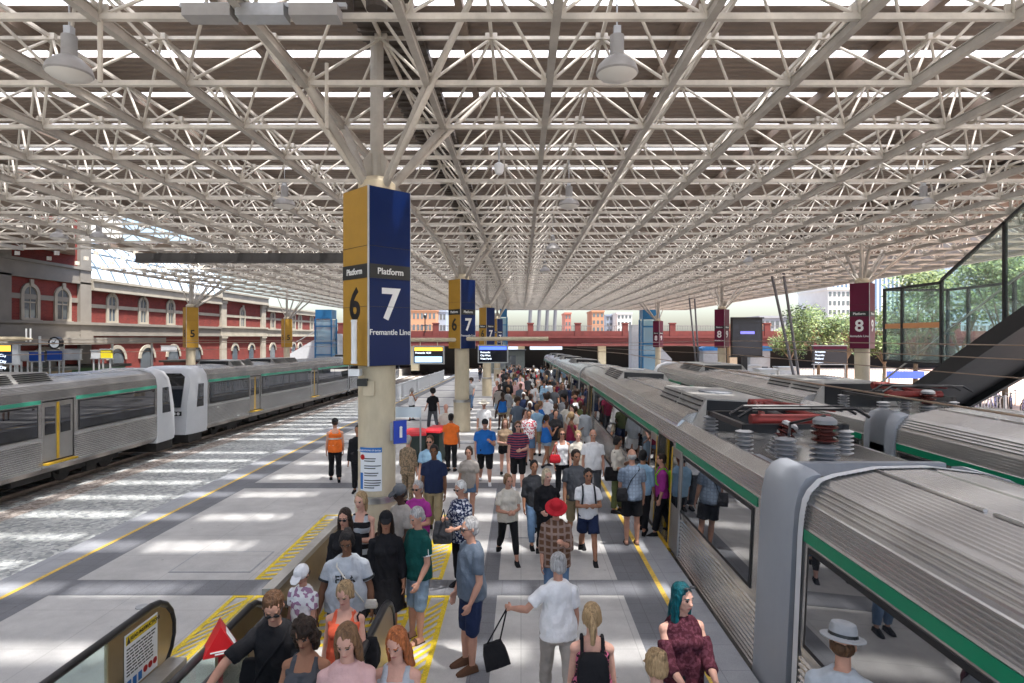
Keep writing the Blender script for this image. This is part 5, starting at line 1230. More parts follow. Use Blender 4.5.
def remesh(mb, voxel, smooth=3, wrinkle=0., wfreq=9., seed=0):
    me = bpy.data.meshes.new('t'); me.from_pydata(mb.v, [], mb.f)
    bm = bmesh.new(); bm.from_mesh(me); bmesh.ops.recalc_face_normals(bm, faces=bm.faces); bm.to_mesh(me); bm.free()
    o = bpy.data.objects.new('t', me); COL.objects.link(o)
    r = o.modifiers.new('r', 'REMESH'); r.mode = 'VOXEL'; r.voxel_size = voxel; r.adaptivity = 0
    s = o.modifiers.new('s', 'SMOOTH'); s.factor = .5; s.iterations = smooth
    dg = bpy.context.evaluated_depsgraph_get(); out = bpy.data.meshes.new_from_object(o.evaluated_get(dg))
    bpy.data.objects.remove(o); bpy.data.meshes.remove(me)
    if wrinkle:
        off = Vector((seed*3.1, seed*1.7, 0)); ns = [v.normal.copy() for v in out.vertices]
        for v, n in zip(out.vertices, ns):
            c = v.co; q = Vector((c.x*wfreq, c.y*wfreq, c.z*wfreq*.55+c.x*2))+off
            a = noise.noise(q); v.co = c+n*(wrinkle*(1-2*abs(a))*.8+wrinkle*.4*noise.noise(q*2.7))
    out.polygons.foreach_set('use_smooth', [True]*len(out.polygons))
    return out
def put(me, name, m, parent):
    me.name = name; me.materials.clear(); me.materials.append(m); o = bpy.data.objects.new(name, me); COL.objects.link(o); o.parent = parent; return o
def rx(v, a): return Vector((v[0], v[1]*math.cos(a)-v[2]*math.sin(a), v[1]*math.sin(a)+v[2]*math.cos(a)))
SEEDN = [0]
POSE = dict(stand=((4, 2), (-2, 2)), walk=((24, 8), (-18, 22)), walk2=((-20, 26), (22, 6)), step=((14, 4), (-10, 14)), wide=((3, 2), (3, 2)))
ARM = dict(down=(4, 7, 12, 0), swingf=(24, 6, 18, 0), swingb=(-22, 7, 12, 0), phone=(22, 6, 100, 28), cross=(18, 8, 88, 62), hold=(8, 8, 78, 18), hip=(-8, 30, 70, 40), out=(35, 40, 20, 0), rail=(38, 42, 12, 0), up=(60, 14, 95, 10), belly=(6, 10, 80, 45), bagarm=(-18, 22, 70, -30), push=(30, 6, 42, 14))
def person(label, x, y, h=1.7, face=0, top=('tee', 'grey'), bot=('trousers', 'navy'), hair=('short', 'brown'), skin='p', female=False, bulk=1., pose='stand', arms=('down', 'down'), nod=8, turn=0, lean=0, lod=1, base=None, shoes=('shoe', 'black'), hat=None, glasses=False, group=None, extra=None, kid=False):
    SEEDN[0] += 1; sd_ = SEEDN[0]
    base = gz(y) if base is None else base
    t = thing('person', label, 'person', (x, y, base), R(face), group)
    s = h/1.75; vox = (.0078, .0125, .024)[lod]; cv = (.010, .015, .026)[lod]
    fw = .90 if female else 1.; bw = bulk; hw = 1.04 if female else 1.
    (lt, lk), (rt_, rk) = POSE[pose]
    hipz = .93
    def leg(sd, th, kn):
        th, kn = R(th), R(kn); hp = Vector((sd*.093*hw*(1+(bw-1)*.6), 0, 0)); d1 = Vector((0, -math.sin(th), -math.cos(th))); k = hp+d1*.43
        d2 = Vector((0, -math.sin(th-kn), -math.cos(th-kn))); a = k+d2*.41+Vector((sd*.005, 0, 0)); return hp, k, a, th-kn
    L = leg(1, lt, lk); Rr = leg(-1, rt_, rk); low = min(L[2].z, Rr[2].z); off = Vector((0, 0, -low+.075))
    L = [p+off if isinstance(p, Vector) else p for p in L]; Rr = [p+off if isinstance(p, Vector) else p for p in Rr]
    hz = off.z; la = R(lean)
    def U(px, py, pz):          # torso space (z above hips) -> person space with lean
        q = rx((px, py, pz), la); return Vector((q.x, q.y, q.z+hz))
    def ring(z, a, b, yo=0, n=16, g=0):
        a = a*(1+(bw-1)*(1.0 if z < .42 else .5)); b = b*(1+(bw-1)*(1.5 if z < .35 else .6)); return [U((a+g)*math.cos(2*math.pi*k/n), yo+(b+g)*math.sin(2*math.pi*k/n)*(1 if math.sin(2*math.pi*k/n) > 0 else 1.0), z) for k in range(n)]
    TZ = [(-.10, .12*hw, .10, .0), (-.02, .158*hw, .118, .012), (.07, .162*hw, .118, .010), (.17, .142*fw, .104, -.004), (.26, .145*fw, .108, -.008), (.36, .162*fw, .118, -.008), (.45, .172*fw, .112, .0), (.51, .138*fw, .086, .008), (.555, .10, .066, .012), (.58, .06, .055, .012)]
    body = MB(); body.loft([ring(z, a, b, yo) for z, a, b, yo in TZ])
    if female:
        for q in (-1, 1): body.ell(U(q*.075*fw, -.085*(1+(bw-1)*.8), .37), (.07, .06, .065), 12, 8)
    body.tube(U(0, .012, .54), U(0, -.012, .68), .056, .052, n=12)
    # head
    hc = U(0, -.02, .755); NM = Matrix.Rotation(la*.5+R(nod)*1.0, 3, 'X') ; NM = Matrix.Rotation(R(turn), 3, 'Z') @ NM
    if kid: hs_ = 1.16
    else: hs_ = 1.03
    def Hd(a, b, c): return hc+NM @ (Vector((a, b, c))*hs_)
    def HE(mb, c, r, n=16, k=12): mb.ell(Hd(*c), [q*hs_ for q in r], n, k, NM)
    HE(body, (0, .008, .022), (.077, .095, .098)); HE(body, (0, -.022, -.035), (.060, .068, .078)); HE(body, (0, -.05, -.085), (.034, .035, .028)); 
    HE(body, (0, -.045, -.012), (.062, .045, .05))
    if lod < 2:
        body.loft([[Hd(-.009, -.088, .022), Hd(.009, -.088, .022), Hd(.009, -.07, .022), Hd(-.009, -.07, .022)], [Hd(-.018, -.110, -.024), Hd(.018, -.110, -.024), Hd(.018, -.075, -.032), Hd(-.018, -.075, -.032)]])
        HE(body, (0, -.104, -.022), (.015, .014, .011), 8, 6)
        HE(body, (0, -.090, -.052), (.025, .012, .008), 10, 6); HE(body, (0, -.087, -.062), (.021, .012, .008), 10, 6)
        for q in (-1, 1): HE(body, (q*.079, .008, -.005), (.011, .018, .028), 8, 6); HE(body, (q*.032, -.083, .032), (.024, .012, .007), 8, 5)
    # arms
    AR = []
    shw = .178*fw*(1+(bw-1)*.5)
    for q, a in ((1, arms[0]), (-1, arms[1])):
        f, o_, e, inn = ARM[a] if isinstance(a, str) else a
        f, o_, e, inn = R(f), R(o_), R(e), R(inn)
        sh = U(q*shw, .008, .458); d1 = Vector((q*math.sin(o_), -math.sin(f)*math.cos(o_), -math.cos(f)*math.cos(o_))); el = sh+d1*.285
        d2 = Vector((q*math.sin(o_)*.5-q*math.sin(inn), -math.sin(f+e)*math.cos(inn), -math.cos(f+e)*math.cos(inn)*1)); d2.normalize(); wr = el+d2*.25; AR.append((q, sh, el, wr, d2))
        body.tube(U(q*shw*.55, .008, .485), sh, .06, .056, n=10); body.ell(sh, (.056*(.7+.3*bw),)*3, 10, 8)
        ab = .6+.4*bw
        body.tube(sh, el, .050*ab*fw, .040*ab, n=10); body.ell(el, (.041*ab,)*3, 10, 7)
        body.tube(el, el+d2*.09, .040*ab, .041*ab, n=10); body.tube(el+d2*.09, wr, .041*ab, .026, n=10); body.ell(wr, (.026,)*3, 8, 6)
        # hand
        nrm = Vector((-q, 0, 0)); nrm = (nrm-d2*nrm.dot(d2)); nrm = nrm.normalized() if nrm.length > .2 else Vector((0, 0, -1)); wd = d2.cross(nrm).normalized()
        if wd.y > 0: wd = -wd       # thumb side forward
        if lod == 2: body.tube(wr, wr+d2*.15, .030, .022, n=8)
        else:
            for k in range(4):
                b0 = wr+wd*(.012-.008*k)*.8; kn = wr+d2*(.088-.004*abs(k-1))+wd*(.030-.020*k); body.tube(b0, kn, .015, .0125, n=8); body.ell(kn, (.0125,)*3, 8, 6)
                ln = (.040, .045, .042, .033)[k]; f1 = (d2+nrm*.35).normalized(); f2 = (d2+nrm*1.1).normalized(); r_ = .0098 if lod == 0 else .0118
                m1 = kn+f1*ln; m2 = m1+f2*ln*.85; body.tube(kn, m1, r_*1.1, r_, n=7); body.ell(m1, (r_,)*3, 7, 6); body.tube(m1, m2, r_, r_*.85, n=7); body.ell(m2, (r_*.85,)*3, 7, 6)
            b0 = wr+d2*.02+wd*.015; m1 = b0+(d2*.6+wd*.75+nrm*.3).normalized()*.045; m2 = m1+(d2*.95+wd*.25+nrm*.3).normalized()*.035
            body.tube(b0, m1, .015, .0125, n=8); body.ell(m1, (.0125,)*3, 8, 6); body.tube(m1, m2, .0125, .0098, n=8); body.ell(m2, (.0098,)*3, 7, 6)
    # legs, feet
    lb = .65+.35*bw
    for q, (hp, k, a, fa) in ((1, L), (-1, Rr)):
        body.tube(hp, k, .083*lb*hw, .055*lb, n=12); body.ell(hp, (.085*lb*hw,)*3, 12, 8); body.ell(k, (.055*lb, .057*lb, .055*lb), 10, 8)
        d = (a-k); body.tube(k, k+d*.35, .053*lb, .057*lb, n=10); body.tube(k+d*.35, a, .057*lb, .034, n=10); body.ell(a, (.036,)*3, 8, 6)
        ft = Matrix.Rotation(max(-.9, min(.35, fa*.9)), 3, 'X')
        def FT(px, py, pz): return a+ft @ Vector((px, py, pz))
        body.loft([[FT(-.030, .05, -.065), FT(.030, .05, -.065), FT(.028, .05, -.01), FT(-.028, .05, -.01)], [FT(-.038, -.06, -.068), FT(.038, -.06, -.068), FT(.03, -.05, -.0), FT(-.03, -.05, -.0)], [FT(-.045, -.13, -.068), FT(.045, -.13, -.068), FT(.04, -.13, -.04), FT(-.04, -.13, -.04)], [FT(-.03, -.185, -.068), FT(.03, -.185, -.068), FT(.026, -.185, -.048), FT(-.026, -.185, -.048)]])
    me = remesh(body, vox, 3 if lod == 0 else 2)
    ob = put(me, 'body', skinmat(skin), t)
    if lod < 2:
        me.materials.append(M_eye); me.materials.append(M_lip[skin]); me.materials.append(hairmat(hair[1] if hair[0] not in ('none',) else 'dark')); me.materials.append(M_sclera)
        NI = NM.inverted(); c2 = Vector(hc)
        for p in me.polygons:
            c = p.center
            if c.z < hc.z-.12: continue
            v = NI @ (c-c2)/hs_
            if v.y > -.06: continue
            ax_ = abs(v.x)
            ex = (ax_-.032)/.017; ez = (v.z-.012)/.0085
            if ex*ex+ez*ez < 1: p.material_index = 1 if abs(ax_-.031) < .0095 else 4
            elif ((v.x)/.026)**2+((v.z+.057)/.0105)**2 < 1 and v.y < -.08: p.material_index = 2
            elif .014 < ax_ < .052 and abs(v.z-.036+.15*abs(ax_-.03)) < .0042: p.material_index = 3
    # ---- clothing
    kind, tc_ = top[0], top[1]; m_top = tc_ if not isinstance(tc_, str) else col(tc_)
    hem = {'tee': -.05, 'polo': -.05, 'shirt': -.12, 'tank': -.06, 'jacket': -.14, 'dress': -.30, 'long': -.10, 'crop': .08, 'coldshoulder': -.14}[kind]
    slv = {'tee': .62, 'polo': .62, 'shirt': 1.4, 'tank': 0, 'jacket': 1.95, 'dress': 1.5, 'long': 1.95, 'crop': .3, 'coldshoulder': 1.5}[kind]
    if len(top) > 2: slv = top[2]
    g = MB(); gg = .016 if lod < 2 else .02; loose = .012
    Z = [(hem, .165*hw, .120, .01)] + [(z, a, b, yo) for z, a, b, yo in TZ if z > hem+.03 and z < .50]+([(.51, .145*fw, .096, .008), (.55, .108, .078, .012), (.58, .07, .064, .010)] if slv or kind != 'tank' else [])
    rings = [ring(z, max(a, .158 if z < .2 else 0), max(b, .114 if z < .2 else 0), yo, g=gg+(loose if z < .3 else 0)) for z, a, b, yo in Z]
    if kind == 'tank': rings = [r for r, zz_ in zip(rings, Z) if zz_[0] < .50]
    if kind == 'dress':
        rings = [ring(-.32, .205*hw, .165, .0, g=gg)]+rings[1:]
    g.loft(rings)
    if female:
        for q in (-1, 1): g.ell(U(q*.075*fw, -.085*(1+(bw-1)*.8), .37), (.07+gg, .06+gg, .065+gg), 12, 8)
    for q, sh, el, wr, d2 in AR:
        ab = .6+.4*bw
        if slv > 0:
            if kind != 'coldshoulder': g.tube(U(q*shw*.5, .008, .485), sh, .066, .066*(.8+.2*bw), n=12); g.ell(sh, (.064*(.7+.3*bw)+.004,)*3, 12, 8)
            p0 = sh if kind != 'coldshoulder' else sh.lerp(el, .35)
            g.tube(p0, sh.lerp(el, min(1, slv)), .060*ab+.006, (.060 if slv < 1 else .052)*ab+.008, n=12)
            if slv > 1: g.ell(el, (.053*ab+.008,)*3, 10, 8); g.tube(el, el.lerp(wr, slv-1), .052*ab+.007, (.038 if kind != 'coldshoulder' else .05)+.006, n=12)
        elif kind == 'tank': g.tube(U(q*shw*.58, -.075, .43), U(q*shw*.52, .0, .545), .03, n=8); g.tube(U(q*shw*.52, .0, .545), U(q*shw*.58, .075, .43), .03, n=8)
    ot = put(remesh(g, cv, 2, .015 if lod < 2 else .008, 8, sd_), {'tee': 't_shirt', 'polo': 'polo_shirt', 'shirt': 'shirt', 'tank': 'tank_top', 'jacket': 'jacket', 'dress': 'dress', 'long': 'long_top', 'crop': 'crop_top', 'coldshoulder': 'blouse'}[kind], m_top, t)
    bk, bc = bot[0], bot[1]; m_bot = bc if not isinstance(bc, str) else col(bc)
    if bk != 'none':
        g = MB(); e = .012 if lod < 2 else .018; tight = bk in ('leggings',)
        if tight: e = .008
        wz = [(z, a, b, yo) for z, a, b, yo in TZ if z < .10]+[(.13, .150, .108, 0)]
        g.loft([ring(z, a, b, yo, g=e) for z, a, b, yo in wz])
        if bk == 'skirt':
            ln = bot[2] if len(bot) > 2 else .5
            kl, kr = L[1], Rr[1]; R_ = []
            for f in (0, .3, .6, 1):
                z = -ln*f*.8+.02; yl = ((L[1].y+Rr[1].y)/2)*f*.5; R_.append(ring(z-.02, (.165+.05*f)*hw, .125+.06*f, yl, g=e))
            g.loft(R_)
        else:
            fr = {'trousers': 1.86, 'jeans': 1.86, 'leggings': 1.7, 'shorts': .82, 'long_shorts': 1.05, 'mini': .38, 'capri': 1.45}[bk]
            for q, (hp, k, a, fa) in ((1, L), (-1, Rr)):
                g.ell(hp, (.087*lb*hw+e,)*3, 12, 8); g.tube(hp, hp.lerp(k, min(1, fr)), .085*lb*hw+e, (.060*lb if fr >= 1 else .088*lb)+e+(.010 if fr < 1.1 and not tight else 0), n=14)
                if fr > 1:
                    g.ell(k, (.059*lb+e+.002,)*3, 12, 8); d = a-k; f2 = fr-1
                    w1 = .060*lb+e; w2 = (.056 if bk in ('trousers',) else .047)+(e-.004) if not tight else .036+.008
                    if f2 > .35: g.tube(k, k+d*.35, w1, w1*1.0, n=14); g.tube(k+d*.35, k+d*f2, w1, w2+(w1-w2)*(1-f2), n=14)
                    else: g.tube(k, k+d*f2, w1+.008, w1+.008, n=14)
        put(remesh(g, cv, 2, .012 if lod < 2 and not tight else .0, 8, sd_+5), {'none': '', 'mini': 'shorts', 'long_shorts': 'shorts', 'capri': 'trousers'}.get(bk, bk), m_bot, t)
    # shoes
    if shoes and lod < 3:
        m_s = col(shoes[1]) if isinstance(shoes[1], str) else shoes[1]
        for q, (hp, k, a, fa) in ((1, L), (-1, Rr)):
            ft = Matrix.Rotation(max(-.9, min(.35, fa*.9)), 3, 'X'); g = MB()
            def FT(px, py, pz): return a+ft @ Vector((px, py, pz))
            tp = .0 if shoes[0] == 'shoe' else -.055; e = .012
            if shoes[0] == 'shoe':
                g.loft([[FT(-.036, .075, -.075), FT(.036, .075, -.075), FT(.036, .06, .0), FT(-.036, .06, .0)], [FT(-.044, .0, -.075), FT(.044, .0, -.075), FT(.040, .0, .02), FT(-.040, .0, .02)], [FT(-.047, -.08, -.075), FT(.047, -.08, -.075), FT(.036, -.07, .0), FT(-.036, -.07, .0)], [FT(-.052, -.14, -.075), FT(.052, -.14, -.075), FT(.044, -.14, -.03), FT(-.044, -.14, -.03)], [FT(-.032, -.20, -.075), FT(.032, -.20, -.075), FT(.028, -.195, -.045), FT(-.028, -.195, -.045)]])
            else:
                g.loft([[FT(-.036, .065, -.075), FT(.036, .065, -.075), FT(.036, .065, -.06), FT(-.036, .065, -.06)], [FT(-.050, -.13, -.075), FT(.050, -.13, -.075), FT(.050, -.13, -.06), FT(-.050, -.13, -.06)], [FT(-.03, -.20, -.075), FT(.03, -.20, -.075), FT(.03, -.20, -.06), FT(-.03, -.20, -.06)]])
                g.loft([[FT(-.05, -.07, -.066), FT(.05, -.07, -.066), FT(.04, -.06, .012), FT(-.04, -.06, .012)], [FT(-.055, -.10, -.066), FT(.055, -.10, -.066), FT(.042, -.10, -.02), FT(-.042, -.10, -.02)]])
            put(remesh(g, cv*.75, 2), 'shoe' if shoes[0] == 'shoe' else 'sandal', m_s, t)
    # hair
    hk = hair[0]
    if hk not in ('none',):
        g = MB()
        if hat and hk == 'short': HE(g, (0, .030, -.012), (.080, .080, .062))
        elif hk == 'bald': HE(g, (0, .030, -.012), (.081, .082, .062))
        elif hk == 'afro': HE(g, (0, .03, .045), (.125, .12, .115)); HE(g, (0, .06, .0), (.12, .09, .10))
        else:
            HE(g, (0, .026, .034), (.085, .098, .102)); HE(g, (0, .050, -.03), (.074, .058, .068))
            if hk in ('long', 'vlong', 'pony', 'bun', 'bob', 'curly'):
                for q in (-1, 1): HE(g, (q*.070, .012, -.005), (.022, .05, .06))
            if hk in ('long', 'vlong', 'bob', 'curly'):
                zl = {'long': -.26, 'vlong': -.36, 'bob': -.10, 'curly': -.14}[hk]
                for q in (-1, 1):
                    g.loft([[Hd(q*.066+.024*math.cos(a_), .010+.045*math.sin(a_), .04) for a_ in [2*math.pi*k/8 for k in range(8)]],
                            [Hd(q*.080+.026*math.cos(a_), .012+.045*math.sin(a_), -.06) for a_ in [2*math.pi*k/8 for k in range(8)]],
                            [Hd(q*.082+.028*math.cos(a_), -.01+.04*math.sin(a_), (zl-.06)/2-.03) for a_ in [2*math.pi*k/8 for k in range(8)]],
                            [Hd(q*.080+.018*math.cos(a_), -.025+.022*math.sin(a_), zl) for a_ in [2*math.pi*k/8 for k in range(8)]]])
                g.loft([[Hd(.075*math.cos(a_), .055+.035*math.sin(a_), .03) for a_ in [2*math.pi*k/10 for k in range(10)]], [Hd(.088*math.cos(a_), .075+.035*math.sin(a_), -.10) for a_ in [2*math.pi*k/10 for k in range(10)]], [Hd(.075*math.cos(a_), .085+.025*math.sin(a_), zl) for a_ in [2*math.pi*k/10 for k in range(10)]]])
            if hk == 'curly':
                rr = random.Random(sd_)
                for k in range(34):
                    a_ = rr.uniform(0, math.pi*2); zz_ = rr.uniform(-.08, .12); q = math.sqrt(max(.05, 1-(zz_/.15)**2)); px, py = .098*q*math.cos(a_), .022+.105*q*math.sin(a_)
                    if py < -.045 and zz_ < .06: continue
                    HE(g, (px, py, zz_), (.028, .028, .028), 7, 5)
            if hk == 'pony': HE(g, (0, .115, .03), (.028, .035, .03)); g.loft([[Hd(.026*math.cos(a_), .13+.022*math.sin(a_), .03) for a_ in [2*math.pi*k/8 for k in range(8)]], [Hd(.036*math.cos(a_), .15+.026*math.sin(a_), -.07) for a_ in [2*math.pi*k/8 for k in range(8)]], [Hd(.018*math.cos(a_), .13+.015*math.sin(a_), -.22) for a_ in [2*math.pi*k/8 for k in range(8)]]])
            if hk == 'bun': HE(g, (0, .095, .085), (.045, .042, .042))
        put(remesh(g, cv*.8, 2, .007 if lod < 2 else 0, 26, sd_), 'hair', hairmat(hair[1]), t)
    if glasses:
        g = MB()
        for q in (-1, 1):
            HE(g, (q*.033, -.094, .010), (.027, .009, .019), 10, 6); g.bar(Hd(q*.058, -.088, .018), Hd(q*.082, .01, .014), .006)
        g.bar(Hd(-.01, -.103, .015), Hd(.01, -.103, .015), .006); o = g.build('sunglasses' if glasses == True else 'glasses', M_black if glasses == True else M_charcoal, t, smooth=True)
    if hat:
        hn, hcol = hat[0], hat[1]; m_h = col(hcol) if isinstance(hcol, str) else hcol; g = MB()
        if hn == 'cap':
            HE(g, (0, .012, .045), (.092, .106, .092)); g.loft([[Hd(-.07, -.07, .055), Hd(.07, -.07, .055), Hd(.07, -.07, .07), Hd(-.07, -.07, .07)], [Hd(-.066, -.14, .046), Hd(.066, -.14, .046), Hd(.066, -.14, .056), Hd(-.066, -.14, .056)], [Hd(-.035, -.175, .034), Hd(.035, -.175, .034), Hd(.035, -.175, .044), Hd(-.035, -.175, .044)]])
            HE(g, (0, .012, .138), (.01, .01, .006), 6, 4)
        else:
            bw_ = {'fedora': .155, 'sunhat': .175, 'wide': .20}[hn]; c_ = Hd(0, .012, .05)
            drop = -.03 if hn == 'sunhat' else .0
            g.lathe(c_, [(.07, -.002), (bw_, drop-.006), (bw_, drop+.004), (.098, .008), (.094, .06), (.082, .098), (.05, .108), (.01, .095 if hn == 'fedora' else .11)], 24, axis=NM)
        put(remesh(g, cv*.7, 1), 'hat' if hn != 'cap' else 'cap', m_h, t)
        if hn == 'fedora':
            g = MB(); g.lathe(c_, [(.094, .008), (.101, .008), (.098, .034), (.09, .034)], 24, axis=NM); g.build('hat_band', M_charcoal, t)
    ctx = dict(U=U, Hd=Hd, NM=NM, AR=AR, L=L, R=Rr, t=t, top=ot, s=s, hc=hc, bw=bw, fw=fw, shw=shw)
    if extra: extra(ctx)
    t.scale = (s, s, s)
    return t, ctx
def chest_text(ctx, s, size, m, z=.36, back=False, bold=.004):
    # lettering laid onto the garment by ray casting
    cu = bpy.data.curves.new('f', 'FONT'); cu.body = s; cu.size = size; cu.align_x = 'CENTER'; cu.align_y = 'CENTER'; cu.offset = bold; cu.resolution_u = 2
    t = bpy.data.objects.new('tmp', cu); COL.objects.link(t); dg = bpy.context.evaluated_depsgraph_get(); me = bpy.data.meshes.new_from_object(t.evaluated_get(dg)); bpy.data.objects.remove(t)
    from mathutils.bvhtree import BVHTree
    tm = ctx['top'].data; bv = BVHTree.FromPolygons([v.co for v in tm.vertices], [p.vertices[:] for p in tm.polygons])
    bm = bmesh.new(); bm.from_mesh(me); bmesh.ops.triangulate(bm, faces=bm.faces); bmesh.ops.subdivide_edges(bm, edges=bm.edges, cuts=2); 
    sg = 1 if back else -1; zc = ctx['U'](0, 0, z).z
    for v in bm.verts:
        x, y = v.co.x*(-1 if back else 1), v.co.y; h = bv.ray_cast(Vector((x, sg*1.0, zc+y)), Vector((0, -sg, 0)))
        v.co = (h[0] if h[0] else Vector((x, sg*.15, zc+y)))+Vector((0, sg*.004, 0))
    bm.to_mesh(me); bm.free(); me.materials.clear(); me.materials.append(m); o = bpy.data.objects.new('chest_lettering', me); COL.objects.link(o); o.parent = ctx['t']
def at(px, hy, h, base=0.):          # head top pixel + height -> position
    v = hy-VY; y = FPX*(EYE-h-base)/v
    for _ in range(4): y = FPX*(EYE-h-base-gz(y))/v if y > 25 else y
    return ((px-VX)*y/FPX, y)
def P(label, px, hy, h, **k):
    b = k.pop('b', 0.); x, y = at(px, hy, h, b); yy = k.pop('Y', None)
    if yy: x = (px-VX)*yy/FPX; y = yy
    if 'base' not in k and y < 25: k['base'] = b
    return person(label, x, y, h, **k)
def wpt(ctx, p):                     # person space -> world
    t = ctx['t']; q = Matrix.Rotation(t.rotation_euler[2], 3, 'Z') @ (Vector(p)*ctx['s']); return q+Vector(t.location)
def bag(label, c, rz, w, d, h, m, strap=None, name='handbag', cat='bag', sag=.0):
    t = thing(name, label, cat, c, rz); g = MB()
    g.loft([[(-w*.5, -d*.5, 0), (w*.5, -d*.5, 0), (w*.5, d*.5, 0), (-w*.5, d*.5, 0)], [(-w*.54, -d*.6, h*.4), (w*.54, -d*.6, h*.4), (w*.54, d*.6, h*.4), (-w*.54, d*.6, h*.4)], [(-w*.42, -d*.25, h), (w*.42, -d*.25, h), (w*.42, d*.25, h), (-w*.42, d*.25, h)]])
    put(remesh(g, .012, 3, .004, 12), 'bag_body', m, t)
    if strap:
        g = MB(); q = Matrix.Rotation(-rz, 3, 'Z'); pts = [q @ (Vector(s)-Vector(c)) for s in strap]; g.path(pts, .009, 6); g.build('strap', m, t, smooth='e')
    return t
def backpack(label, ctx, m, m2=None, w=.30, h=.44, d=.15, front=False):
    t0 = ctx['t']; s = ctx['s']; t = thing('backpack', label, 'backpack', t0.location.copy(), t0.rotation_euler[2]); U = ctx['U']; t.scale = (s, s, s)
    g = MB(); y0 = .115*(1+(ctx['bw']-1)*.6)+.02
    g.loft([[U(x, y, z) for x, y in ((-w*.5*f, y0), (w*.5*f, y0), (w*.5*f, y0+d*e), (-w*.5*f, y0+d*e))] for z, f, e in ((.50-h, .85, .8), (.52-h, 1, 1), (.30, 1, 1), (.45, .9, .7), (.50, .6, .4))])
    put(remesh(g, .014, 4, .005, 9), 'pack', m, t)
    if m2:
        g = MB(); g.loft([[U(x, y, z) for x, y in ((-w*.36, y0+d*.8), (w*.36, y0+d*.8), (w*.30, y0+d*1.3), (-w*.30, y0+d*1.3))] for z in (.53-h, .25)]); put(remesh(g, .012, 4), 'front_pocket', m2, t)
    g = MB()
    for q in (-1, 1):
        X = q*ctx['shw']*.62; g.path([U(X, y0+.01, .42), U(X, .05, .575), U(X, -.06, .555), U(X*1.05, -.155*(.6+.4*ctx['bw']), .42), U(X*1.2, -.14, .25), U(X*1.3, .0, .16), U(X, y0, .14)], .017, 8)
    g.build('strap', m, t, smooth='e'); return t

D = 'down'
# ---- foreground riders on and around the escalator
p, c1 = P('man in black polo with sunglasses gripping the black handrail', 279, 590, 1.76, Y=5.35, face=4, top=('polo', 'black', .85), bot=('jeans', 'denim'), hair=('short', 'brown'), skin='p', arms=((10, 8, 30, 0), (46, 44, 10, 0)), nod=30, turn=14, lean=10, lod=0, glasses=True)
bag('black shoulder strap bag across the man in the black polo', wpt(c1, (-.22, .02, .85)), 0, .22, .1, .28, col('black'), [wpt(c1, c1['U'](-.17, -.10, .10)), wpt(c1, c1['U'](-.06, -.16, .30)), wpt(c1, c1['U'](.10, -.12, .50)), wpt(c1, c1['U'](.12, .0, .57))])
P('woman with curly dark bun in grey top at the bottom left escalator', 306, 615, 1.64, Y=4.95, face=0, top=('tank', 'dgrey'), bot=('jeans', 'navy'), hair=('curly', 'dark'), skin='t', female=True, nod=24, turn=-6, lod=0, arms=((20, 8, 60, 20), (12, 12, 40, 0)))
P('young woman with long fair hair in pale pink top looking down', 347, 621, 1.68, Y=4.60, b=.08, face=6, top=('tee', 'pink'), bot=('jeans', 'denim'), hair=('vlong', 'lbrown'), skin='f', female=True, nod=26, turn=-6, lod=0, arms=('phone', 'hold'))
P('red haired woman with very long hair in pale grey top looking down', 397, 633, 1.61, Y=4.85, face=-2, top=('tank', 'lgrey'), bot=('jeans', 'denim'), hair=('vlong', 'ginger'), skin='f', female=True, nod=24, turn=-12, lod=0, arms=('phone', 'down'))
p, c = P('woman in bright orange top with fair tied hair on the escalator', 345, 585, 1.56, Y=5.9, face=0, top=('tank', 'coral'), bot=('shorts', 'denim'), hair=('pony', 'blonde'), skin='f', female=True, bulk=1.05, nod=28, turn=-8, lod=0, arms=('hold', 'down'))
bag('black shoulder bag on the arm of the woman in orange', wpt(c, (.22, .02, .85)), 0, .26, .12, .28, col('black'), [wpt(c, (.2, .0, 1.12)), wpt(c, c['U'](.15, -.05, .52)), wpt(c, c['U'](.15, .05, .52)), wpt(c, (.24, .05, 1.12))])
def fila(ctx):
    chest_text(ctx, 'FILA', .125, M_charcoal, .36)
    for q, sh, el, wr, d2 in ctx['AR']:
        g = MB(); g.tube(sh.lerp(el, .50), sh.lerp(el, .60), .096, .097, n=14, cap=False); g.build('sleeve_band', M_charcoal, ctx['t'], smooth=True)
p, c = P('large woman in grey lettered t-shirt with dark tied hair', 347, 534, 1.68, Y=7.05, face=8, top=('tee', 'lgrey'), bot=('trousers', 'dgrey'), hair=('bun', 'black'), skin='b', female=True, bulk=1.42, nod=26, turn=-4, lod=0, arms=((4, 16, 16, 0), (6, 18, 14, 0)), extra=fila)
bag('thin pale cross strap bag on the large woman in grey', wpt(c, (.30, -.10, .88)), 0, .14, .05, .10, col('cream'), [wpt(c, c['U'](.22, -.18, .08)), wpt(c, c['U'](.06, -.25, .33)), wpt(c, c['U'](-.10, -.14, .50)), wpt(c, c['U'](-.10, .0, .58))])
P('woman in long black dress and black cap beside the right handrail', 386, 517, 1.68, Y=7.85, face=12, top=('dress', 'black', 1.8), bot=('skirt', 'black', .55), hair=('long', 'dark'), skin='t', female=True, nod=10, hat=('cap', 'black'), lod=0, arms=((6, 10, 14, 0), D), shoes=('shoe', 'black'))
def prints(ctx): chest_text(ctx, 'OK', .12, col('lime'), .30)
P('child in white cap and printed white t-shirt on the left of the escalator', 303, 568, 1.36, Y=6.85, face=-20, top=('tee', cloth('white splash', CC['white'], 'floral', (.35, .2, .3), .5)), bot=('shorts', 'navy'), hair=('short', 'brown'), skin='p', nod=36, turn=0, hat=('cap', 'white'), lod=0, kid=True, arms=('hold', D))
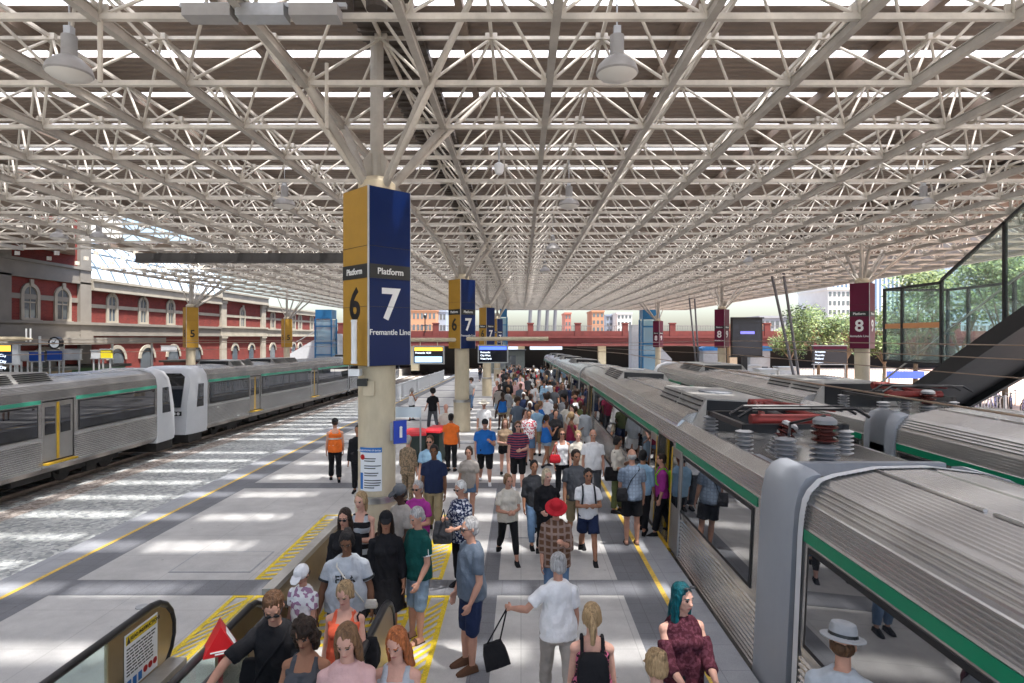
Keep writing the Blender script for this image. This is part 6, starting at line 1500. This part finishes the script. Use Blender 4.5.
P('brunette in sunglasses and black top behind the large woman', 345, 514, 1.66, Y=8.05, face=0, top=('long', 'black'), bot=('trousers', 'black'), hair=('long', 'dark'), skin='p', female=True, nod=12, turn=-5, glasses=True, lod=1, arms=('hold', D))
P('blonde woman with bare arms in black and white top before the column', 361, 499, 1.70, Y=8.75, face=-5, top=('tank', cloth('bw top', CC['lgrey'], 'stripe', CC['black'], .4)), bot=('trousers', 'black'), hair=('pony', 'blonde'), skin='f', female=True, lod=1, nod=8, turn=-10, arms=('cross', 'belly'))
P('dark skinned man in pale grey t-shirt and dark cap right of the column', 401, 490, 1.76, Y=8.95, face=-48, top=('tee', 'stone'), bot=('shorts', 'beige'), hair=('short', 'black'), skin='d', lod=1, nod=22, hat=('cap', 'dgrey'), glasses=True, arms=((10, 10, 40, 0), 'hold'))
def polo(ctx):
    for q, sh, el, wr, d2 in ctx['AR']:
        g = MB(); g.tube(sh.lerp(el, .56), sh.lerp(el, .62), .075, .076, n=14, cap=False); g.build('sleeve_trim', M_white, ctx['t'], smooth=True)
        g = MB(); o = Vector((q*.062, -.012, .0)); g.path([sh+o+Vector((-q*.02, 0, .035)), sh.lerp(el, .3)+o, sh.lerp(el, .58)+o], .008, 6); g.build('shoulder_piping', M_white, ctx['t'])
p, c = P('elderly man in dark green polo and pale denim shorts beside the handrail', 418, 512, 1.70, Y=7.95, face=-50, top=('polo', 'green'), bot=('long_shorts', 'ldenim'), hair=('short', 'grey'), skin='p', lod=0, bulk=1.15, nod=26, turn=0, arms=((0, 8, 35, 0), (10, 8, 60, 20)), shoes=('sandal', 'brown'), extra=polo, pose='wide')
P('grey haired woman in purple top and sunglasses right of the column', 418, 484, 1.62, Y=9.75, face=-20, top=('tee', 'purple'), bot=('trousers', 'navy'), hair=('short', 'grey'), skin='p', female=True, lod=1, glasses=True, nod=6, arms=('belly', 'belly'), bulk=1.1)
p, c = P('white haired woman in checked black and white shirt holding a dark bag', 461, 482, 1.66, Y=9.6, face=-42, top=('shirt', cloth('bw check', CC['navy'], 'floral', (.45, .46, .5), 1.3), 1.5), bot=('trousers', 'black'), hair=('short', 'white'), skin='p', female=True, bulk=1.12, lod=1, nod=16, arms=('hold', (20, 8, 95, 30)), glasses='g')
bag('dark shoulder bag held by the white haired woman', wpt(c, (-.12, -.30, .80)), 0, .28, .14, .34, col('charcoal'), [wpt(c, (-.2, -.3, 1.1)), wpt(c, (-.12, -.28, 1.35)), wpt(c, (-.02, -.3, 1.1))])
P('elderly grey haired man in slate t-shirt and navy shorts standing in profile', 471, 521, 1.77, Y=7.27, face=-62, top=('tee', 'slate'), bot=('long_shorts', 'navy'), hair=('short', 'grey'), skin='p', lod=0, nod=10, turn=0, bulk=1.10, arms=((0, 8, 26, 6), (2, 7, 26, 10)), pose='wide', shoes=('shoe', 'brown'), glasses=True)
p, c = P('grey blonde woman in white t-shirt walking away swinging a black bag', 558, 556, 1.66, Y=6.5, face=186, top=('tee', 'white'), bot=('trousers', 'stone'), hair=('bun', 'grey'), skin='p', female=True, lod=0, bulk=1.1, nod=12, turn=24, pose='walk', arms=((10, 42, 62, -22), (4, 8, 20, 0)), shoes=('shoe', 'white'), glasses='g')
q_, sh_, el_, wr_, d_ = c['AR'][1]
AR_w = [wpt(c, a[3]+a[4]*.08) for a in c['AR']]; lw = min(AR_w, key=lambda v: v.x)
bc = Vector((lw.x-.10, lw.y-.05, lw.z-.62))
t = thing('handbag', 'black handbag swinging from the hand of the woman in white', 'bag', bc, R(10)); g = MB(); g.loft([[(-.14, -.06, 0), (.14, -.06, 0), (.14, .06, 0), (-.14, .06, 0)], [(-.13, -.07, .14), (.13, -.07, .14), (.13, .07, .14), (-.13, .07, .14)], [(-.10, -.03, .27), (.10, -.03, .27), (.10, .03, .27), (-.10, .03, .27)]])
t.rotation_euler[1] = R(-14); put(remesh(g, .01, 3, .004, 12), 'bag_body', col('black'), t)
g = MB(); Mi = (Matrix.Rotation(R(10), 3, 'Z') @ Matrix.Rotation(R(-14), 3, 'Y')).inverted(); hpt = Mi @ (lw-bc); g.path([Vector((-.08, 0, .25)), hpt, Vector((.08, 0, .25))], .009, 6); g.build('strap', col('black'), t)
p, c = P('woman with plaited fair hair and black backpack seen from behind', 592, 607, 1.60, Y=5.3, face=176, top=('tank', cloth('pink floral', CC['black'], 'floral', (.6, .15, .25), 1.5)), bot=('shorts', 'black'), hair=('pony', 'blonde'), skin='f', female=True, lod=0, nod=14, arms=(D, D))
backpack('black backpack with lime and pink pockets on the plaited woman', c, col('black'), cloth('lime pink', CC['lime'], 'stripe', (.7, .04, .2), .35), w=.30, h=.42)
def bluehair(ctx): pass
p, c = P('woman with long teal hair in burgundy cold shoulder blouse', 682, 588, 1.70, Y=5.5, face=10, top=('coldshoulder', cloth('burgundy print', CC['burg'], 'floral', (.10, .03, .045), 1.6)), bot=('trousers', 'black'), hair=('vlong', 'teal'), skin='f', female=True, lod=0, bulk=1.12, nod=8, turn=24, arms=('push', 'push'))
g = MB()
for q in (-1, 1): g.ell(c['Hd'](q*.036, -.062, .125), (.03, .02, .012), 10, 6)
g.bar(c['Hd'](-.02, -.07, .128), c['Hd'](.02, -.07, .128), .008); g.build('sunglasses', M_black, p)
t = thing('pram', 'dark pram pushed by the woman with teal hair', 'pram', (p.location.x+.06, p.location.y-.75, 0))
g = MB(); g.path([Vector((-.26, .26, 1.0)), Vector((.26, .26, 1.0))], .02, 8); g.path([Vector((-.26, .26, 1.0)), Vector((-.24, -.1, .55)), Vector((-.2, -.45, .12))], .014, 6); g.path([Vector((.26, .26, 1.0)), Vector((.24, -.1, .55)), Vector((.2, -.45, .12))], .014, 6); g.build('frame', M_black, t)
g = MB(); g.loft([[(-.2, -.35, .35), (.2, -.35, .35), (.2, .1, .35), (-.2, .1, .35)], [(-.22, -.4, .6), (.22, -.4, .6), (.22, .15, .72), (-.22, .15, .72)]]); g.build('seat', col('charcoal'), t)
for sx in (-.24, .24):
    for sy in (-.42, .2): g = MB(); g.tube((sx-.02, sy, .1), (sx+.02, sy, .1), .1, n=16); g.build('wheel', M_rub, t)
P('fair haired woman at the very bottom edge beside the pram', 657, 652, 1.58, Y=4.55, face=215, top=('tee', 'navy'), bot=('trousers', 'black'), hair=('bun', 'blonde'), skin='f', female=True, lod=0, nod=16, turn=0)
P('man in pale straw fedora and light shirt close to the train window', 843, 637, 1.80, Y=4.45, face=150, top=('shirt', 'lgrey'), bot=('trousers', 'navy'), hair=('short', 'brown'), skin='p', lod=0, nod=10, turn=-10, hat=('fedora', 'grey'))
# ---- second rank
P('woman in bright red sun hat and brown checked blouse looking down', 556, 503, 1.62, Y=8.6, face=0, top=('shirt', cloth('brown check', CC['brown'], 'check', (.25, .18, .15), .9)), bot=('jeans', 'denim'), hair=('bob', 'brown'), skin='p', female=True, lod=0, nod=34, hat=('sunhat', 'red'), arms=('phone', D), bulk=1.15)
P('woman in grey white t-shirt and black leggings striding', 508, 474, 1.55, Y=10.75, face=16, top=('tee', 'cream'), bot=('leggings', 'black'), hair=('bun', 'lbrown'), skin='p', female=True, lod=1, bulk=1.12, pose='walk', arms=('belly', 'belly'), nod=6, turn=10)
P('dark haired youth in black top and blue jeans beside the jacket woman', 534, 461, 1.62, Y=11.6, face=10, top=('tee', 'charcoal', 1.2), bot=('jeans', 'denim'), hair=('short', 'black'), skin='t', lod=1, pose='walk2', arms=('hold', D))
P('blonde woman in black blazer and black leggings walking', 547, 469, 1.68, Y=10.6, face=8, top=('jacket', 'black'), bot=('leggings', 'black'), hair=('pony', 'lblonde'), skin='f', female=True, lod=1, pose='walk', arms=('swingb', 'hold'), turn=20)
P('bearded man in charcoal t-shirt and beige shorts behind the teenager', 576, 452, 1.80, Y=11.6, face=4, top=('tee', 'dgrey'), bot=('long_shorts', 'khaki'), hair=('short', 'dark'), skin='t', lod=1, turn=15, arms=('hold', D), pose='step')
p, c = P('teenager in white t-shirt and dark shorts with backpack straps', 588, 469, 1.64, Y=10.8, face=2, top=('tee', 'white'), bot=('shorts', 'navy'), hair=('short', 'black'), skin='t', lod=1, arms=('cross', 'cross'), pose='walk', nod=8)
backpack('black backpack on the teenager in the white t-shirt', c, col('charcoal'))
p, c = P('grey haired man in blue grey shirt and black shorts seen from behind at the train', 632, 452, 1.80, Y=11.55, face=178, top=('tee', cloth('slate check', (.20, .25, .32), 'check', (.15, .19, .25), 1.4)), bot=('shorts', 'black'), hair=('bald', 'grey'), skin='p', lod=1, arms=('hold', D), pose='wide', shoes=('sandal', 'black'))
bag('black bag with cross strap on the man in black shorts', wpt(c, (.2, .12, .85)), R(0), .2, .08, .26, col('black'), [wpt(c, c['U'](.16, .16, .05)), wpt(c, c['U'](.04, .15, .33)), wpt(c, c['U'](-.12, .10, .52)), wpt(c, c['U'](-.13, 0, .57))])
p, c = P('woman in white sleeveless top carrying a red handbag', 562, 430, 1.66, Y=15.1, face=4, top=('tank', 'white'), bot=('trousers', 'black'), hair=('bob', 'brown'), skin='p', female=True, lod=1, glasses=True)
p.location.x = (562-0-VX)*15.1/FPX if False else (p.location.x)
bag('red handbag at the hip of the woman in the white top', wpt(c, (-.20, -.12, .92)), 0, .26, .1, .2, col('red'), [wpt(c, (-.3, -.1, 1.1)), wpt(c, c['U'](-.16, 0, .53)), wpt(c, (-.14, -.12, 1.1))])
P('white haired man in white short sleeved shirt near the train door', 593, 431, 1.76, Y=14.3, face=-4, top=('tee', 'white'), bot=('trousers', 'dgrey'), hair=('bald', 'white'), skin='p', lod=1, bulk=1.15)
P('woman in white top left of the white haired man', 578, 433, 1.62, Y=15.0, face=0, top=('tee', 'cream'), bot=('shorts', 'denim'), hair=('pony', 'blonde'), skin='f', female=True, lod=1)
p, c = P('woman in white blouse and olive trousers reading a phone by the train', 617, 438, 1.68, Y=13.7, face=60, top=('tee', 'cream', 1.1), bot=('trousers', 'olive'), hair=('bun', 'black'), skin='t', female=True, lod=1, nod=26, arms=('phone', 'hold'))
bag('black shoulder bag of the woman in olive trousers', wpt(c, (-.20, .06, .80)), 0, .3, .14, .3, col('black'), [wpt(c, (-.2, .0, 1.1)), wpt(c, c['U'](-.14, 0, .55)), wpt(c, (-.2, .1, 1.1))])
P('dark haired person in bright blue shirt boarding the train', 643, 452, 1.66, Y=12.3, face=150, top=('tee', 'sky', 1.2), bot=('trousers', 'black'), hair=('short', 'black'), skin='t', lod=1, pose='step')
p, c = P('person in purple top stepping through the train door', 662, 464, 1.62, Y=12.15, face=-95, top=('tee', 'purple', 1.3), bot=('trousers', 'black'), hair=('short', 'dark'), skin='p', lod=1, pose='step')
backpack('lime green backpack on the person stepping into the train', c, col('lime'), col('lime'))
P('heavy man in bright blue polo and black shorts with cap', 485, 421, 1.74, Y=16.4, face=6, top=('polo', 'blue'), bot=('long_shorts', 'black'), hair=('short', 'dark'), skin='p', lod=1, bulk=1.4, hat=('cap', 'black'), arms=('phone', D), shoes=('shoe', 'white'), pose='step')
P('fair woman in tan crop top and black shorts beside the blue polo man', 505, 419, 1.64, Y=17.2, face=4, top=('crop', 'tan'), bot=('mini', 'black'), hair=('vlong', 'lbrown'), skin='f', female=True, lod=1, arms=(D, 'belly'), pose='step')
P('man in striped navy and red polo and black shorts', 518, 423, 1.76, Y=15.7, face=2, top=('polo', cloth('navy stripe', CC['navy'], 'stripe', (.30, .06, .08), 1.0)), bot=('long_shorts', 'black'), hair=('short', 'brown'), skin='f', lod=1, bulk=1.2, glasses=True, arms=('belly', D), shoes=('shoe', 'white'))
P('person in red and white floral shirt behind the striped polo', 529, 414, 1.68, Y=18.8, face=0, top=('tee', cloth('red floral', CC['white'], 'floral', (.5, .05, .08), 1.0)), bot=('shorts', 'denim'), hair=('short', 'black'), skin='t', lod=1)
P('man in light blue shirt with crossbody bag looking away', 537, 407, 1.70, Y=20.3, face=170, top=('tee', 'sky'), bot=('long_shorts', 'khaki'), hair=('short', 'lbrown'), skin='p', lod=1)
P('man in white shirt and pale sun hat left of centre', 484, 402, 1.76, Y=20.8, face=0, top=('tee', 'white'), bot=('shorts', 'beige'), hair=('short', 'grey'), skin='p', lod=1, hat=('wide', 'cream'))
P('woman in grey t-shirt and denim shorts walking at left centre', 469, 448, 1.62, Y=12.9, face=-6, top=('tee', 'stone'), bot=('mini', 'denim'), hair=('bun', 'dark'), skin='p', female=True, lod=1, pose='step', arms=(D, (4, 10, 40, 0)))
P('dark skinned man in navy t-shirt and khaki trousers right of the column', 434, 447, 1.78, Y=12.2, face=0, top=('tee', 'navy'), bot=('trousers', 'khaki'), hair=('short', 'black'), skin='b', lod=1, bulk=1.05, pose='step')
P('man in sunglasses and pale blue shirt behind the navy t-shirt', 430, 437, 1.76, Y=13.4, face=-5, top=('polo', 'sky'), bot=('trousers', 'tan'), hair=('short', 'brown'), skin='p', lod=1, glasses=True)
P('short grey haired woman in tan patterned outfit facing the bins', 408, 437, 1.60, Y=14.4, face=165, top=('shirt', cloth('tan camo', CC['tan'], 'floral', (.16, .13, .09), 1.1)), bot=('trousers', cloth('tan camo', CC['tan'], 'floral', (.16, .13, .09), 1.1)), hair=('short', 'grey'), skin='p', female=True, lod=1)
# staff in orange vests
def vest(ctx):
    U = ctx['U']; g = MB(); bw = ctx['bw']
    for z, zz in ((.10, .14), (.30, .34)):
        n = 20; rr_ = []
        for h_ in (z, zz): rr_.append([U((.188*(1+(bw-1)))*math.cos(2*math.pi*k/n), .0+(.146*(1+(bw-1)*1.2))*math.sin(2*math.pi*k/n), h_) for k in range(n)])
        g.loft(rr_, cap=False)
    g.build('reflective_band', mat('silver reflective', (.6, .6, .55), .3, .3), ctx['t'], smooth=True)
P('station guard in orange vest and dark cap standing at the left platform edge', 335, 420, 1.72, Y=16.7, face=-160, top=('tank', 'orange'), bot=('trousers', 'black'), hair=('short', 'dark'), skin='p', lod=1, hat=('cap', 'black'), pose='step', extra=vest)
P('station guard in orange vest and black trousers beside the red lidded bins', 451, 415, 1.68, Y=17.9, face=170, top=('tee', 'orange', .5), bot=('trousers', 'black'), hair=('short', 'black'), skin='t', lod=1, bulk=1.15, pose='wide')
P('pale shirted person behind the guard at the bins', 446, 411, 1.76, Y=19.8, face=0, top=('tee', 'cream'), bot=('trousers', 'black'), hair=('bald', 'white'), skin='f', lod=2)
P('person half hidden behind the nearest column on its left', 358, 425, 1.70, Y=15.4, face=0, top=('long', 'black'), bot=('trousers', 'black'), hair=('short', 'dark'), skin='t', lod=2)
# ---- the crowd behind: one of each kind, then copies
protos = []; rr = random.Random(11)
spec = [(False, 'tee', 'shorts', 'short', 'walk'), (True, 'tee', 'leggings', 'long', 'walk2'), (False, 'polo', 'trousers', 'short', 'stand'), (True, 'tank', 'mini', 'pony', 'step'), (False, 'shirt', 'long_shorts', 'bald', 'step'), (True, 'tee', 'skirt', 'bob', 'stand'), (False, 'tee', 'jeans', 'afro', 'walk'), (True, 'long', 'trousers', 'bun', 'walk')]
tops = ['white', 'white', 'white', 'black', 'black', 'grey', 'grey', 'lgrey', 'navy', 'navy', 'sky', 'pink', 'cream', 'charcoal', 'charcoal', 'slate', 'maroon', 'blue', 'dgrey', 'dgrey', 'stone', 'red', 'olive']
bots = ['black', 'navy', 'denim', 'beige', 'khaki', 'dgrey', 'white', 'ldenim', 'charcoal']
cn = dict(lgrey='pale grey', sky='light blue', dgrey='dark grey', charcoal='charcoal', ldenim='pale denim', denim='denim blue', coral='orange red', maroon='maroon')
tn = dict(tee='t-shirt', polo='polo', tank='sleeveless top', shirt='shirt', long='long sleeved top'); bn = dict(shorts='shorts', leggings='leggings', trousers='trousers', mini='short shorts', long_shorts='long shorts', skirt='skirt', jeans='jeans')
hn = dict(short='short hair', long='long hair', pony='ponytail', bald='thinning hair', bob='bobbed hair', afro='big hair', bun='hair in a bun')
spots = []
def free(x, y, d=.42): return all((x-a)**2+(y-b)**2 > d*d for a, b in spots)
for o in list(COL.objects):
    if o.name.startswith('person') and o.parent is None: spots.append((o.location.x, o.location.y))
MT = {}
def kid(o): return [c for c in COL.objects if c.parent is o]
for k, (fem, tk, bk_, hk, ps) in enumerate(spec):
    t, c = person('x', 500, 30+k, 1.6+.02*k+(.08 if not fem else 0), top=(tk, 'white'), bot=(bk_, 'black'), hair=(hk, 'brown'), skin='p', female=fem, pose=ps, lod=2, arms=(rr.choice(['down', 'hold', 'swingf']), rr.choice(['down', 'phone', 'swingb'])), bulk=rr.uniform(.95, 1.2))
    protos.append((t, kid(t), spec[k]))
used = set(); n = 0; tries = 0; first = [True]*len(protos)
while n < 108 and tries < 9000:
    tries += 1
    u = rr.random(); y = 18.5+46*u**1.35; 
    lo = -.0 - 1.7*min(1, (y-15)/20); x = rr.uniform(lo, 2.45) if rr.random() < .85 else rr.uniform(-5.5, 0)
    if y < 24 and x < -.3: continue
    if x < -1.6 and rr.random() < .5: continue
    if not free(x, y, .46) or ((x+2.5)**2 < .5 and min(abs(y-a) for a in (25.6, 44, 62)) < .8): continue
    k = rr.randrange(len(protos)); t0, ch, (fem, tk, bk_, hk, ps) = protos[k]; ct, cb = rr.choice(tops), rr.choice(bots); hc_ = rr.choice(['black', 'dark', 'dark', 'brown', 'lbrown', 'blonde', 'grey', 'white'] if hk != 'afro' else ['black', 'dark']); sk = rr.choice('ppfftbd')
    band = ['front', 'middle', 'back'][0 if y < 27 else 1 if y < 42 else 2]; side = 'near the train' if x > 1.3 else 'at the left of the crowd' if x < -.8 else 'mid platform'
    lb = '%s in %s %s and %s %s, %s %s, %s of the crowd %s' % ('woman' if fem else 'man', cn.get(ct, ct), tn[tk], cn.get(cb, cb), bn[bk_], hc_.replace('lbrown', 'light brown'), hn[hk], band, side)
    if lb in used or len(lb.split()) > 22: continue
    used.add(lb); spots.append((x, y)); n += 1
    if first[k]: t = t0; cc = ch; first[k] = False
    else:
        t = t0.copy(); COL.objects.link(t); cc = []
        for c in ch: d = c.copy(); COL.objects.link(d); d.parent = t; cc.append(d)
    lb = '%s, %s %s, %s %s, %s %s' % ('woman' if fem else 'man', cn.get(ct, ct), tn[tk], cn.get(cb, cb), bn[bk_], band, side)
    t['label'] = lb; t['category'] = 'person'; t['group'] = 'passengers in the crowd on the platform'
    t.location = (x, y, gz(y)); t.rotation_euler[2] = R(rr.choice([rr.gauss(0, 25), rr.gauss(0, 25), rr.gauss(180, 30), rr.uniform(0, 360)]))
    t.scale = [v*rr.uniform(.96, 1.04) for v in (t0.scale[0],)]*3
    for c in cc:
        nm = c.name.split('.')[0]
        m = {'body': skinmat(sk), 'hair': hairmat(hc_), 'shoe': col('charcoal')}.get(nm) or (col(cb) if nm in ('shorts', 'leggings', 'trousers', 'skirt', 'jeans') else col(ct))
        c.material_slots[0].link = 'OBJECT'; c.material_slots[0].material = m
for k, f in enumerate(first):
    if f:
        for c in protos[k][1]: bpy.data.objects.remove(c)
        bpy.data.objects.remove(protos[k][0])
